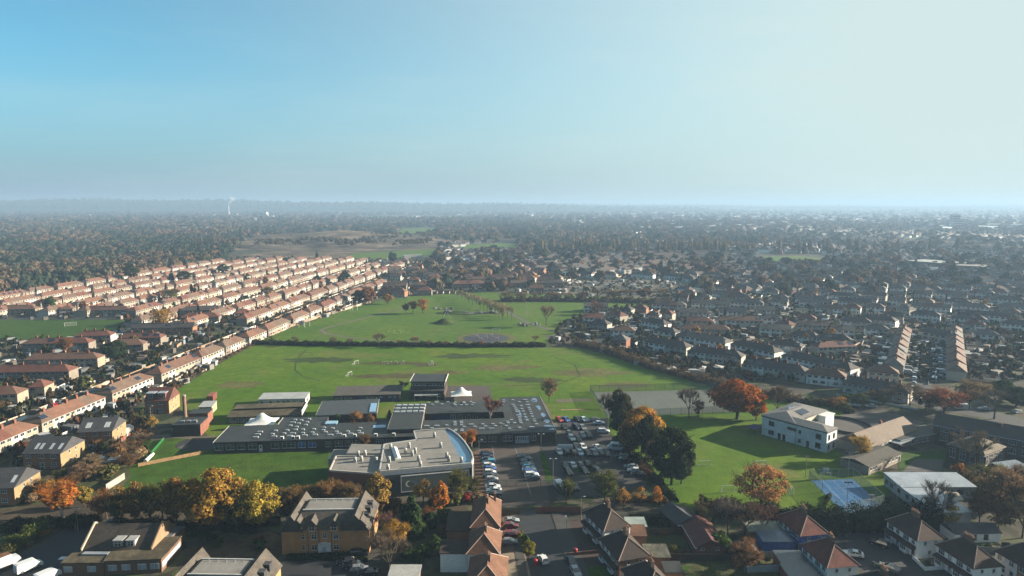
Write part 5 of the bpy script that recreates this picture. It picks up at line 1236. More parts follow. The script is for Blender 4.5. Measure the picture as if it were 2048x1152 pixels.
fill(640, 1010, 30, lambda y: 765 + (y - 640) * .10, lambda y: 1105, lambda x, y: .25 * math.sin(x * .02 + y * .013) - .1, [T_BROWN, T_TAN, T_DARK, T_RED, T_ORANGE], [BRICKR, BRICKO, RCREAM, RCREAM, RWHITE], 'brick house block beyond the park', 'brick house blocks beyond the park', p1 + 62, rise=2.8)

# ------------------------------------------------------------------ nearest ground: roads, drives, lawns
TARD = M((0.023, 0.025, 0.030), 'asphalt', .75, .35)
sheet('car_park', [(950,893),(1112,886),(1116,838),(1215,836),(1216,868),(1262,905),(1296,958),(1290,985),(1200,992),(1100,1000),(1010,1012),(955,1012)], .06, M((.036,.035,.037), 'asphalt', .85))
sheet('brick_paved_drive', [(985,892),(1078,888),(1100,1010),(1003,1010)], .07, TARB)
sheet('brick_forecourt', [(944,905),(985,892),(1003,1010),(946,1012)], .075, M((.12,.062,.042), 'asphalt', .9))
sheet('grass_verge', [(1078,905),(1088,905),(1108,962),(1093,965)], .09, LAWN); sheet('grass_verge', [(1128,937),(1206,935),(1208,941),(1132,944)], .09, LAWN)
sheet('grass_verge', [(1100,845),(1105,822),(1200,818),(1212,836),(1110,840)], .09, TURF); sheet('grass_verge', [(1258,905),(1300,965),(1330,1005),(1230,998),(1210,985),(1295,975)], .09, ROUGH)
sheet('path', [(1112,799),(1180,797),(1182,802),(1112,805)], .08, PATHM); sheet('path', [(1076,797),(1085,797),(1124,865),(1112,866)], .08, PATHM)
ribbon('red_white_kerb', [P(1122,820), P(1160,819), P(1208,821)], .8, .09, M((.36,.20,.17), 'plain', .7, amount=.5))
sheet('road', [(1030,1020),(1100,1018),(1150,1180),(1062,1180)], .03, TARD)
sheet('pavement', [(1100,1018),(1128,1018),(1190,1180),(1150,1180)], .12, M((.060,.058,.056), 'asphalt')); sheet('pavement', [(1018,1020),(1030,1020),(1062,1180),(1040,1180)], .12, M((.060,.058,.056), 'asphalt'))
sheet('paved_drive', [(975,1024),(1018,1020),(1040,1180),(1000,1180)], .05, M((.11,.075,.055), 'asphalt')); sheet('paved_drive', [(1128,1040),(1185,1040),(1230,1180),(1195,1180)], .05, M((.055,.035,.030), 'asphalt'))
sheet('gravel_drive', [(1000,1108),(1050,1104),(1068,1180),(1010,1180)], .055, M((.20,.165,.12), 'asphalt', .9, amount=.3))
sheet('road', [(1688,1048),(1760,1046),(1800,1088),(1890,1180),(1700,1180),(1690,1120),(1668,1085)], .03, TARD)
sheet('road', [(60,1100),(140,1052),(205,1050),(150,1110),(120,1180),(-60,1180),(-20,1130)], .03, TARD)
sheet('road', [(520,1128),(720,1112),(740,1180),(480,1180)], .03, TARD)
sheet('flats_lawn', [(365,1100),(540,1062),(566,1075),(560,1112),(430,1118)], .05, M((.09,.06,.028), 'asphalt', .95, amount=.4))
sheet('garden_lawn', [(1400,1118),(1700,1118),(1750,1180),(1330,1180)], .04, ROUGH); sheet('garden_lawn', [(1305,1128),(1380,1132),(1378,1141),(1310,1141)], .06, LAWN)
sheet('garden_lawn', [(1165,1135),(1215,1132),(1240,1180),(1180,1180)], .06, LAWN); sheet('garden_lawn', [(1285,1060),(1370,1060),(1385,1110),(1300,1112)], .045, ROUGH)
sheet('garden_lawn', [(880,1060),(905,1058),(912,1112),(890,1112)], .05, ROUGH)
sheet('school_garden', [(1790,905),(1895,900),(1890,925),(1800,945)], .06, LAWN); sheet('terrace_paving', [(1830,918),(1888,920),(1880,948),(1800,948)], .07, M((.075,.07,.068), 'asphalt'))
sheet('bank', [(250,905),(285,885),(262,955),(200,995),(60,1010),(60,960),(180,940)], .045, ROUGH)
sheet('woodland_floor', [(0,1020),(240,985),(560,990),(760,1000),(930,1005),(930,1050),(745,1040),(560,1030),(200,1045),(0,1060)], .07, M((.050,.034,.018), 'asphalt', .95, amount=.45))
# white parking lines
for (a, b) in (((985,893),(1003,1010)), ((1030,895),(1062,990))): ribbon('parking_line', [P(*a), P(*b)], .12, .09, LINE)
for u in range(1120, 1215, 14): ribbon('parking_line', [P(u, 902), P(u + 4, 917)], .1, .07, LINE)
for v in range(930, 975, 9): ribbon('parking_line', [P(1195 + (v-930)*.4, v), P(1222 + (v-930)*.4, v)], .1, .07, LINE)

# ------------------------------------------------------------------ brick flats with gabled dormers
def flats(A, Bp, D, label, windows=True, h=6.3, zt=9.6):
    L, rz = frame(A, Bp); o = empty('apartment_building', (*A, 0), rz, label, 'flats', 'brick flats with gabled dormers'); occupy(A, Bp, D)
    BW = M((.40,.21,.09), 'brickwork'); TL = M((.085,.073,.062), 'tile', amount=.25)
    MB().box(0, L, 0, D, -.3, h).build('wall', BW, o)
    ins = 4.2; q = MB()
    lo = [(-.4,-.4,h-.1),(L+.4,-.4,h-.1),(L+.4,D+.4,h-.1),(-.4,D+.4,h-.1)]; hi = [(ins,ins-.4,zt-.4),(L-ins,ins-.4,zt-.4),(L-ins,D-ins+1,zt-.4),(ins,D-ins+1,zt-.4)]
    q.add(lo + hi, [(3,2,1,0),(4,5,6,7),(0,1,5,4),(1,2,6,5),(2,3,7,6),(3,0,4,7)]); q.build('roof', TL, o)
    q = MB(); q.box(ins + .4, L - ins - .4, ins, D - ins + .6, zt - .397, zt - .30); q.build('flat_roof', FELTG, o)
    for bx in ((ins + .003, L - ins - .003, ins - .35, ins, ), (ins + .003, L - ins - .003, D - ins + .6, D - ins + .95)): q = MB(); q.box(*bx, zt - .396, zt - .1); q.build('roof_kerb', FASCIA, o)
    for i in range(5): q = MB(); q.tube((0,0,0),(0,0,.35),.12,.12,6); q.build('roof_vent', METAL, o, (ins + 2 + i * (L - 2*ins - 4) / 4, D - ins, zt - .3))
    # wings with ridges running back
    for x0, x1 in ((.0, 5.0), (L - 6.4, L)):
        q = roof_section(-.3, D + .3, x1 - x0, h, 3.6, 'gable', 'gable', e=.3, g=.25); q.v = [(y + x0, x, z) for x, y, z in q.v]; q.f = [f[::-1] for f in q.f]; q.build('wing_roof', TL, o)
        q = MB(); gable_wall(q, x0 + .02, x1 - .02, -.25, D + .25, h, 3.5, 'y'); q.build('wing_wall', BW, o)
    # dormer gables along the front
    for x in (1.6, 3.9, 7.4, L - 8.4, L - 4.6, L - 1.9):
        w = 1.15 if x in (7.4, L - 8.4) else 1.25
        q = MB(); q.box(x - w, x + w, -.32, 3.0, h - .6, h + 1.2); dm = q.build('dormer_wall', BW, o)
        q = roof_section(-.55, 4.2, 2 * w + .1, h + 1.2, 1.35, 'gable', 'gable', e=.22, g=.1, th=.1); q.v = [(y + x - w, xx, z) for xx, y, z in q.v]; q.f = [f[::-1] for f in q.f]; q.build('dormer_roof', TL, o)
        q = MB(); q.add([(x - w, -.33, h+1.2), (x + w, -.33, h+1.2), (x, -.33, h+2.4)], [(0,1,2)]); q.build('tile_hanging', T_SLATE, o)
        win(o, L, D, 'f', x, h - .35, 1.9 if w > 1.2 else 1.3, 1.3, 't3' if w > 1.2 else 't2', proud=.32)
    if windows:
        for z in (.9, 3.65):
            for x, w, st in ((1.9, 2.0, 't3'), (4.9, 1.3, 't2'), (7.8, 1.3, 't2'), (L - 8.0, 1.3, 't2'), (L - 5.0, 1.3, 't2'), (L - 2.0, 2.0, 't3')): win(o, L, D, 'f', x, z, w, 1.35, st)
        win(o, L, D, 'f', 10.4, 3.9, 1.0, 1.4, 't2')
        q = MB(); q.box(-1.5, 1.5, -.9, 0, 0, 2.7); q.box(-1.35, 1.35, -.95, -.9, 2.3, 2.6)
        for i in range(8):
            a = math.pi * i / 8; b = math.pi * (i + 1) / 8; q.tube((1.15*math.cos(a), -1.0, 2.5 + .8*math.sin(a)), (1.15*math.cos(b), -1.0, 2.5 + .8*math.sin(b)), .12, .12, 6)
        pr = q.build('porch', UPVC, o, (10.4, 0, 0)); q = MB(); q.box(-.5, .5, -.97, -.9, 0, 2.1); q.build('door', M((.35,.42,.5), 'plain'), pr)
        for x in (6.3, 9.0, 12.0): q = MB(); q.tube((x, -.08, 0), (x, -.08, h - .2), .06, .06, 6); q.build('drainpipe', DARKF, o)
        for y in (3, 7, 11):
            for z in (.9, 3.65): win(o, L, D, 'r', y, z, .9, 1.2, '1')
    for y in (3.5, 7.0, 10.0):   # small dormers on the sunlit side slope
        q = MB(); q.box(L - 2.4, L - .6, y - .8, y + .8, h + .6, h + 2.4); q.build('side_dormer', T_SLATE, o)
    return o
flats(P(565, 1108), P(739, 1105), 13.5, 'brown brick flats with white arched porch behind the small car park')
flats((-71.0, 128.0), (-51.2, 127.4), 13.5, 'second block of flats at bottom edge, mostly its pale flat roof showing', windows=False)
# low hall with two flat dormers, flat-roofed wings round it
BRH = M((.15,.08,.05), 'brickwork'); o = empty('community_hall', (*P(126, 1140), 0), 0, 'low brick hall with two box dormers and flat mossy wings', 'hall')  # shade on the fronts is put into this darker brick brown
cx, cyy = P(126, 1140)
def c(u, v, z=0): x, y = P(u, v, z); return (x - cx, y - cyy)
def flatpiece(name, pts, z, wall, roofm, t=.25):
    w = [c(u, v, z) for u, v in pts]; MB().prism(w, -.3, z).build('wall', wall, o); k = np.mean(np.array(w), axis=0); MB().prism([(x + (x-k[0])*.03, y + (y-k[1])*.03) for x, y in w], z + .003, z + t).build(name, roofm, o)
flatpiece('flat_roof', [(122,1128),(206,1127),(224,1106),(146,1107)], 3.0, BRH, FELTM)
flatpiece('flat_roof', [(208,1124),(322,1119),(362,1074),(308,1078),(296,1100),(222,1104)], 3.2, BRH, FELTM)
flatpiece('flat_roof', [(316,1090),(345,1072),(371,1054),(318,1055)], 3.1, BRH, M((.14,.15,.17), 'felt', .3, .5))
a = c(166, 1101, 3.3); b = c(303, 1099, 3.3)
q = roof_section(0, b[0]-a[0], 11.5, 3.6, 3.6, 'gable', 'gable', e=.3, g=.05); ob = q.build('roof', M((.060,.046,.036), 'tile', amount=.3), o, (a[0], a[1], 0), math.atan2(b[1]-a[1], b[0]-a[0]))
for k_ in (-.35, b[0]-a[0]):
    q = MB(); gable_wall(q, k_, k_ + .35, -.5, 12, 3.9, 3.9); q.build('gable_parapet', M((.26,.17,.10), 'brickwork') if k_ > 0 else M((.42,.36,.28), 'plain'), ob)
L_ = b[0] - a[0]
for x in (L_ * .49, L_ * .68): 
    q = MB(); q.box(x - 1.0, x + 1.0, .6, 3.0, 3.6, 5.3); d_ = q.build('dormer', M((.42,.42,.42), 'plain'), ob); q = MB(); q.box(x - 1.15, x + 1.15, .4, 3.4, 5.303, 5.45); q.build('dormer_roof', SHEETM, ob); win(ob, 0, 0, 'f', x, 3.9, 1.6, 1.2, 't2', proud=-.6)
for e0, e1, ts in ((c(122,1128,3.0), c(206,1127,3.0), (.16, .72)), (c(208,1124,3.2), c(322,1119,3.2), (.14, .38, .66, .88)), (c(322,1119,3.2), c(362,1074,3.2), (.12, .3, .48, .66, .84))):
    d_ = Vector((e1[0]-e0[0], e1[1]-e0[1]))
    for t_ in ts: q = MB(); q.box(-1.0, 1.0, -.09, .0, 0, 1.45, 0); q.box(-.04, .04, -.12, -.09, 0, 1.45, 1); q.box(-1.0, 1.0, -.12, -.09, 1.3, 1.45, 1); q.build('shuttered_window', [M((.34,.37,.41), 'plain'), UPVC], o, (e0[0] + d_.x*t_, e0[1] + d_.y*t_, .95), math.atan2(d_.y, d_.x))
q = MB(); s_ = c(166, 1108, 3.3); q.box(0, 6, -.6, .6, 0, .35); q.build('ridge_glazing', M((.26,.29,.33), 'plain', .3, .6), o, (*s_, 3.25))
q = MB(); q.box(-1.1, 1.3, -1.2, 0, 2.3, 2.5); q.build('door_canopy', UPVC, o, (*c(134,1133,0), 0))

# ------------------------------------------------------------------ nearest houses
ROOFN = M((0.058, 0.030, 0.023), 'tile', amount=.22); NWHITE = M((0.86, 0.85, 0.83), 'render', amount=.1); NBLUE = M((.07,.13,.40), 'render'); ROOFNR = M((0.145, 0.042, 0.030), 'tile', amount=.22); ROOFNO = M((0.150, 0.068, 0.040), 'tile', amount=.22); ROOFNB = M((0.042, 0.028, 0.023), 'tile', amount=.22)  # NWHITE is a lighter copy of RWHITE, making up for shade here
LEADM = M((.42,.30,.25), 'plain', .7)
def pair(fl, nl, wdt, label, roof, walls, h=5.1, rise=3.0, group=None, bays=True, porch_col=None, chims=2, face='l'):
    """hipped pair seen end on: fl far-left, nl near-left eave corners in world metres"""
    L, rz = frame(fl, nl); o = empty('semi_detached_house', (*fl, 0), rz, label, 'house', group); D = wdt; occupy(fl, nl, D)
    for i in range(2): q = MB(); q.box(i*L/2, (i+1)*L/2 - .002, 0, D, -.3, h); q.build('wall', walls[i % len(walls)], o)
    roof_section(0, L, D, h, rise, 'hip', 'hip', e=.4, hipin=D * .46).build('roof', roof, o)
    e = .4; s = rise / (D / 2); hp = D * .46; rise_ = rise
    for (x0, y0, x1) in ((-e, -e, hp), (-e, D + e, hp), (L + e, -e, L - hp), (L + e, D + e, L - hp)):   # mortared hip ridges
        q = MB(); q.tube((x0, y0, h - e*s + .03), (x1, D / 2, h + rise + .03), .10, .10, 5); q.build('hip_tiles', LEADM, o)
    q = MB(); q.tube((hp, D/2, h + rise + .03), (L - hp, D/2, h + rise + .03), .11, .11, 5); q.build('ridge_tiles', ROOFNR, o)
    chimney(o, L * .5, D * .5 + .2, h + rise - .4, 1.5, .8, 1.7, M((.15,.10,.07), 'brickwork'), 5)
    if chims > 1: chimney(o, L * .18, D * .8, h + rise * .45, .8, .6, 1.8, M((.15,.10,.07), 'brickwork'), 2)
    for i in range(2):
        x = i * L / 2; 
        for f in ('f', 'b'):
            if bays:
                win(o, L, D, f, x + L*.14, 3.1, 1.9, 1.25, 't3'); win(o, L, D, f, x + L*.37, 3.2, 1.1, 1.1, 't2')
                win(o, L, D, f, x + L*.15, .7, 2.1, 1.5, 't3'); door(o, L, D, f, x + L*.39, 1.0, 2.1, (.12,.05,.05) if i else (.4,.42,.45))
    for y, z in ((D*.3, 3.4), (D*.72, 3.3), (D*.5, 1.0)): win(o, L, D, 'r', y, z, .75, .95, '1')
    if porch_col:
        q = MB(); q.box(.3, L - .3, -1.3, -.003, 2.35, 2.6); q.add([(.2,-1.4,2.6),(L-.2,-1.4,2.6),(L-.2,-.003,3.0),(.2,-.003,3.0)], [(0,1,2,3)]); q.build('porch_roof', porch_col, o)
        for x in (L*.15, L*.65): q = MB(); q.box(x - 1.1, x + 1.1, -.8, -.004, .05, 2.3); b_ = q.build('bay', walls[0], o); win(o, L, D, 'f', x, .8, 1.9, 1.4, 't3', proud=.8)
    return o
def lean_to(x0, y0, x1, y1, h, label, wallm, roofm, rz=0.0, rise=.3, name='flat_extension', e=.2):
    o, L = simple_building(name, label, 'extension', (x0, y0), (x0 + (x1-x0)*math.cos(rz), y0 + (x1-x0)*math.sin(rz)), y1 - y0, h, wallm, roofm, 'mono', rise, e=e, fascia=None); return o
G1 = 'houses on the street by the school gate'
pair((-10.2, 176.5), (-10.2, 161.5), 7.0, 'hipped pair with bright orange lit slope nearest the car park gate', ROOFNO, [BRICKO, BRICKO], group=G1)
pair((-10.0, 159.0), (-10.3, 148.6), 7.2, 'hipped pair behind the yellow bush, second along the street', ROOFNO, [BRICKO, NWHITE], group=G1, chims=1)
pair((-9.2, 146.6), (-9.4, 134.0), 8.0, 'hipped pair at bottom edge beside the gravel drive, orange lit slope', ROOFNO, [BRICKO, BRICKO], group=G1, chims=1)
lean_to(-16.6, 149.0, -10.4, 152.5, 4.6, 'white side wing with small window and brown roof', NWHITE, ROOFNB, name='side_wing', rise=1.2)
lean_to(-16.5, 163.0, -10.5, 171.0, 3.0, 'dark tiled rear extension beside the orange roofed pair', BRICKO, ROOFNB, rise=1.2)
lean_to(-27.5, 141.5, -20.8, 147.0, 2.4, 'flat grey garden building behind the bottom edge house', BRICKO, SHEETM, name='garden_building')
pair((19.0, 170.0), (22.8, 159.6), 7.2, 'white pair with black roof and lit orange slope across the street', ROOFNB, [NWHITE, NWHITE], group=G1, porch_col=ROOFNB)
pair((21.4, 155.6), (24.3, 145.6), 7.4, 'white pair with large brown hip, second from the school on the street', ROOFNB, [NWHITE, BRICKO], group=G1, porch_col=ROOFNB)
pair((24.4, 141.8), (27.5, 131.0), 7.4, 'white pair at bottom edge with two lit orange slopes', ROOFNB, [NWHITE, BRICKO], group=G1)
lean_to(29.6, 166.0, 34.5, 170.5, 2.6, 'rear extension with pale glass roof behind the white pair', BRICKO, M((.32,.36,.33), 'plain', .3, .5)); lean_to(29.9, 161.0, 33.5, 165.0, 2.6, 'tiled rear extension with orange roof behind the white pair', BRICKO, ROOFNO, rise=.9)
lean_to(31.6, 150.5, 37.0, 156.0, 2.7, 'flat mossy rear extension with white edge', BRICKO, M((.12,.115,.085), 'felt', .9, amount=.4)); lean_to(34.6, 144.5, 38.5, 148.5, 2.4, 'brick outbuilding behind the mossy extension', BRICKO, FELT, name='outbuilding')
o, L = simple_building('bungalow', 'red roofed brick bungalow with two small white gable windows', 'bungalow', P(1392, 1113), P(1452, 1112), 13.0, 2.6, BRICKR, M((.105,.035,.030), 'tile', amount=.25), 'gabley', 1.7, e=.35)
for x in (1.6, 5.2): win(o, L, 13, 'f', x, 1.6, .9, .6, '1')
q = MB(); q.box(-.4, .0, -.4, 13.2, 2.2, 2.45); q.build('gutter', UPVC, o)
o, L = simple_building('dark_outbuilding', 'long slate roofed outbuilding beyond the red bungalow', 'outbuilding', P(1356, 1068), P(1402, 1060), 9.5, 2.6, BRICKD, T_SLATE, 'gabley', 1.5, e=.3)
q = MB(); q.box(-.35, L + .35, -.38, -.33, 2.3, 2.5); q.build('gutter', UPVC, o)
G2 = 'houses round the southern close'
pair((68.6, 167.5), (70.2, 157.2), 7.2, 'red roofed pair, nearer half painted blue, by the conifer hedge', ROOFNR, [NWHITE, NBLUE], group=G2)
pair((68.6, 152.6), (70.0, 142.6), 7.4, 'red roofed white pair at bottom edge before the close', ROOFNR, [NWHITE, NWHITE], group=G2)
lean_to(61.5, 158.0, 69.2, 163.0, 2.7, 'blue house rear extension with flat blue-grey roof', NBLUE, M((.10,.14,.20), 'felt', .35, .5)); lean_to(60.0, 163.5, 68.4, 168.5, 2.5, 'flat pale green roofed extension behind blue house', BRICKO, M((.20,.22,.18), 'felt', .5, .4))
lean_to(61.4, 141.5, 68.4, 147.0, 2.7, 'dark blue-grey flat roofed extension behind the bottom edge pair', BRICKR, M((.055,.07,.09), 'felt', .35, .5)); lean_to(62.0, 148.0, 68.2, 153.0, 2.7, 'middle flat roofed extension between two red roofed pairs', BRICKR, M((.06,.075,.095), 'felt', .35, .5))
pair((95.6, 165.2), (97.2, 154.8), 6.8, 'white pair with brown hipped roof and bay windows facing the close', ROOFN, [NWHITE, NWHITE], group=G2, porch_col=ROOFN)
pair((100.6, 152.8), (102.2, 142.2), 7.0, 'white pair with brown hipped roof, nearer bottom corner', ROOFN, [NWHITE, NWHITE], group=G2, porch_col=ROOFN)
pair((112.5, 150.0), (114.6, 139.0), 7.0, 'brown roofed house cut by the bottom corner', ROOFN, [NWHITE, BRICKO], group=G2, chims=1)
pair((73.2, 138.5), (74.4, 128.5), 7.4, 'dark hipped house just showing at bottom edge of the close', ROOFNB, [NWHITE], group=G2)
o, L = simple_building('white_outbuilding', 'long white garden building with slate roof behind the bay window houses', 'outbuilding', P(1908, 1086), P(2000, 1084), 5.5, 2.6, NWHITE, T_SLATE, 'gable', 1.1, e=.25)
for x, w in ((2.2, 1.3), (4.6, .6), (5.4, .6), (8.2, 1.2)): win(o, L, 0, 'f', x, .7, w, 1.4, '1', fm=DARKF)
o, L = simple_building('summer_house', 'grey hipped garden house beside the bare bush', 'outbuilding', P(1468, 1128), P(1520, 1130), 7, 2.3, M((.16,.13,.09), 'plain'), T_SLATE, 'hip', 1.9, e=.3)
# walls, fences and gates near by
def panel_fence(name, label, pts, hgt, step, m, cat='fence', post=None, group=None):
    w = [P(*p) for p in pts]; o = empty(name, (*w[0], 0), 0, label, cat, group)
    for a, b in zip(w[:-1], w[1:]):
        d = Vector((b[0]-a[0], b[1]-a[1])); n = max(1, round(d.length / step)); rz = math.atan2(d.y, d.x)
        for i in range(n):
            q = MB(); q.box(.06, d.length/n - .04, -.04, .04, .05, hgt * rd.uniform(.95, 1.03)); q.build('fence_panel' if 'fence' in name else 'wall_panel', m, o, (a[0]-w[0][0]+d.x*i/n, a[1]-w[0][1]+d.y*i/n, 0), rz)
            q = MB(); q.box(-.06, .06, -.07, .07, 0, hgt + .12); q.build('post', post or m, o, (a[0]-w[0][0]+d.x*i/n, a[1]-w[0][1]+d.y*i/n, 0), rz)
    return o
FM1 = M((.055,.036,.026), 'plain', .9, amount=.3); FM2 = M((.11,.07,.045), 'plain', .9, amount=.3)
panel_fence('garden_fence', 'dark fence below the red bungalow', [(1320,1120),(1392,1122),(1460,1122)], 1.8, 2.0, FM1)
panel_fence('garden_fence', 'brown fence between two rear gardens behind the white pair', [(1300,1070),(1378,1068)], 1.8, 2.0, FM2)
panel_fence('garden_fence', 'brown fence along the school lawn edge behind the gardens', [(1262,1040),(1345,1040)], 1.9, 2.0, FM2)
panel_fence('garden_fence', 'brown fence beside the flat garden building at bottom edge', [(838,1112),(908,1116)], 1.9, 2.0, FM1)
panel_fence('garden_fence', 'long shaded fence on the north side of the flats lawn', [(395,1068),(470,1056),(562,1050)], 1.8, 2.2, FM1)
panel_fence('garden_wall', 'white rendered garden wall behind the blue house garden', [(1500,1118),(1575,1115)], 1.8, 3.0, M((.34,.33,.31), 'render'), 'wall')
panel_fence('garden_wall', 'pale blue block garden wall at bottom edge', [(1490,1146),(1590,1142)], 1.7, 3.0, M((.26,.30,.34), 'render'), 'wall')
panel_fence('garden_wall', 'low white front wall with piers at the corner of the close', [(1825,1118),(1850,1142),(1900,1138)], 1.0, 1.6, NWHITE, 'wall')
panel_fence('garden_wall', 'low red front wall lit by sun at the street', [(1135,1113),(1205,1106)], .9, 2.0, BRICKR, 'wall')
panel_fence('garden_wall', 'mossy concrete garden wall behind the bay window houses', [(1955,1105),(2040,1108)], 1.6, 3.0, M((.20,.20,.16), 'render'), 'wall')
panel_fence('garden_wall', 'brick wall under the small trees beside the school gate', [(1072,1026),(1098,1024),(1165,1026)], 1.7, 3.2, BRICKR, 'wall')
panel_fence('garden_fence', 'green brown boards between orange roofed pair and school gate', [(1000,1030),(1042,1029)], 1.9, 2.4, M((.13,.12,.07), 'plain', .9, amount=.3))
cage('school_gate_fence', 'dark railings with gates across the school drive', [P(992,972), P(1052,972), P(1110,972), P(1112,1004)], 2.0, 3.0, GUTTER)
panel_fence('lawn_fence', 'low dark rail fence between car park trees and school lawn', [(1284,918),(1310,950),(1358,1006)], 1.0, 2.4, FM1)
panel_fence('garden_fence', 'timber fence by the road at bottom left corner', [(150,1062),(158,1050)], 1.7, 2.0, BRICKR)

# ------------------------------------------------------------------ street furniture
def lamp(u, v, hh, label, heads=2, group='lamp posts of the school car park'):
    o = empty('lamp_post', (*P(u, v), 0), 0, label, 'lamp post', group); q = MB(); q.tube((0,0,0),(0,0,1.2),.11,.11,8); q.tube((0,0,1.2),(0,0,hh),.075,.055,8); q.build('pole', METAL, o)
    for s in ((-1, 1) if heads == 2 else (1,)):
        q = MB(); q.tube((0,0,hh),(s*.7,0,hh+.12),.04,.04,6); a = q.build('arm', METAL, o); q = MB(); q.box(min(s*.6,s*1.15), max(s*.6,s*1.15), -.16, .16, hh+.06, hh+.22); q.build('lamp_head', M((.55,.55,.53), 'plain', .4), a)
lamp(1082, 912, 7.6, 'double headed lamp post at the top of the grass strip in the car park'); lamp(1106, 966, 7.6, 'double headed lamp post at the foot of the grass strip in the car park')
lamp(1226, 911, 8.0, 'lamp post behind the white minibus', 1); lamp(1216, 862, 8.0, 'lamp post under the dark trees by the small grass', 1); lamp(1162, 1040, 6.5, 'slim lamp post on the pavement by the white pair', 1, 'street lamps'); lamp(958, 915, 6.0, 'lamp post at the top of the brick forecourt', 1); lamp(1003, 878, 5.5, 'thin lamp post before the long school wing', 1)
lamp(274, 815, 6.5, 'street lamp beside the house with two dormers', 1, 'street lamps'); lamp(156, 1062, 6.0, 'street lamp by the road in the bottom left corner', 1, 'street lamps'); lamp(302, 842, 6, 'street lamp in front of the house with two dormers', 1, 'street lamps')
o = empty('cycle_shelter', (*P(1116, 905), 0), 0, 'curved clear cycle shelter behind parked cars', 'cycle shelter')
q = MB()
for i in range(6):
    a, b = R(15 + i * 22), R(15 + (i+1) * 22); q.add([(0,1.5-1.6*math.cos(a),1.0+1.3*math.sin(a)),(5.2,1.5-1.6*math.cos(a),1.0+1.3*math.sin(a)),(5.2,1.5-1.6*math.cos(b),1.0+1.3*math.sin(b)),(0,1.5-1.6*math.cos(b),1.0+1.3*math.sin(b))], [(0,1,2,3)])
q.build('roof', M((.20,.23,.26), 'plain', .25, .6), o)
for i in range(6): q = MB(); q.tube((i*1.04,.1,0),(i*1.04,.1,1.5),.05,.05,6); q.build('hoop', METAL, o)
def bin_(u, v, col, label):
    o = empty('wheelie_bin', (*P(u, v), 0), rd.uniform(0, 6), label, 'bin'); q = MB(); q.add([(-.24,-.28,.05),(.24,-.28,.05),(.24,.28,.05),(-.24,.28,.05),(-.3,-.36,1.0),(.3,-.36,1.0),(.3,.36,1.0),(-.3,.36,1.0)], [(3,2,1,0),(4,5,6,7),(0,1,5,4),(1,2,6,5),(2,3,7,6),(3,0,4,7)]); q.build('bin_body', M(col, 'plain', .5), o)
    q = MB(); q.box(-.33, .33, -.4, .38, 1.003, 1.1); q.build('lid', M(col, 'plain', .5), o)
def postbox(u, v, label):
    o = empty('red_pillar', (*P(u, v), 0), 0, label, 'street cabinet', 'round red street fixtures'); q = MB(); q.tube((0,0,0),(0,0,1.25),.5,.5,12); q.build('drum', M((.34,.02,.02), 'plain', .4), o); q = MB(); q.tube((0,0,1.25),(0,0,1.5),.56,.3,12); q.build('cap', M((.34,.02,.02), 'plain', .4), o)
postbox(1151, 1108, 'round red drum by the lit red front wall'); postbox(1071, 1130, 'round red drum on the gravel drive corner near white car')
for i, (u, v) in enumerate(((1678,1071),(1684,1073),(1692,1076),(1747,1132),(1754,1136))): bin_(u, v, (.03,.035,.04) if i % 2 else (.02,.05,.03), f'{ORD[i]} wheelie bin on the close kerb counted from the blue pair')
q = MB(); q.box(0, 2.6, 0, 1.6, .2, 1.4); o = tag(q.build('utility_cabinet', M((.10,.15,.20), 'plain', .4), None, (*P(212, 1053), 0)), 'small blue grey cabinet under the hedge trees', 'cabinet')
sg = empty('road_sign', (*P(1133, 1068), 0), R(15), 'small double-faced sign on a post near the school gate', 'sign'); MB().tube((0,0,0),(0,0,4.6),.05,.05,6).build('pole', METAL, sg); q = MB(); q.box(-.3,.3,-.04,.04,4.0,4.6); q.build('sign_plate', WHITE, sg); q = MB(); q.box(-.55,-.05,-.1,-.05,4.7,5.1); q.build('sign_plate', WHITE, sg)

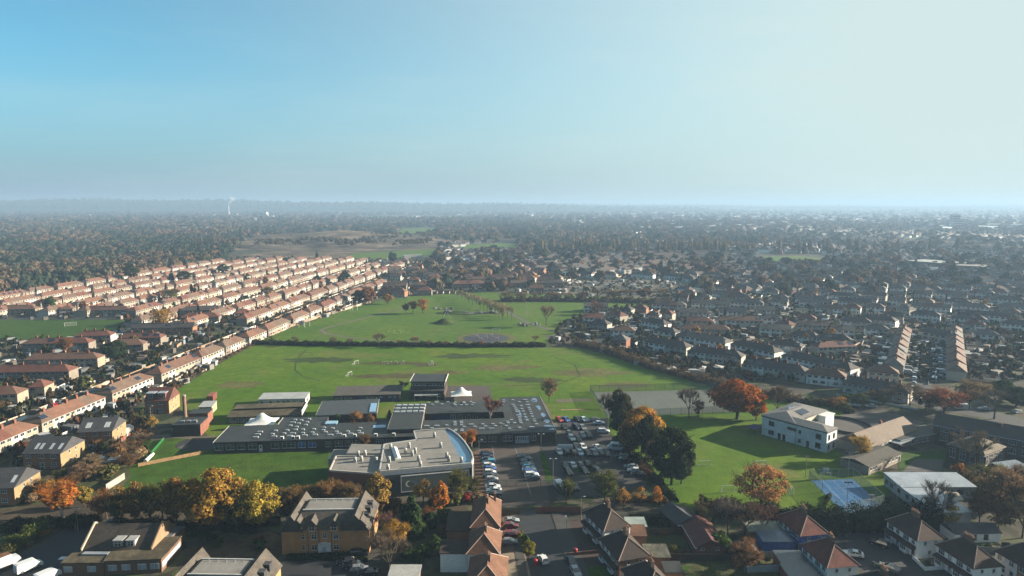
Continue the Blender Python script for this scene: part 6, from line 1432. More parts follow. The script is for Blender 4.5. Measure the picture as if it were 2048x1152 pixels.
# ------------------------------------------------------------------ vehicles
PAINT = M(None, 'paint', 0.42, 0.35, 0.0); TYRE = M((.02,.02,.02), 'plain', .9); RIM = M((.35,.35,.36), 'plain', .35, .5, .5); CARGLASS = M((.012,.016,.022), 'glass', .06, .8); LAMPW = M((.6,.6,.58), 'plain', .2, .6); LAMPR = M((.3,.01,.01), 'plain', .3)
def vehicle_parts(Lh, W, prof, cab, wheel_x, r=.32, tops=None):
    """side profile prof (x,z) of the body, cab = greenhouse profile; built along x, nose at +x"""
    b = MB(); hw = W / 2; n = len(prof)
    lo = [(x, hw * (.94 if i in (0, n-1) else 1), z) for i, (x, z) in enumerate(prof)]
    vs = [(x, -y, z) for x, y, z in lo] + [(x, y, z) for x, y, z in lo]
    b.add(vs, [tuple(range(n)), tuple(range(n, 2*n))[::-1]] + [(i, n+i, n+(i+1) % n, (i+1) % n) for i in range(n)])
    # roof panel over the greenhouse
    (x0, z0), (x1, z1), (x2, z2), (x3, z3) = cab; tw = hw * .80
    b.add([(x1,-tw,z1),(x2,-tw,z2),(x2,tw,z2),(x1,tw,z1),(x1+.04,-tw*.96,z1+.05),(x2-.04,-tw*.96,z2+.05),(x2-.04,tw*.96,z2+.05),(x1+.04,tw*.96,z1+.05)], [(3,2,1,0),(4,5,6,7),(0,1,5,4),(1,2,6,5),(2,3,7,6),(3,0,4,7)])
    for sx in (-1, 1):                           # pillars
        for (xa, za), (xb, zb) in (((x0, z0), (x1, z1)), ((x3, z3), (x2, z2)), (((x0+x3)/2-.05, z0), ((x1+x2)/2-.05, z1))):
            b.tube((xa, sx*hw*.955, za), (xb, sx*tw*1.0, zb+.02), .045, .045, 4)
        b.box(x3 - .28, x3 - .1, sx*hw + (0 if sx > 0 else -.16), sx*hw + (.16 if sx > 0 else 0), z3 + .02, z3 + .16)
    g = MB(); g.add([(x0,-hw*.95,z0-.01),(x3,-hw*.95,z3-.01),(x3,hw*.95,z3-.01),(x0,hw*.95,z0-.01),(x1,-tw*.985,z1),(x2,-tw*.985,z2),(x2,tw*.985,z2),(x1,tw*.985,z1)], [(3,2,1,0),(4,5,6,7),(0,1,5,4),(1,2,6,5),(2,3,7,6),(3,0,4,7)])
    w = MB(); w.tube((0,-.1,0),(0,.1,0), r, r, 12); rm = MB(); rm.tube((0,-.115,0),(0,.115,0), r*.62, r*.62, 10)
    lf = MB(); xf, xr = max(p[0] for p in prof), min(p[0] for p in prof); zl = prof[3][1] * 1.0
    lf.box(-.04,.04,-.2,.2,-.07,.07); 
    return dict(body=b.mesh('body', PAINT), glass=g.mesh('window', CARGLASS), tyre=w.mesh('wheel', TYRE), rim=rm.mesh('rim', RIM), lamp=lf.mesh('headlight', LAMPW), tail=lf.mesh('tail_light', LAMPR), wx=wheel_x, r=r, W=W, xf=xf, xr=xr)
HATCH = vehicle_parts(4.1, 1.75, [(-2.0,.28),(-2.05,.6),(-1.98,.95),(-1.6,.98),(.75,.96),(1.75,.80),(2.05,.62),(2.05,.28)], [(-1.95,.96),(-1.45,1.42),(.15,1.44),(1.05,.93)], (-1.25, 1.25))
SALOON = vehicle_parts(4.6, 1.8, [(-2.3,.28),(-2.34,.65),(-2.25,.95),(-1.5,.98),(.85,.95),(2.0,.80),(2.3,.60),(2.3,.28)], [(-1.85,.95),(-1.05,1.40),(.15,1.41),(1.15,.92)], (-1.4, 1.4))
SUV = vehicle_parts(4.5, 1.88, [(-2.2,.36),(-2.25,.8),(-2.2,1.1),(-1.6,1.12),(.85,1.10),(1.95,1.0),(2.25,.78),(2.25,.36)], [(-2.15,1.08),(-1.8,1.64),(.2,1.66),(1.1,1.07)], (-1.35, 1.38), .36)
VAN = vehicle_parts(5.4, 2.0, [(-2.7,.36),(-2.72,1.2),(-2.68,2.3),(-2.3,2.38),(1.0,2.32),(1.3,2.2),(1.95,1.35),(2.65,1.1),(2.7,.36)], [(1.22,1.38),(1.25,1.9),(1.3,1.92),(2.0,1.36)], (-1.7, 1.75), .36)
BUS = vehicle_parts(6.4, 2.05, [(-3.2,.36),(-3.22,1.3),(-3.18,2.45),(-2.8,2.6),(1.7,2.55),(2.0,2.4),(2.6,1.45),(3.15,1.15),(3.2,.36)], [(1.9,1.45),(1.95,2.0),(2.0,2.02),(2.65,1.46)], (-2.0, 2.1), .37)
CC = dict(white=(.40,.41,.42), silver=(.20,.215,.23), grey=(.11,.115,.125), black=(.012,.013,.016), blue=(.02,.06,.22), navy=(.012,.018,.045), teal=(.03,.16,.26), red=(.28,.015,.015), maroon=(.09,.012,.015), bronze=(.12,.06,.04), paleblue=(.28,.36,.45))
_protos = {}
def vehicle(kind, x, y, heading, colour, label, cat='car', group=None, name='parked_car'):
    """heading in degrees: direction of the nose anticlockwise from +X. A copy of the first of its kind, parts and all"""
    K = dict(hatch=HATCH, saloon=SALOON, suv=SUV, van=VAN, bus=BUS)[kind]; full = math.hypot(x, y) < 330
    key = (kind, full)
    if key not in _protos:
        o = empty(name, (x, y, .06)); link('body', K['body'], o); link('window', K['glass'], o)
        if full:
            for wx in K['wx']:
                for s in (-1, 1): w = link('wheel', K['tyre'], o, (wx, s * (K['W']/2 - .1), K['r'])); link('rim', K['rim'], w)
            for s in (-1, 1): link('headlight', K['lamp'], o, (K['xf'] + .0, s*(K['W']/2 - .3), .68)); link('tail_light', K['tail'], o, (K['xr'], s*(K['W']/2 - .28), .78))
        _protos[key] = o
    else: o = copy_tree(_protos[key]); o.name = name
    o.location = (x, y, .06); o.rotation_euler = (0, 0, R(heading)); tag(o, label, cat, group or '')
    if not group and 'group' in o: del o['group']
    for ch in o.children:
        if ch.name.startswith('body'): ch.color = (*CC[colour], 1)
    return o
GCP = 'cars in the school car park'
AB = {'black':'black','white':'white','silver':'silver','grey':'grey','blue':'blue','navy':'dark blue','teal':'teal','red':'red','maroon':'maroon','bronze':'brown','paleblue':'pale blue'}
def row(pts_from, pts_to, colours, heading, what, kinds=('hatch','suv','saloon'), grp=GCP):
    n = len(colours); r_ = random.Random(len(what) * 7 + n)
    for i, c in enumerate(colours):
        t = i / max(1, n - 1); u = pts_from[0] + (pts_to[0]-pts_from[0])*t; v = pts_from[1] + (pts_to[1]-pts_from[1])*t
        # even spacing on the ground, not in the picture
        a, b = P(*pts_from), P(*pts_to); x, y = a[0] + (b[0]-a[0])*t, a[1] + (b[1]-a[1])*t
        if c is None: continue
        vehicle(r_.choice(kinds), x + r_.uniform(-.2,.2), y + r_.uniform(-.15,.15), heading + r_.uniform(-3, 3) + (180 if r_.random() < .35 else 0), c, f'{AB[c]} car, {ORD[i]} from the far end, {what}', group=grp)
row((973,910), (989,992), ['black','navy','black','teal','white','blue','white','black','silver','black','white','white','black'], 5, 'row beside the curved hall')
row((1049,918), (1066,960), ['black','black','navy','black','teal','white','blue','white','navy'], 4, 'middle row of the school car park')
row((1119,907), (1216,911), ['white','black','bronze','paleblue','black','grey','black','navy'], -78, 'row in front of the cycle shelter')
row((1130,934), (1173,931), ['black','white','grey','black'], -78, 'short row above the grass island')
vehicle('hatch', *P(1166, 897), -75, 'white', 'white car behind the row in front of the cycle shelter', group=GCP); vehicle('hatch', *P(1152, 896), -75, 'black', 'black car next to the cycle shelter end', group=GCP); vehicle('saloon', *P(1195, 898), -70, 'white', 'white saloon behind the row, near the white minibus', group=GCP)
vehicle('hatch', *P(1119, 842), -65, 'red', 'red car by the small grass at the top of the car park', group=GCP); vehicle('hatch', *P(1132, 842), -65, 'blue', 'bright blue car beside the red one', group=GCP)
vehicle('hatch', *P(1155, 841), -65, 'black', 'dark green-black car beside the silver blue one', group=GCP); vehicle('hatch', *P(1168, 842), -70, 'paleblue', 'pale blue car on the top row of the car park', group=GCP)
vehicle('suv', *P(1191, 843), 20, 'black', 'black car parked skew behind the pale grey estate', group=GCP); vehicle('saloon', *P(1198, 849), 8, 'paleblue', 'long pale grey estate car under the dark trees', group=GCP)
vehicle('hatch', *P(1129, 857), -75, 'black', 'lone black car below the red and blue cars', group=GCP); vehicle('suv', *P(1153, 857), -60, 'navy', 'dark blue car with white bonnet stripe, centre of top bays', group=GCP); vehicle('hatch', *P(1165, 858), -70, 'grey', 'grey car beside the dark blue car in top bays', group=GCP)
vehicle('hatch', *P(1139, 870), -75, 'grey', 'grey car just behind a white car in the upper bays', group=GCP); vehicle('suv', *P(1143, 880), -75, 'white', 'white car with black windscreen in the upper bays', group=GCP); vehicle('hatch', *P(1157, 881), -80, 'black', 'black car beside the white one in upper bays', group=GCP)
vehicle('hatch', *P(1165, 873), -75, 'silver', 'silver car in upper bays beside dark car', group=GCP); vehicle('suv', *P(1177, 874), -75, 'black', 'black car last in the upper bays', group=GCP)
vehicle('saloon', *P(1205, 861), -10, 'black', 'black car behind the white estate near the trees', group=GCP); vehicle('suv', *P(1207, 866), -8, 'white', 'white estate car parked alone near the dark trees', group=GCP)
vehicle('bus', *P(1233, 900), 170, 'white', 'white minibus with a row of dark side windows', 'minibus', name='minibus')
mb_ = [o for o in COL.objects if o.name == 'minibus'][0]
for s in (-1, 1):
    for i in range(4): q = MB(); q.box(-.48, .48, -.02, .02, 0, .75); q.build('side_window', CARGLASS, mb_, (-2.3 + i*1.12, s * 1.035, 1.45))
vehicle('suv', *P(1137, 948), -72, 'black', 'black car just under the grass island', group=GCP); vehicle('hatch', *P(1169, 945), -70, 'black', 'black car in the middle below the grass island', group=GCP); vehicle('suv', *P(1194, 945), -60, 'black', 'black car partly behind the bare tree', group=GCP)
row((1244,916), (1275,952), ['black','black',None,'grey','white','black'], 170, 'row along the school lawn fence')
vehicle('suv', *P(1135, 975), -72, 'white', 'white car at the near corner of the car park', group=GCP); vehicle('hatch', *P(1151, 978), -78, 'black', 'black car beside the white one at near corner', group=GCP); vehicle('van', *P(1121, 980), -70, 'white', 'small white van behind the thin tree by the gate', group=GCP)
GST = 'cars on the streets near the school gate'
vehicle('saloon', *P(1022, 1046), 8, 'silver', 'silver car on the drive of the orange roofed pair', group=GST); vehicle('hatch', *P(1021, 1056), 5, 'maroon', 'dark car with red lights on the drive behind the silver one', group=GST); vehicle('suv', *P(1024, 1074), 5, 'maroon', 'maroon car behind the yellow bush', group=GST); vehicle('saloon', *P(1017, 1088), 5, 'grey', 'grey car on the drive half hidden by bushes', group=GST)
vehicle('hatch', *P(1086, 1123), 108, 'white', 'white hatchback driving away at the gravel drive', group=GST); vehicle('saloon', *P(1143, 1128), -75, 'navy', 'dark blue car parked on the pavement side of the street', group=GST); vehicle('hatch', *P(1151, 1148), -75, 'silver', 'pale car at bottom edge behind the dark blue one', group=GST)
vehicle('saloon', *P(1706, 1112), 160, 'white', 'white car parked before the red roofed pair', group=GST); vehicle('saloon', *P(1778, 1140), 130, 'grey', 'grey green car crossing the close at bottom edge', group=GST); vehicle('suv', *P(1758, 1092), 135, 'black', 'black pickup shape parked before the bay windows', group=GST)
row((690,1128), (735,1150), ['black','black','grey','black'], 10, 'row beside the flats under the bare tree', grp='cars by the flats')
vehicle('suv', *P(718, 1112), 8, 'black', 'black car nearest the flats corner', group='cars by the flats')
# far street, both kerbs, and the close
rs = random.Random(77); GFS = 'cars parked along the straight eastern street'
for side, uf, un, k in (('west kerb', (1838, 688), (1826, 778), 13), ('east kerb', (1872, 690), (1868, 762), 9), ('west forecourts', (1822, 690), (1815, 748), 10), ('east forecourts', (1884, 688), (1884, 756), 10)):
    a, b = P(*uf), P(*un)
    for i in range(k):
        t = i / (k - 1); c = rs.choice(['white','silver','white','black','grey','navy','paleblue','silver']); kd = rs.choice(('hatch','saloon','suv')) if rs.random() < .9 else 'van'
        vehicle(kd, a[0]+(b[0]-a[0])*t + rs.uniform(-.4,.4), a[1]+(b[1]-a[1])*t, (57 if 'kerb' in side else -30) + rs.uniform(-5, 5), c, f'{AB[c]} {"van" if kd == "van" else "car"}, {ORD[i]} from the top, {side} of the straight street', group=GFS)
vehicle('van', *P(1828, 676), 15, 'white', 'white van across the top of the straight street', 'van', name='parked_van'); vehicle('van', *P(1855, 690), 60, 'white', 'white box van coming down the straight street', 'van', name='parked_van'); vehicle('van', *P(1866, 705), 57, 'white', 'second white van lower on the straight street', 'van', name='parked_van')
for i, (u, v, h_, c) in enumerate([(1225,662,10,'white'),(1234,664,20,'white'),(1240,668,10,'silver'),(1262,655,15,'paleblue'),(1270,662,-20,'white'),(1229,672,30,'white'),(1268,650,0,'black'),(1250,657,10,'white')]):
    vehicle('saloon' if i % 2 else 'van', *P(u, v), h_, c, f'{AB[c]} vehicle, {ORD[i]} in the open car court of the close', group='vehicles in the car court')
for i, (u, v, h_, c) in enumerate([(1920,818,160,'white'),(1968,820,170,'silver'),(1708,812,165,'white'),(1778,797,150,'white'),(1742,815,160,'silver'),(2035,826,20,'silver')]):
    vehicle('saloon' if i else 'van', *P(u, v), h_, c, f'{AB[c]} vehicle on the road beyond the brick school, {ORD[i]} from the gabled end', group='vehicles behind the brick school')
# cars in the western streets
for i in range(46):
    s = rs.choice((-214, -278, -346, -214)); y = rs.uniform(250 if s == -214 else 510, 880); c = rs.choice(['white','silver','black','grey','navy','white','red','blue'])
    vehicle(rs.choice(('hatch','saloon','suv')), s + .092*y + rs.choice((-3.4, 3.4)), y, 84.7, c, f'{AB[c]} car parked between the western terrace rows, {ORD[i % 30]} one{" of the upper streets" if i >= 30 else ""}', group='cars in the western streets')
# box truck and vans in the bottom corner
TB = empty('box_truck', (*P(16, 1134), .03), R(57), 'white box truck with rusty roof at the bottom left corner', 'truck')
q = MB(); q.box(-4.6, 0.6, -1.15, 1.15, .9, 3.3); q.build('cargo_box', M((.55,.57,.58), 'plain', .5), TB); q = MB(); q.box(-4.55, .55, -1.1, 1.1, 3.303, 3.36); q.build('box_roof', M((.16,.075,.04), 'plain', .9, amount=.35), TB)
q = MB(); q.xprism([(.7,.45),(2.6,.45),(2.6,1.2),(2.1,2.2),(.7,2.3)], -1.0, 1.0); q.build('cab', M((.60,.61,.62), 'paint', .3), TB); q = MB(); q.add([(2.62,-.85,1.25),(2.62,.85,1.25),(2.16,.8,2.1),(2.16,-.8,2.1)], [(0,1,2,3)]); q.build('windscreen', CARGLASS, TB)
for x in (-3.2, 1.8):
    for s in (-1, 1): w_ = link('wheel', VAN['tyre'], TB, (x, s*.95, .42), 0, scale=(1.2,1.2,1.2)); link('rim', VAN['rim'], w_)
q = MB(); q.box(-4.6, 2.4, -.5, .5, .5, .9); q.build('chassis', DARKF, TB)
vehicle('van', *P(58, 1140), 57, 'white', 'white panel van beside the box truck', 'van', name='parked_van'); vehicle('van', *P(98, 1160), 60, 'white', 'pale van cut by the bottom edge beside the brick hall', 'van', name='parked_van')
vehicle('hatch', *P(34, 945), 20, 'silver', 'silver car beside the yellow brick house with four rooflights', group='cars by the yellow brick houses'); vehicle('hatch', *P(182, 897), 85, 'black', 'dark car in front of the yellow brick house with blank gable', group='cars by the yellow brick houses'); vehicle('saloon', *P(196, 899), 85, 'navy', 'navy car second in front of the blank gable house', group='cars by the yellow brick houses')

# ------------------------------------------------------------------ trees one can tell apart
T = tree
T(128, 1043, 964, 64, 'birch', 'orange', 'bright orange birch with pale trunk at the end of the road')
T(170, 1014, 970, 28, 'leafy', 'yellow', 'small yellow tree just behind the bright orange birch')
T(214, 1038, 984, 62, 'halfbare', 'rust', 'rusty tree between the orange birch and the lawn trees')
for i, (u, v, t, w, k, c) in enumerate([(247,1046,966,48,'sparse','amber'),(274,1048,958,46,'leafy',(.20,.13,.04)),(300,1050,968,44,'halfbare','olive'),(326,1052,958,50,'sparse',(.26,.16,.045)),(354,1052,956,50,'leafy',(.22,.13,.04)),(380,1052,958,48,'halfbare','rust'),(236,1050,990,40,'halfbare','olive'),(400,1056,975,44,'leafy',(.16,.11,.04))]):
    T(u, v, t, w, k, c, f'{ORD[i]} tree from the rusty one in the shaded line below the front lawn', group='line of trees below the front lawn')
T(432, 1062, 936, 122, 'oak', (.27,.165,.038), 'largest golden brown tree towering over the front lawn')
T(517, 1060, 962, 88, 'oak', (.33,.24,.04), 'round yellow tree right before the brick flats roof'.replace('right ', ''))
T(474, 1064, 975, 70, 'leafy', (.10,.085,.03), 'olive tree wedged between the golden brown and round yellow trees')
for i, (u, v, t, w, c) in enumerate([(572,1020,975,44,(.15,.10,.045)),(598,1018,970,48,(.20,.12,.05)),(628,1016,972,46,(.16,.11,.05)),(655,1014,962,52,(.21,.12,.05)),(684,1014,966,48,(.19,.10,.045)),(706,1018,968,40,(.15,.10,.05))]):
    T(u, v, t, w, 'halfbare', c, f'{ORD[i]} brown thin tree from the round yellow one, in front of the brick box', group='brown trees before the sports hall')
T(757, 1036, 946, 56, 'leafy', (.30,.19,.045), 'golden tree covering the corner of the brick box and facade panel')
T(824, 1082, 988, 62, 'conifer', (.035,.062,.022), 'broad dark green conifer beside the brick flats')
T(846, 1012, 956, 46, 'sparse', 'amber', 'amber tree in front of the facade panel'); T(880, 1034, 963, 38, 'leafy', 'orange', 'deep orange tree in front of the facade panel')
T(916, 1012, 938, 48, 'halfbare', 'olive', 'tall half bare tree before the corner of the curved hall'); T(948, 1000, 952, 30, 'halfbare', 'olive', 'thin olive tree at the edge of brick forecourt')
for i, (u, v, t, w, c) in enumerate([(898,1012,985,30,'olive'),(932,1006,984,26,(.28,.05,.03)),(912,1010,990,24,'lime'),(950,1004,982,28,'tan'),(962,1000,985,22,'brown'),(862,1030,1000,30,'green'),(790,1018,995,26,'rust')]):
    T(u, v, t, w, 'shrub', c, f'{ORD[i]} shrub of the bed below the sports hall, {"red" if i == 1 else "leafy"}', 'shrub', 'shrub', 'shrubs below the sports hall')
T(943, 905, 856, 21, 'birch', 'orange', 'slim orange birch against the long school wing'); T(927, 893, 864, 18, 'birch', 'orange', 'smaller orange birch tucked behind the curved roof'); T(940, 912, 892, 20, 'shrub', 'green', 'green bush under the slim orange birch', 'shrub', 'shrub')
T(778, 1150, 1066, 76, 'bare', 'twig', 'big leafless tree at bottom edge beside the flats'); T(792, 1102, 1040, 54, 'halfbare', 'gold', 'golden half bare tree between conifer and leafless tree'); T(770, 1072, 1030, 50, 'bare', 'twigred', 'reddish leafless tree behind the golden half bare one')
T(850, 1112, 1088, 34, 'shrub', 'green', 'green garden bush behind the white side wing', 'shrub', 'shrub'); T(868, 1104, 1070, 30, 'dense', 'green', 'small dark tree beside the garden bush'); T(886, 1078, 1050, 24, 'halfbare', 'rust', 'small rusty tree behind the orange roofed pair')
for i, (u, v, t, w, k, c) in enumerate([(838,1080,1040,40,'dense','green'),(862,1062,1022,36,'dense','dark'),(890,1050,1015,34,'dense','green'),(812,1120,1085,34,'dense','dark'),(838,1132,1100,30,'shrub','green'),(880,1130,1100,28,'bare','twig'),(746,1062,1020,36,'halfbare','olive'),(856,1046,1012,28,'halfbare','rust')]):
    T(u, v, t, w, k, c, f'{ORD[i]} of the garden trees filling the gap east of the flats', group='garden trees east of the flats')
T(1057, 1118, 1078, 30, 'leafy', (.20,.17,.03), 'yellow green bush tree on the drive corner of the street'); T(1042, 1090, 1062, 16, 'shrub', 'lime', 'small yellow green bush up the drive', 'shrub', 'shrub'); T(1050, 1098, 1070, 20, 'shrub', 'green', 'green bush next to the yellow green tree', 'shrub', 'shrub')
# the dark group between car park and lawn
T(1240, 872, 780, 66, 'dense', (.045,.048,.024), 'tall dark ivy-clad tree at the top of the car park'); T(1222, 850, 786, 50, 'bare', 'twiggrey', 'leafless grey tree beside the ivy-clad one')
T(1284, 905, 813, 92, 'oak', (.36,.20,.035), 'large golden tree with glowing rim behind the dark evergreens'); T(1262, 915, 838, 60, 'leafy', (.13,.075,.025), 'brown tree on the shaded side of the large golden tree')
T(1296, 925, 832, 58, 'dense', (.030,.036,.018), 'dark evergreen in front of the large golden tree'); T(1305, 945, 880, 46, 'bare', 'twig', 'leafless twiggy tree under the evergreens')
T(1342, 970, 850, 88, 'dense', (.026,.038,.017), 'huge dark evergreen standing on the school lawn'); T(1362, 968, 892, 54, 'dense', (.045,.052,.024), 'sunlit lower evergreen against the huge dark one')
T(1292, 958, 912, 32, 'sparse', 'brown', 'small brown tree at the lawn fence below the evergreens')
T(1474, 838, 760, 108, 'oak', (.33,.105,.022), 'great orange oak between tennis courts and white hall'); T(1512, 840, 792, 44, 'leafy', (.33,.11,.025), 'smaller orange tree merging with the great oak')
T(1378, 836, 776, 50, 'bare', 'twiggrey', 'dark bare tree on the near side of the tennis courts'); T(1396, 834, 798, 30, 'sparse', 'rust', 'small rusty tree beside the dark bare one'); T(1553, 838, 766, 46, 'bare', 'twig', 'bare tree behind the white hall corner')
T(1098, 804, 756, 40, 'halfbare', 'tan', 'lone pale leafless tree beside the path to the tennis courts')
T(1522, 1018, 928, 108, 'thinoak', (.40,.175,.075), 'spreading orange tree with bare limbs on the school lawn')
T(1210, 1004, 943, 60, 'halfbare', 'olive', 'bushy half bare tree at the near side of the car park'); T(1132, 1014, 956, 38, 'halfbare', 'olive', 'thin tree by the school gate wall'); T(1246, 1018, 976, 30, 'sparse', 'amber', 'small amber tree behind the white pair roof'); T(1281, 1008, 974, 26, 'sparse', 'amber', 'small amber tree by the lawn fence corner'); T(1314, 1014, 973, 26, 'sparse', 'orange', 'small orange tree at the foot of the lawn fence')
T(1440, 1104, 1064, 44, 'shrub', (.07,.12,.03), 'glossy green laurel beside the red bungalow', 'shrub', 'shrub'); T(1492, 1146, 1084, 62, 'halfbare', (.20,.10,.05), 'brown twiggy bush by the white garden wall')
for i, (u, v, t, w, c) in enumerate([(1420,1062,1000,60,'twig'),(1455,1070,1002,66,'twiggrey'),(1490,1074,1006,64,'twig'),(1526,1070,1012,54,'twigred'),(1405,1048,1012,40,'olive')]):
    T(u, v, t, w, 'bare' if c != 'olive' else 'halfbare', c, f'{ORD[i]} of the leafless thicket trees behind the red bungalow', group='leafless thicket behind the bungalow')
T(1868, 1050, 966, 66, 'bare', 'twiggrey', 'leafless tree in front of the white annexe'); T(1900, 1058, 1010, 40, 'sparse', 'gold', 'yellow bush at the annexe corner'); T(1958, 1050, 985, 50, 'halfbare', 'brown', 'brown thin tree by the annexe end')
for i, (u, v, t, w, c) in enumerate([(2012,1046,936,90,'tan'),(1982,1010,930,64,'olive'),(2040,1020,928,70,'twig'),(1996,1066,1000,56,'brown'),(2044,1076,990,60,'tan')]):
    T(u, v, t, w, 'halfbare', c, f'{ORD[i]} of the big half bare trees at the picture edge beside the annexe', group='half bare trees beside the annexe')
T(1945, 935, 862, 62, 'bare', 'twig', 'leafless tree in front of the brick school hall windows'); T(1916, 955, 926, 20, 'shrub', 'orange', 'orange bush at the top of the diagonal hedge', 'shrub', 'shrub')
T(1720, 922, 870, 38, 'halfbare', 'gold', 'small gold tree at the gable of the corrugated hall'); T(1712, 930, 910, 24, 'shrub', 'lime', 'pale yellow bush below the small gold tree', 'shrub', 'shrub')
for i, (u, v, t, w, k, c) in enumerate([(1820,812,768,54,'bare','twig'),(1776,806,778,36,'bare','twig'),(1850,826,784,44,'halfbare','brown'),(1885,832,776,74,'halfbare',(.24,.09,.05)),(1938,820,762,64,'halfbare','tan'),(1988,838,778,58,'bare','twiggrey'),(2032,812,775,54,'dense','dark'),(1765,812,790,26,'halfbare','olive'),(1720,812,786,34,'leafy','olive'),(1690,806,788,30,'leafy','green'),(1664,820,796,22,'halfbare','brown'),(1744,800,780,26,'halfbare','gold'),(2010,800,760,50,'dense','green'),(1680,814,792,26,'sparse','amber')]):
    T(u, v, t, w, k, c, f'{ORD[i]} of the mixed trees between the brick school and the eastern terraces', group='trees behind the brick school')
# in the school courtyards
T(981, 846, 794, 48, 'barebirch', 'twigred', 'pinkish birch with white limbs in the school courtyard'); T(712, 858, 822, 34, 'leafy', (.26,.13,.05), 'tan round tree in the small school courtyard'); T(676, 858, 828, 20, 'dense', 'green', 'dark green bush tree in the small school courtyard'); T(740, 858, 826, 22, 'leafy', (.22,.11,.045), 'rusty bush beside the tan courtyard tree')
T(780, 846, 818, 12, 'poplar', 'olive', 'narrow olive shrub at the hall wall'); T(730, 898, 868, 26, 'halfbare', 'brown', 'small brown tree before the long school wing'); T(806, 785, 762, 22, 'barebirch', 'twigred', 'pink leafless tree by the two-storey block'); T(775, 868, 850, 14, 'shrub', 'green', 'low green bush on the hall corner', 'shrub', 'shrub')
# western trees
for u, v, t, w, k, c, l in [(131,712,676,27,'birch','rust','rust coloured birch in front of the red brown terrace'),(232,718,680,48,'dense','dark','big dark evergreen between two shaded terraces'),(325,664,618,42,'halfbare','amber','amber half bare tree above the flat-fronted terrace'),(263,562,528,28,'dense','dark','round dark evergreen standing out at the woods edge'),
    (343,566,540,14,'conifer','dark','narrow dark conifer near the woods edge'),(369,566,541,27,'dense','dark','second round dark evergreen near the woods edge'),(447,549,527,22,'dense','dark','third round dark evergreen towards the landfill'),(384,600,566,12,'conifer','dark','tall thin conifer among the western rows'),(391,600,568,11,'conifer','dark','shorter thin conifer beside its twin'),
    (103,616,592,20,'dense','green','round green tree at the top of the sports field'),(340,604,578,36,'halfbare','olive','olive half bare tree in the western rows'),(306,862,830,20,'sparse','gold','small gold tree beside the round brick chimney'),(690,568,542,26,'dense','dark','dark evergreen clump in the middle of the upper rows'),(683,572,548,20,'dense','dark','second dark evergreen of the clump in upper rows'),(634,572,550,20,'dense','dark','dark evergreen west of the clump in upper rows'),
    (785,525,503,20,'dense','dark','large dark evergreen by the far sports pavilion'),(634,520,502,10,'conifer','dark','pointed conifer at the landfill edge'),(572,530,514,16,'dense','dark','dark evergreen near the landfill edge'),(535,596,572,24,'halfbare','tan','tan tree among the upper rows'),(230,700,684,22,'shrub','lime','pale bush by the big dark evergreen'),(140,700,690,16,'shrub','lime','small light bush by the rust birch'),(20,880,855,30,'shrub','olive','olive bush by the orange terrace end')]:
    T(u, v, t, w, k, c, l)
# park trees
for u, v, t, w, k, c, l in [(736,606,572,38,'leafy','rust','rust red tree at the park corner'),(716,606,580,30,'dense','dark','dark tree beside the rust red park tree'),(776,608,587,24,'leafy','amber','round amber tree on the park edge'),(846,627,596,28,'sparse','orange','orange tree of the small clump in the park'),(826,627,601,20,'halfbare','brown','brown tree of the small clump in the park'),(812,627,606,18,'halfbare','rust','smallest tree of the clump in the park'),
    (740,614,601,18,'bare','twig','thin bare tree below the rust red park tree'),(1092,652,611,34,'bare','tan','round bare tree beside the park path'),(1188,628,602,22,'sparse','rust','rusty tree at the park corner by the houses'),(1200,630,606,22,'bare','twiggrey','grey bare tree at the park corner by the houses'),(1215,616,600,16,'bare','twig','small bare tree behind the park corner'),(1070,684,672,20,'bare','twig','twiggy bush near the tarmac square'),(1160,664,646,18,'leafy','olive','olive bush at the park houses')]:
    T(u, v, t, w, k, c, l)
T(1384, 610, 585, 18, 'conifer', 'dark', 'dark broad conifer at the end of the brown wood'); T(1415, 606, 594, 18, 'leafy_far', 'gold', 'gold tree beside the dark conifer at the wood end')
for i in range(26):
    t = i / 25; u, v = 918 + 98 * t, 594 + 46 * t; s = 1 if i % 2 else -1
    T(u + s * (3 + 4*t), v - s * 1.0, v - 15 - 13 * t, 8 + 7*t, 'bare' if i % 3 else 'sparse', (.30,.25,.14), f'{ORD[i]} pale sapling from the far end of the park avenue', group='saplings of the park avenue')
for i, (u, w, c) in enumerate([(757,30,'twig'),(832,22,'twigred'),(668,18,'twig'),(590,18,'twig'),(540,20,'olive'),(858,14,'tan'),(890,12,'tan'),(700,16,'twig'),(962,14,'rust'),(800,14,'rust')]):
    v = 686 + (u - 500) * .012; T(u, v + 4, v - w * .75, w, 'bare', c, f'{ORD[i]} bush tree standing in the hedge between park and field', group='bush trees of the field hedge')
for i in range(11):
    u = 1010 + i * 31; T(u, 600 - (i > 7) * 0, 584 - 2.2 * i * (i > 5) * .35, 30 + i, 'halfbare' if i % 2 else 'bare', ['brown','tan','twig'][i % 3], f'{ORD[i]} tree of the brown wood along the top of the park', group='brown wood along the top of the park')

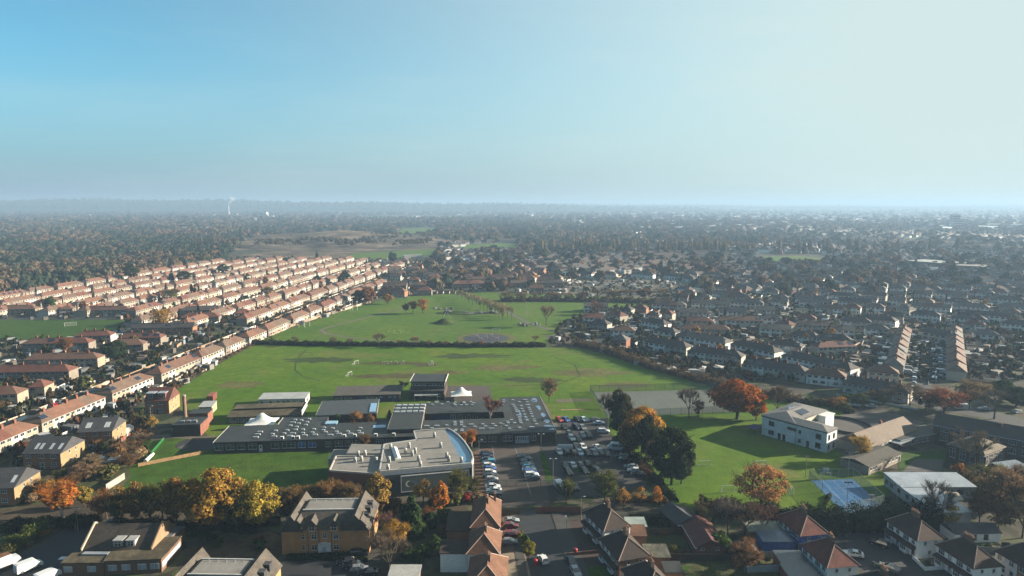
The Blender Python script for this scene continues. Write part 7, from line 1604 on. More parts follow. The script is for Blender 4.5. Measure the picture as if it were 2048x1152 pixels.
# hedges
hedge('hedge', [(503,688),(620,691),(800,692),(950,694),(1092,693)], 2.6, 3.0, (.040,.044,.020), 'long dark hedge dividing the park from the playing field', 60, .5, wild=.3)
hedge('hedge', [(1150,690),(1215,706),(1300,737),(1400,764),(1500,790),(1600,806)], 3.6, 5.0, (.105,.070,.042), 'rough brown hedge along the eastern side of the playing field', 60, .5, wild=.4)
hedge('hedge', [(1600,806),(1660,812),(1705,828)], 3.0, 4.0, (.05,.055,.025), 'hedge with bushes at the foot of the eastern terraces', 60, .45, wild=.4)
hedge('hedge', [(508,690),(440,724),(370,762),(318,790)], 1.3, 1.8, (.10,.075,.045), 'low brown growth along the boundary fence', 40, .4, wild=.5)
hedge('hedge', [(1398,1026),(1460,1030),(1540,1040),(1598,1048)], 4.5, 4.5, (.020,.030,.015), 'dark conifer hedge below the orange tree on the lawn', 190, .34, wild=.2)
hedge('hedge', [(1580,1056),(1640,1058),(1690,1060)], 6.0, 5.0, (.018,.028,.014), 'tall black-green conifer hedge west of the pole', 230, .34, wild=.2)
hedge('hedge', [(1700,1060),(1770,1058),(1850,1052),(1880,1054)], 6.5, 5.0, (.018,.028,.014), 'tall black-green conifer hedge east of the pole', 230, .34, wild=.2)
hedge('hedge', [(1912,945),(1940,968),(1985,1000)], 3.0, 3.5, (.12,.085,.035), 'diagonal autumn hedge beside the white annexe', 150, .34, wild=.3)
hedge('hedge', [(0,1062),(60,1056),(120,1052),(200,1048)], 2.4, 4.0, (.030,.036,.017), 'dark laurel belt behind the road at bottom left corner', 170, .34, wild=.3)
hedge('hedge', [(230,1052),(330,1056),(440,1058),(560,1042)], 2.2, 4.0, (.034,.032,.016), 'dark undergrowth hedge below the lawn trees', 150, .34, wild=.3)
hedge('hedge', [(560,1024),(640,1020),(740,1020),(800,1022)], 3.2, 4.0, (.085,.055,.028), 'brown hedge in front of the sports hall', 150, .34, wild=.3)
hedge('hedge', [(28,1098),(60,1078),(84,1058)], 3.2, 4.2, (.10,.12,.028), 'yellow green hedge along the road at bottom left', 200, .32, wild=.3)
hedge('hedge', [(-10,1130),(20,1108)], 2.4, 3.5, (.08,.075,.025), 'olive hedge beside the box truck', 200, .32, wild=.3)
hedge('hedge', [(1258,1046),(1330,1050),(1395,1050)], 1.8, 2.4, (.022,.028,.014), 'low dark hedge behind the rear gardens', 150, .32, wild=.3)
hedge('hedge', [(575,1118),(640,1116),(730,1112)], 1.2, 1.6, (.025,.040,.016), 'clipped dark hedge along the front of the flats', 190, .26)
hedge('hedge', [(1232,1002),(1290,1000),(1335,1008)], 1.6, 3.0, (.08,.06,.028), 'scrubby growth at the corner of the school lawn', 120, .32, wild=.5)
hedge('hedge', [(1230,880),(1270,915),(1310,960),(1345,1002)], 1.6, 2.4, (.030,.038,.018), 'dark undergrowth beneath the evergreens along the lawn', 110, .34, wild=.5)
hedge('hedge', [(1660,990),(1640,1030)], .8, 1.0, (.05,.06,.02), 'low growth at the blue court fence', 60, .3, wild=.4)
hedge('hedge', [(1770,1000),(1850,1045)], 1.0, 1.2, (.05,.055,.03), 'low growth along the white annexe wall', 80, .3, wild=.4)
hedge('hedge', [(1000,603),(1120,602),(1240,604),(1340,608)], 4.0, 8.0, (.105,.075,.045), 'brown wood edge along the top of the park', 70, .8, wild=.5)
hedge('hedge', [(640,1118),(735,1122)], .9, 1.2, (.03,.045,.018), 'low hedge before the flats car park', 150, .26)
hedge('hedge', [(40,925),(60,955),(80,985),(40,1000)], 1.4, 3, (.07,.06,.035), 'thin scrub beside the yellow brick house', 80, .34, wild=.5)
rs = random.Random(9)
for i in range(34):
    u = rs.uniform(60, 282); v = 1005 - (u - 60) * .42 + rs.uniform(-16, 20)
    if v > 1008 or v < 896: continue
    c = rs.choice(['tan','brown','olive','twig','tan']); w = rs.uniform(24, 46)
    T(u, v, v - w * .75, w, rs.choice(['bare','halfbare','shrub']), c, f'{ORD[i % 30]} scrub bush on the rough bank below the yellow brick houses{" again" if i >= 30 else ""}', 'bush', 'bush', 'scrub on the rough bank')
# gardens behind the near houses
gt = 0
for (u0, u1, v0, v1, n_, what) in ((1262,1395,1052,1062,5,'behind the white pairs'),(1465,1560,1090,1140,5,'behind the red roofed pairs'),(1885,2040,1095,1140,7,'behind the bay window houses'),(1590,1690,1120,1140,0,''),(10,120,1062,1095,6,'beside the road at bottom left'),(380,540,1072,1100,7,'in the shaded lawn of the flats'),(1300,1380,1075,1112,4,'in the rear lawns of the white pairs')):
    for i in range(n_):
        u, v = rs.uniform(u0, u1), rs.uniform(v0, v1); w = rs.uniform(14, 26); k = rs.choice(['shrub','shrub','bare','halfbare'])
        T(u, v, v - w * .8, w, k, rs.choice(['green','olive','brown','dark','twig','rust']), f'{ORD[i]} small garden shrub {what}', 'shrub', 'shrub', 'small garden shrubs ' + what)

# ------------------------------------------------------------------ garden trees and sheds of the estates, one by one
HOUSES = [(o.location.x, o.location.y, o['label'], o.rotation_euler.z) for o in COL.objects if o.name.startswith('terrace') and o.parent is None and 'label' in o]
rs = random.Random(101); used = set()
def where(lbl):
    if ', ' in lbl: return 'terrace ' + lbl.split(', ', 1)[1] if lbl.startswith('orange') else lbl.split(', ')[0].replace(' block', '') + ' ' + lbl.split(', ', 1)[1]
    return lbl
cnt = 0
order = sorted(HOUSES, key=lambda h: math.hypot(h[0], h[1]))
for rnd in range(2):
    for (hx, hy, lbl, rz) in order:
        if cnt >= 112 or rs.random() < .62: continue
        for _ in range(6):
            back = rs.uniform(13, 24); al = rs.uniform(2, 30); x = hx + math.cos(rz) * al - math.sin(rz) * back; y = hy + math.sin(rz) * al + math.cos(rz) * back
            if free(x, y, 1.5) and not any(inpoly(x, y, q) for q in KEEP[:2]) and y > 250: break
        else: continue
        k, c, wd = rs.choice([('dense_far','dark','dark evergreen'),('bare_far','twig','leafless tree'),('bare_far','tan','pale bare tree'),('leafy_far','olive','olive tree'),('leafy_far','amber','amber tree'),('conifer_far','pine','dark conifer'),('leafy_far','rust','rusty tree'),('dense_far','green','green tree')])
        l = f'{wd} behind {where(lbl)}'
        if l in used or len(l.replace('-', ' ').split()) > 16: continue
        used.add(l); cnt += 1
        tree(0, 0, 0, 0, k, c, l, group='garden trees of the estates', world=(x, y), h=rs.uniform(4, 10) * (1.25 if 'conifer' in k else 1), w=rs.uniform(1.8, 4.2) * (.6 if 'conifer' in k else 1))
SHM = [M(c, 'plain', .8, amount=.25) for c in ((.16,.10,.06), (.10,.09,.07), (.26,.25,.22), (.06,.10,.06), (.12,.16,.20))]
shed_m = {}
def shed_mesh(w, d, h, wm, rm):
    k = (w, d, h, wm.name, rm.name)
    if k not in shed_m:
        a = MB(); gable_wall(a, 0, w, 0, d, h, .6); b = MB(); s = roof_section(0, w, d, h, .65, e=.15, g=.15, th=.08); shed_m[k] = (a.mesh('wall', wm), s.mesh('roof', rm))
    return shed_m[k]
cnt = 0
for (hx, hy, lbl, rz) in order:
    if cnt >= 110: break
    l = f'garden shed behind {where(lbl)}'
    if len(l.replace('-', ' ').split()) > 16: continue
    back = rs.uniform(15, 21); al = rs.uniform(3, 26); x = hx + math.cos(rz) * al - math.sin(rz) * back; y = hy + math.sin(rz) * al + math.cos(rz) * back
    if not free(x, y, 1) or any(inpoly(x, y, q) for q in KEEP[:2]): continue
    wm = rs.choice(SHM); rm = rs.choice([POLY, FELT, SHEETM, SHM[0], FELTG]); a, b = shed_mesh(rs.choice((2.4, 3.2, 5.0)), rs.choice((2.0, 2.8)), rs.choice((1.9, 2.2)), wm, rm)
    o = empty('garden_shed', (x, y, 0), rz + rs.uniform(-.2, .2), l, 'shed', 'garden sheds of the estates'); link('wall', a, o); link('roof', b, o); cnt += 1

# ------------------------------------------------------------------ what nobody could count: low garden cover, fences, far woods, the far town
def pack(name, base_v, base_q, pos, scl, col, mat, rot=True, k=4):
    """one object out of many copies of a small mesh: pos n x 3, scl n x 3, col n x 3"""
    n = len(pos); a = rng.uniform(0, 6.28, n) if rot is True else rot; ca, sa = np.cos(a), np.sin(a)
    v = base_v[None] * scl[:, None, :]; x = v[..., 0] * ca[:, None] - v[..., 1] * sa[:, None]; y = v[..., 0] * sa[:, None] + v[..., 1] * ca[:, None]
    V = np.stack([x, y, v[..., 2]], 2) + pos[:, None, :]
    Q = base_q[None] + (np.arange(n) * len(base_v))[:, None, None]
    C = np.repeat(col[:, None, :], len(base_v), 1)
    return V.reshape(-1, 3), Q.reshape(-1, base_q.shape[1]), C.reshape(-1, 3)
def stuff(name, chunks, mat, k=4):
    v, q, c, off = [], [], [], 0
    for V, Q, C in chunks: v.append(V); q.append(Q + off); c.append(C); off += len(V)
    o = link(name, np_mesh(name, np.concatenate(v), np.concatenate(q), mat, np.concatenate(c), k)); o['kind'] = 'stuff'; return o
WOODM = leafmat('attr', 0.2, 'woodland')
def crown_base(n, clumps, leaf, core=True):
    c, nr = crown_clumps(n, clumps, ball, .34, .1, .35); v, q = quads_at(c, nr, leaf)
    if core:   # dark inner mass so that crowns do not look hollow
        m, nn = 5, 8; cv = []
        for j in range(m + 1):
            t = j / m
            for i in range(nn): a = 2*math.pi*i/nn; r = .66 * math.sin(math.pi * (.12 + .8 * t)); cv.append((r*math.cos(a), r*math.sin(a), .05 + .78 * t))
        cq = [(j*nn+i, j*nn+(i+1) % nn, (j+1)*nn+(i+1) % nn, (j+1)*nn+i) for j in range(m) for i in range(nn)]
        v = np.concatenate([v, np.array(cv)]); q = np.concatenate([q, np.array(cq) + len(v) - len(cv)])
    return v, q
LODS = [[crown_base(n, c, l) for _ in range(3)] for n, c, l in ((230, 15, .25), (74, 10, .40), (22, 7, .72))]
POPB = None
WCOL = np.array([(.125,.088,.058),(.110,.086,.064),(.135,.082,.050),(.042,.052,.034),(.030,.044,.030),(.080,.076,.047),(.115,.098,.070),(.145,.098,.052),(.055,.062,.038)])
def scatter(n_try, y0, y1, cond, spacing):
    """points over the land in view, evenly spread for their distance"""
    pts = []; y = y0
    while y < y1:
        s = spacing(y); w = y * .80 + 60; n = int(2 * w / s)
        xs = (np.arange(n) + rng.uniform(.1, .9, n)) * s - w; ys = y + rng.uniform(-.5, .5, n) * s
        pts.append(np.stack([xs, ys], 1)); y += s
    p = np.concatenate(pts)
    t = (cP * CAM_H - sP * p[:, 1]) / (cP * p[:, 1] + sP * CAM_H); V = 576 + F * t; U = 1024 + F * p[:, 0] / (cP * p[:, 1] + sP * CAM_H)
    m = np.array([cond(u, v, x, y) for u, v, (x, y) in zip(U, V, p)]); return p[m], U[m], V[m]
GRASSY = [[(690,517),(705,506),(870,497),(885,502),(850,513),(760,519)],[(905,499),(940,488),(1034,484),(1034,500),(935,505)],[(785,472),(806,456),(873,454),(878,467),(850,474)],[(1520,523),(1530,512),(1600,511),(1662,517),(1650,526)],[(720,432),(965,430),(965,436),(720,438)],[(1795,478),(1850,473),(1850,481),(1800,482)],[(1240,471),(1300,466),(1300,474),(1240,475)],
          [(455,514),(470,500),(525,466),(700,470),(885,478),(890,492),(705,506),(690,517),(480,514)]]
def edge(u):       # lower border of woodland in the picture
    return np.interp(u, [-200, 0, 120, 300, 440, 470, 525, 700, 880, 905, 1030, 1060, 1200, 1350, 1500, 1560, 1700, 2300], [600, 586, 572, 549, 524, 500, 466, 469, 480, 487, 484, 505, 512, 507, 500, 478, 462, 455])
def wood_share(u, v):
    w = 0.95 if u < 1000 else np.interp(u, [1000, 1300, 1600, 2100], [.9, .62, .36, .28])
    if v < 440: w *= np.interp(u, [0, 900, 1400, 2100], [1, .9, .65, .55])
    return w
def noise2(x, y, s=1.0): return math.sin(x*.0061*s + 1.3*math.sin(y*.0047*s)) * math.sin(y*.0043*s + 1.7*math.sin(x*.0052*s + 2))
def is_wood(u, v, x, y):
    if any(inpoly(u, v, q) for q in GRASSY): return False
    if v > edge(u):
        if u < 860 or v > 592 or any(inpoly(x, y, q) for q in KEEP) or not free(x, y, 2): return False
        return rng.random() < .17
    return rng.random() < wood_share(u, v) * (1.0 if u < 1000 else (.55 + .6 * (noise2(x, y) > -.1)))
P_, U_, V_ = scatter(0, 560, 11500, is_wood, lambda y: max(9.5, .0145 * y) if y < 3000 else .0165 * y)
dist = P_[:, 1]; chunks = []
def hill_z(x, y):
    z = np.zeros(len(x))
    for (yy, dp, hf) in ((6200, 1800, h1), (8900, 1800, h2)):
        t = (y - yy) / dp; m = (t > 0) & (t < 1); z[m] = np.maximum(z[m], np.array([hf(a) for a in x[m]]) * np.sin(np.pi * t[m]) ** .8 - 1)
    return z
for li, (a, b) in enumerate(((0, 1250), (1250, 2700), (2700, 99999))):
    for vi in range(3):
        m = (dist >= a) & (dist < b) & (np.arange(len(dist)) % 3 == vi); n = m.sum()
        if not n: continue
        p = P_[m]; d = dist[m]
        patch = np.array([noise2(x, y, 1.6) + .5 * noise2(x + 900, y, 4) for x, y in p]); ci = rng.integers(0, len(WCOL), n); dk = (patch > .25) & (rng.random(n) < .7); ci[dk] = rng.choice([3, 4, 8], dk.sum()); wm_ = (patch < -.3) & (rng.random(n) < .6); ci[wm_] = rng.choice([0, 2, 7, 1], wm_.sum())
        col = WCOL[ci] * rng.uniform(.75, 1.2, (n, 1)); r = rng.uniform(.75, 1.25, n) * np.minimum(5.6 + .0036 * d, 15); h = rng.uniform(.75, 1.3, n) * np.minimum(9.5 + .0012 * d, 14)
        con = (rng.random(n) < .05); h[con] *= 1.3; r[con] *= .6; col[con] = np.array((.028,.042,.028))
        V, Q, C = pack('', LODS[li][vi][0], LODS[li][vi][1], np.concatenate([p, hill_z(p[:, 0], p[:, 1])[:, None]], 1), np.stack([r, r, h], 1), col, None); chunks.append((V, Q, C))
stuff('woods', chunks, WOODM)
# row of tall pale poplars across the middle distance
pb = crown_base(90, 14, .45, True); pp = []
for i in range(70):
    u = rng.uniform(1075, 1500) if i < 56 else rng.uniform(1500, 2000); v = rng.uniform(503, 511); pp.append(P(u, v))
pp = np.array(pp); n = len(pp)
V, Q, C = pack('', pb[0], pb[1], np.concatenate([pp, np.zeros((n, 1))], 1), np.stack([rng.uniform(2.2, 4.0, n)]*2 + [rng.uniform(17, 27, n)], 1), np.array((.17,.135,.075)) * rng.uniform(.7, 1.15, (n, 1)), None)
stuff('treeline', [(V, Q, C)], WOODM)
# far houses
hb = np.array([(-.5,-.5,0),(.5,-.5,0),(.5,.5,0),(-.5,.5,0),(-.5,-.5,.64),(.5,-.5,.64),(.5,.5,.64),(-.5,.5,.64)]); hq = np.array([(0,1,5,4),(1,2,6,5),(2,3,7,6),(3,0,4,7)])
rbv = np.array([(-.51,-.55,.64),(.51,-.55,.64),(.51,.55,.64),(-.51,.55,.64),(-.3,0,1.0),(.3,0,1.0),(.3,0,1.0),(-.3,0,1.0)]); rq = np.array([(0,1,5,4),(2,3,4,5),(3,0,4,7),(1,2,6,5)])
def is_town(u, v, x, y):
    if any(inpoly(u, v, q) for q in GRASSY) or any(inpoly(x, y, q) for q in KEEP): return False
    if (u < 820 and v > 462) or (u < 1360 and v > 552): return False
    e = edge(u)
    if v > e:
        if v > 590 or not free(x, y, 5): return False
        return u > 880 and rng.random() < .8
    if u < 1000 and v > 460: return False
    return rng.random() < (.05 if u < 900 else .16 if u < 1100 else .38 if u < 1400 else .62)
T_, tu, tv = scatter(0, 640, 9500, is_town, lambda y: max(17, .0135 * y))
n = len(T_); ang = np.array([.5 * math.sin(x*.004 + y*.002) + (1.57 if noise2(x, y, .8) > .15 else 0) for x, y in T_]); L = rng.choice([8, 11, 15, 22, 30], n, p=[.3,.3,.2,.12,.08]) * np.maximum(1, T_[:, 1] / 3500)
scl = np.stack([L, rng.uniform(7.5, 9, n) * np.maximum(1, T_[:, 1] / 5000), rng.uniform(7, 8.4, n)], 1); pos = np.concatenate([T_, np.zeros((n, 1))], 1)
wc = 1.15 * np.array([(.42,.41,.39),(.24,.21,.18),(.15,.075,.055),(.40,.37,.33),(.55,.55,.54)])[rng.integers(0, 5, n)]; rc = .7 * np.array([(.060,.045,.040),(.085,.048,.038),(.05,.048,.05),(.10,.058,.042),(.07,.058,.052)])[rng.integers(0, 5, n)]
TOWNM = bpy.data.materials.new('town_walls'); nt, b_ = nodes_of(TOWNM); at = N(nt, 'ShaderNodeAttribute', attribute_name='tint'); nt.links.new(at.outputs['Color'], b_.inputs['Base Color']); b_.inputs['Roughness'].default_value = .85
stuff('distant_town', [pack('', hb, hq, pos, scl, wc, None, ang), pack('', rbv, rq, pos, scl, rc, None, ang)], TOWNM)
# far sheds and works: long pale roofs
m = 46; wp_ = []
for i in range(m):
    u = rng.uniform(1050, 2040) if i > 12 else rng.uniform(60, 900); v = rng.uniform(428, 462) if i > 4 else rng.uniform(424, 440); wp_.append(P(u, v))
wp_ = np.array(wp_); 
stuff('distant_works', [pack('', np.concatenate([hb, hb[4:]]), np.concatenate([hq, np.array([(4,5,6,7)])]), np.concatenate([wp_, np.zeros((m,1))], 1), np.stack([rng.uniform(50, 170, m), rng.uniform(25, 50, m), rng.uniform(9, 15, m)], 1), np.ones((m,1)) * np.array((.42,.44,.46)) * rng.uniform(.6, 1.2, (m,1)), None)], TOWNM)
# garden cover among the houses: shrubs, and fences between plots
sv, sq = crown_base(34, 8, .5, False); sp = []
def gardens(x, y): return free(x, y, 1.0) and not any(inpoly(x, y, q) for q in KEEP[:2]) and not inpoly(x, y, LEFTW) and not inpoly(x, y, SLW) and not inpoly(x, y, FLW)
LEFTW = [P(*p) for p in LEFTF]; SLW = [P(*p) for p in SLAWN]; FLW = [P(*p) for p in FLAWN]
k = 0
while len(sp) < 5200 and k < 40000:
    k += 1; u = rng.uniform(-20, 2068); v = 515 + (250 if u > 1150 else 400) * rng.random() ** 1.4
    if v < edge(u): continue
    x, y = P(u, v)
    if 395 < v < 520 and any(inpoly(u, v, q) for q in GRASSY): continue
    if (480 < u < 1180 and v > 690) or (u > 300 and v > 790): continue
    if any(abs(x - (s_ + .092*y)) < 5.5 for s_ in (-214, -278, -346, -412, -479)) and u < 760: continue
    if gardens(x, y): sp.append((x, y))
sp = np.array(sp); n = len(sp); GC_ = .62 * np.array([(.040,.055,.022),(.085,.062,.036),(.028,.036,.018),(.08,.070,.038),(.06,.068,.028),(.13,.07,.032)])
r = rng.uniform(.8, 2.3, n); o = stuff('garden_shrubbery', [pack('', sv, sq, np.concatenate([sp, np.zeros((n,1))], 1), np.stack([r, r, r * rng.uniform(.9, 1.9, n)], 1), GC_[rng.integers(0, 6, n)] * rng.uniform(.7, 1.2, (n,1)), None)], WOODM)
fv = np.concatenate([hb * np.array([1,.08,1]) ]); fp = []; fa = []; fs_ = []
for (hx, hy, lbl, rz) in HOUSES:
    L = 34
    for i in range(7):
        al = i * 5.8; back = 16; x = hx + math.cos(rz)*al - math.sin(rz)*back; y = hy + math.sin(rz)*al + math.cos(rz)*back
        if gardens(x, y): fp.append((x, y, 0)); fa.append(rz + math.pi/2); fs_.append((12, 1, 2.6))
    for bk in (24, -7):
        x = hx + math.cos(rz)*16 - math.sin(rz)*bk; y = hy + math.sin(rz)*16 + math.cos(rz)*bk
        if gardens(x, y): fp.append((x, y, 0)); fa.append(rz); fs_.append((32, 1, 2.6 if bk > 0 else 1.4))
n = len(fp); lp = []
for _ in range(900):
    x_, y_ = rng.uniform(-640, -160), rng.uniform(1215, 1680)
    if noise2(x_ * 2, y_ * 2, 2) > .05: lp.append((x_, y_))
lp = np.array(lp); m_ = len(lp); r_ = rng.uniform(1.5, 4.0, m_)
stuff('landfill_scrub', [pack('', sv, sq, np.concatenate([lp, np.full((m_, 1), 9.0)], 1), np.stack([r_ * 1.6, r_ * 1.6, r_ + 3], 1), np.array((.07,.055,.035)) * rng.uniform(.5, 1.5, (m_, 1)), None)], WOODM)
fv_ = 0; n = len(fp); stuff('garden_fencing', [pack('', np.concatenate([fv]), np.concatenate([hq, np.array([(4,5,6,7)])]), np.array(fp), np.array(fs_), np.array([(.16,.105,.065),(.10,.07,.05),(.24,.20,.16),(.34,.33,.31)])[rng.integers(0, 4, n)], None, np.array(fa))], TOWNM)
# small pale and dark roofs in the gardens (greenhouses, sheds, conservatories)
gp = []
k = 0
while len(gp) < 1000 and k < 30000:
    k += 1; u = rng.uniform(-20, 2068); v = 515 + (240 if u > 1150 else 380) * rng.random() ** 1.4; x, y = P(u, v)
    if v < edge(u) + 2 or (480 < u < 1180 and v > 690) or (u > 300 and v > 790) or any(inpoly(u, v, q) for q in GRASSY) or not gardens(x, y): continue
    gp.append((x, y, 0))
gp = np.array(gp); n = len(gp)
stuff('garden_outhouses', [pack('', hb, np.concatenate([hq, np.array([(4,5,6,7)])]), gp, np.stack([rng.uniform(2, 6, n), rng.uniform(2, 3.5, n), rng.uniform(3.0, 4.2, n)], 1), np.array([(.30,.30,.30),(.08,.06,.045),(.14,.125,.11),(.05,.055,.06),(.07,.055,.04),(.16,.18,.20)])[rng.integers(0, 6, n)] * rng.uniform(.6, 1.0, (n,1)), None)], TOWNM)
# allotments
AP = [P(*p) for p in [(1095,602),(1110,562),(1330,558),(1388,576),(1350,605)]]
wsheet('allotments', AP, .04, M((.085,.078,.055), 'asphalt', .95, amount=.5))
ap = []
while len(ap) < 70:
    x, y = rng.uniform(40, 220), rng.uniform(580, 790)
    if inpoly(x, y, AP): ap.append((x, y, 0))
ap = np.array(ap); n = len(ap)
stuff('allotment_huts', [pack('', hb, np.concatenate([hq, np.array([(4,5,6,7)])]), ap, np.stack([rng.uniform(2, 5, n), rng.uniform(2, 3, n), rng.uniform(2.2, 3.2, n)], 1), np.array([(.26,.26,.26),(.14,.155,.17),(.09,.065,.045)])[rng.integers(0, 3, n)], None)], TOWNM)

# landmarks far off
x, y = P(458, 435); o = empty('factory_chimney', (x, y, 0), 0, 'tall pale factory chimney with smoke rising above the far woods', 'chimney'); MB().tube((0,0,0),(0,0,72),4.2,3.2,12).build('stack', M((.62,.63,.64), 'plain', .6), o); MB().tube((0,0,72),(0,0,74),3.5,3.5,12).build('rim', METAL, o)
sm = bpy.data.materials.new('smoke'); nt, b_ = nodes_of(sm); b_.inputs['Base Color'].default_value = (.8,.82,.84,1); b_.inputs['Alpha'].default_value = .09
q = MB()
for i in range(9): q.tube((i*3.2, 0, 74 + i*4.6), ((i+1)*3.2, 0, 74 + (i+1)*4.6), 3 + i*1.1, 4.1 + i*1.1, 10)
s_ = q.build('smoke', sm, None, (x, y, 0)); s_['kind'] = 'stuff'
x, y = P(474, 437); o = empty('storage_tower', (x, y, 0), 0, 'short pale tower beside the factory chimney', 'tower'); MB().tube((0,0,0),(0,0,26),6,6,12).build('body', M((.55,.56,.57), 'plain', .6), o)
x, y = P(513, 434)
o, L = simple_building('power_works', 'white blocky works building east of the factory chimney', 'factory', (x, y), (x + 60, y), 40, 30, M((.5,.5,.5), 'render'), SHEETM, 'flat')
o, L = simple_building('works_hall', 'long low works shed between chimney and white works building', 'factory', P(520, 436), P(546, 436), 40, 13, M((.45,.46,.47), 'render'), SHEETM, 'flat')
for u, w, h_, l in ((1905, 24, 46, 'taller pale tower block on the hazy horizon'), (1916, 30, 30, 'lower pale block beside the tower on the hazy horizon')):
    x, y = P(u, 456); o, L = simple_building('tower_block', l, 'tower block', (x, y), (x + w, y), 20, h_, M((.52,.53,.54), 'render'), FELTG, 'flat')
    for i in range(int(h_ // 6)): q = MB(); q.box(1, w - 1, -.15, 0, 2 + i*6, 4.4 + i*6); q.build('window_band', PANEB, o)
o, L = simple_building('factory', 'long white-roofed factory across the eastern estate', 'factory', P(1812, 533), P(1895, 540), 40, 8, M((.11,.075,.06), 'brickwork'), M((.46,.46,.44), 'plain', .5), 'flat')
o, L = simple_building('factory', 'dark second range of the eastern factory', 'factory', P(1896, 541), P(1965, 545), 36, 7, M((.10,.07,.06), 'brickwork'), FELTG, 'flat')
o, L = simple_building('pavilion', 'white roofed sports pavilion on the far green field', 'pavilion', P(808, 518), P(845, 517), 12, 5, RWHITE, SHEETM, 'flat')
x, y = P(980, 407)
# park features
pk = empty('play_equipment', (*P(972, 677), .06), 0, 'round dark playground surface with climbing frames in the park', 'playground')
q = MB(); q.tube((0,0,0),(0,0,.06),14,14,28); q.build('rubber_surface', M((.035,.037,.055), 'asphalt', .9), pk)
q = MB(); n_ = 36
for i in range(n_):
    a, b = 2*math.pi*i/n_, 2*math.pi*(i+1)/n_
    q.add([(15.6*math.cos(a),15.6*math.sin(a),.05),(18.2*math.cos(a),18.2*math.sin(a),.05),(18.2*math.cos(b),18.2*math.sin(b),.05),(15.6*math.cos(b),15.6*math.sin(b),.05)], [(0,1,2,3)])
q.build('sand_ring', M((.11,.075,.03), 'plain', .9), pk)
for i, (dx, dy) in enumerate(((-6,3),(3,5),(7,-4),(-3,-6),(0,0))):
    q = MB()
    for sx in (-1.2, 1.2):
        for sy in (-1.2, 1.2): q.tube((dx+sx,dy+sy,0),(dx+sx*.5,dy+sy*.5,3.0),.09,.09,5)
    q.tube((dx-.6,dy,3.0),(dx+.6,dy,3.0),.1,.1,5); q.box(dx-.8,dx+.8,dy-.8,dy+.8,1.4,1.5); q.build('climbing_frame', M((.16,.16,.18), 'plain', .5), pk)
sk = empty('skate_park', (*P(945, 626), .05), 0, 'concrete skate park with dark ramps in the park', 'skate park')
q = MB(); q.box(-22, 18, -4, 4, 0, .15); q.build('slab', M((.17,.145,.125), 'plain', .9), sk)
for x0, x1, hh in ((-22,-15,2.0),(-8,-4,1.2),(4,8,1.0),(13,18,1.8),(15,20,1.0)): q = MB(); q.xprism([(x0,.15),(x1,.15),(x1-.6 if x0 < 0 else x1,hh) if False else ((x0+x1)/2,hh),(x0,hh)], -3.5, 3.5); q.build('ramp', M((.06,.06,.065), 'plain', .7), sk)
def mound(u, v, rx, ry, hh, label):
    b = MB(); n_, m_ = 28, 7; vs = []
    for j in range(m_ + 1):
        t = j / m_
        for i in range(n_): a = 2*math.pi*i/n_; vs.append((rx*t*math.cos(a), ry*t*math.sin(a), hh * (.5 + .5*math.cos(math.pi*t)) - .02))
    b.add(vs, [(j*n_+i, (j+1)*n_+i, (j+1)*n_+(i+1) % n_, j*n_+(i+1) % n_) for j in range(m_) for i in range(n_)]); me = b.mesh('grass_mound', DARKT)  # darker turf colour stands in for the mound's shadow side
    for p_ in me.polygons: p_.use_smooth = True
    return tag(link('grass_mound', me, None, (*P(u, v), .06)), label, 'mound')
mound(889, 646, 9, 10, 3.4, 'steep grassed play mound casting shade in the park'); mound(912, 627, 12, 8, 1.6, 'low grass bank beside the skate park')
x, y = P(890, 643); sl = empty('climbing_mast', (x, y, 3), 0, 'pale A-frame on top of the play mound', 'play frame'); q = MB(); q.tube((-1.2,0,0),(1.2,0,5.0),.16,.14,6); q.build('leg', UPVC, sl); q = MB(); q.tube((4,0,-1),(1.2,0,5.0),.1,.1,6); q.build('leg', METAL, sl)
for u, v, l in ((886,618,'rock garden of pale boulders behind the skate park'),(1057,650,'dark heap of boulders beside the park path')):
    o = empty('rock_garden', (*P(u, v), .05), 0, l, 'rocks')
    for i in range(14): q = MB(); s_ = rs.uniform(.6, 1.5); q.tube((0,0,-.2),(rs.uniform(-.2,.2),0,s_),s_,s_*.5,6); q.build('boulder', M((.20,.20,.19), 'plain', .9) if i % 2 else M((.07,.07,.065), 'plain', .9), o, (rs.uniform(-8,8), rs.uniform(-5,5), 0))
tag(ribbon('path', [P(1000,615), P(1030,632), P(1060,648), P(1108,662)], 3, .07, M((.10,.095,.09), 'asphalt')), kind='structure')
ribbon('path', [P(915,588), P(960,600), P(1000,615)], 3, .07, M((.10,.095,.09), 'asphalt'))
ribbon('path', [P(828,612), P(760,628), P(690,646), P(655,655), P(642,660), P(650,667), P(700,676), P(780,682), P(900,686), P(1100,688)], 2.6, .07, PATHM)
sheet('tarmac_square', [(1088,671),(1138,671),(1142,687),(1108,687)], .08, TARB)
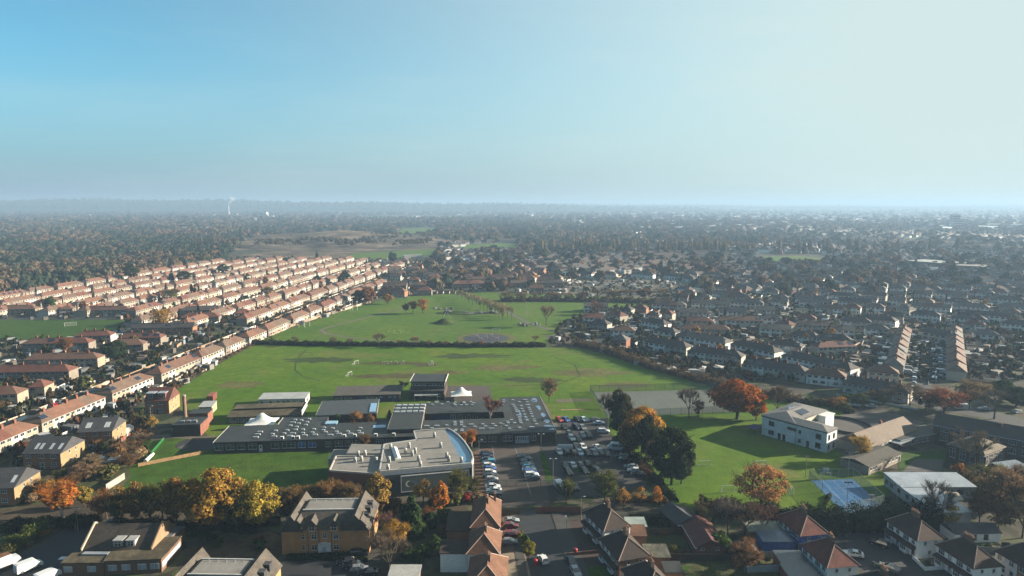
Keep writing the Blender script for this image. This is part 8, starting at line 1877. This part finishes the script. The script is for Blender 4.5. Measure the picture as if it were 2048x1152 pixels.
goal(992, 663, 5, 2.2, R(10), 'white goal panel near the round playground', 'goals in the park', 1)
PG = 'rugby posts in the park'
for i, (u, v) in enumerate(((598,655),(608,653),(690,622),(705,621))):
    o = empty('rugby_post', (*P(u, v), .05), 0, f'{ORD[i]} white rugby post from the fence in the upper park', 'rugby post', PG); MB().tube((0,0,0),(0,0,8),.12,.1,6).build('upright', UPVC, o); MB().tube((4,0,0),(4,0,8),.12,.1,6).build('upright', UPVC, o); MB().tube((0,0,3),(4,0,3),.09,.09,6).build('crossbar', UPVC, o)
o = empty('lamp_post', (*P(1053, 640), .05), 0, 'tall lone pole in the park meadow', 'pole'); MB().tube((0,0,0),(0,0,14),.14,.1,6).build('pole', METAL, o)
# flocks of gulls resting on the grass: bodies with folded wings, too small to pick apart
bb = np.array([(-.2,-.09,.12),(.22,-.05,.2),(.22,.05,.2),(-.2,.09,.12),(-.24,0,.22),(.30,0,.32),(.05,.1,.3),(.05,-.1,.3)]); bq = np.array([(0,1,7,4),(3,4,6,2),(1,5,7,7),(2,6,5,5),(4,7,6,6),(7,5,6,6),(0,3,2,1)])
gp = np.array([(*P(rs.uniform(764, 812), rs.uniform(722, 730)), .03) for _ in range(40)] + [(*P(rs.uniform(775, 822), rs.uniform(660, 668)), .05) for _ in range(28)]); n = len(gp)
stuff('gull_flock', [pack('', bb, bq, gp, np.ones((n,3)) * .8, np.ones((n,1)) * np.array((.36,.36,.35)), None)], TOWNM)

# ------------------------------------------------------------------ the air between here and the horizon
hm = bpy.data.materials.new('haze'); hm.use_nodes = True; ht = hm.node_tree; ht.nodes.clear()
ho = ht.nodes.new('ShaderNodeOutputMaterial'); pv = ht.nodes.new('ShaderNodeVolumePrincipled')
pv.inputs['Color'].default_value = (0.25, 0.375, 0.53, 1); pv.inputs['Density'].default_value = HAZE_DENSITY; pv.inputs['Anisotropy'].default_value = 0.14
ht.links.new(pv.outputs[0], ho.inputs['Volume'])
hz = MB().box(-13000, 13000, -12500, 13000, -1.5, 128).build('haze', hm); hz['kind'] = 'stuff'
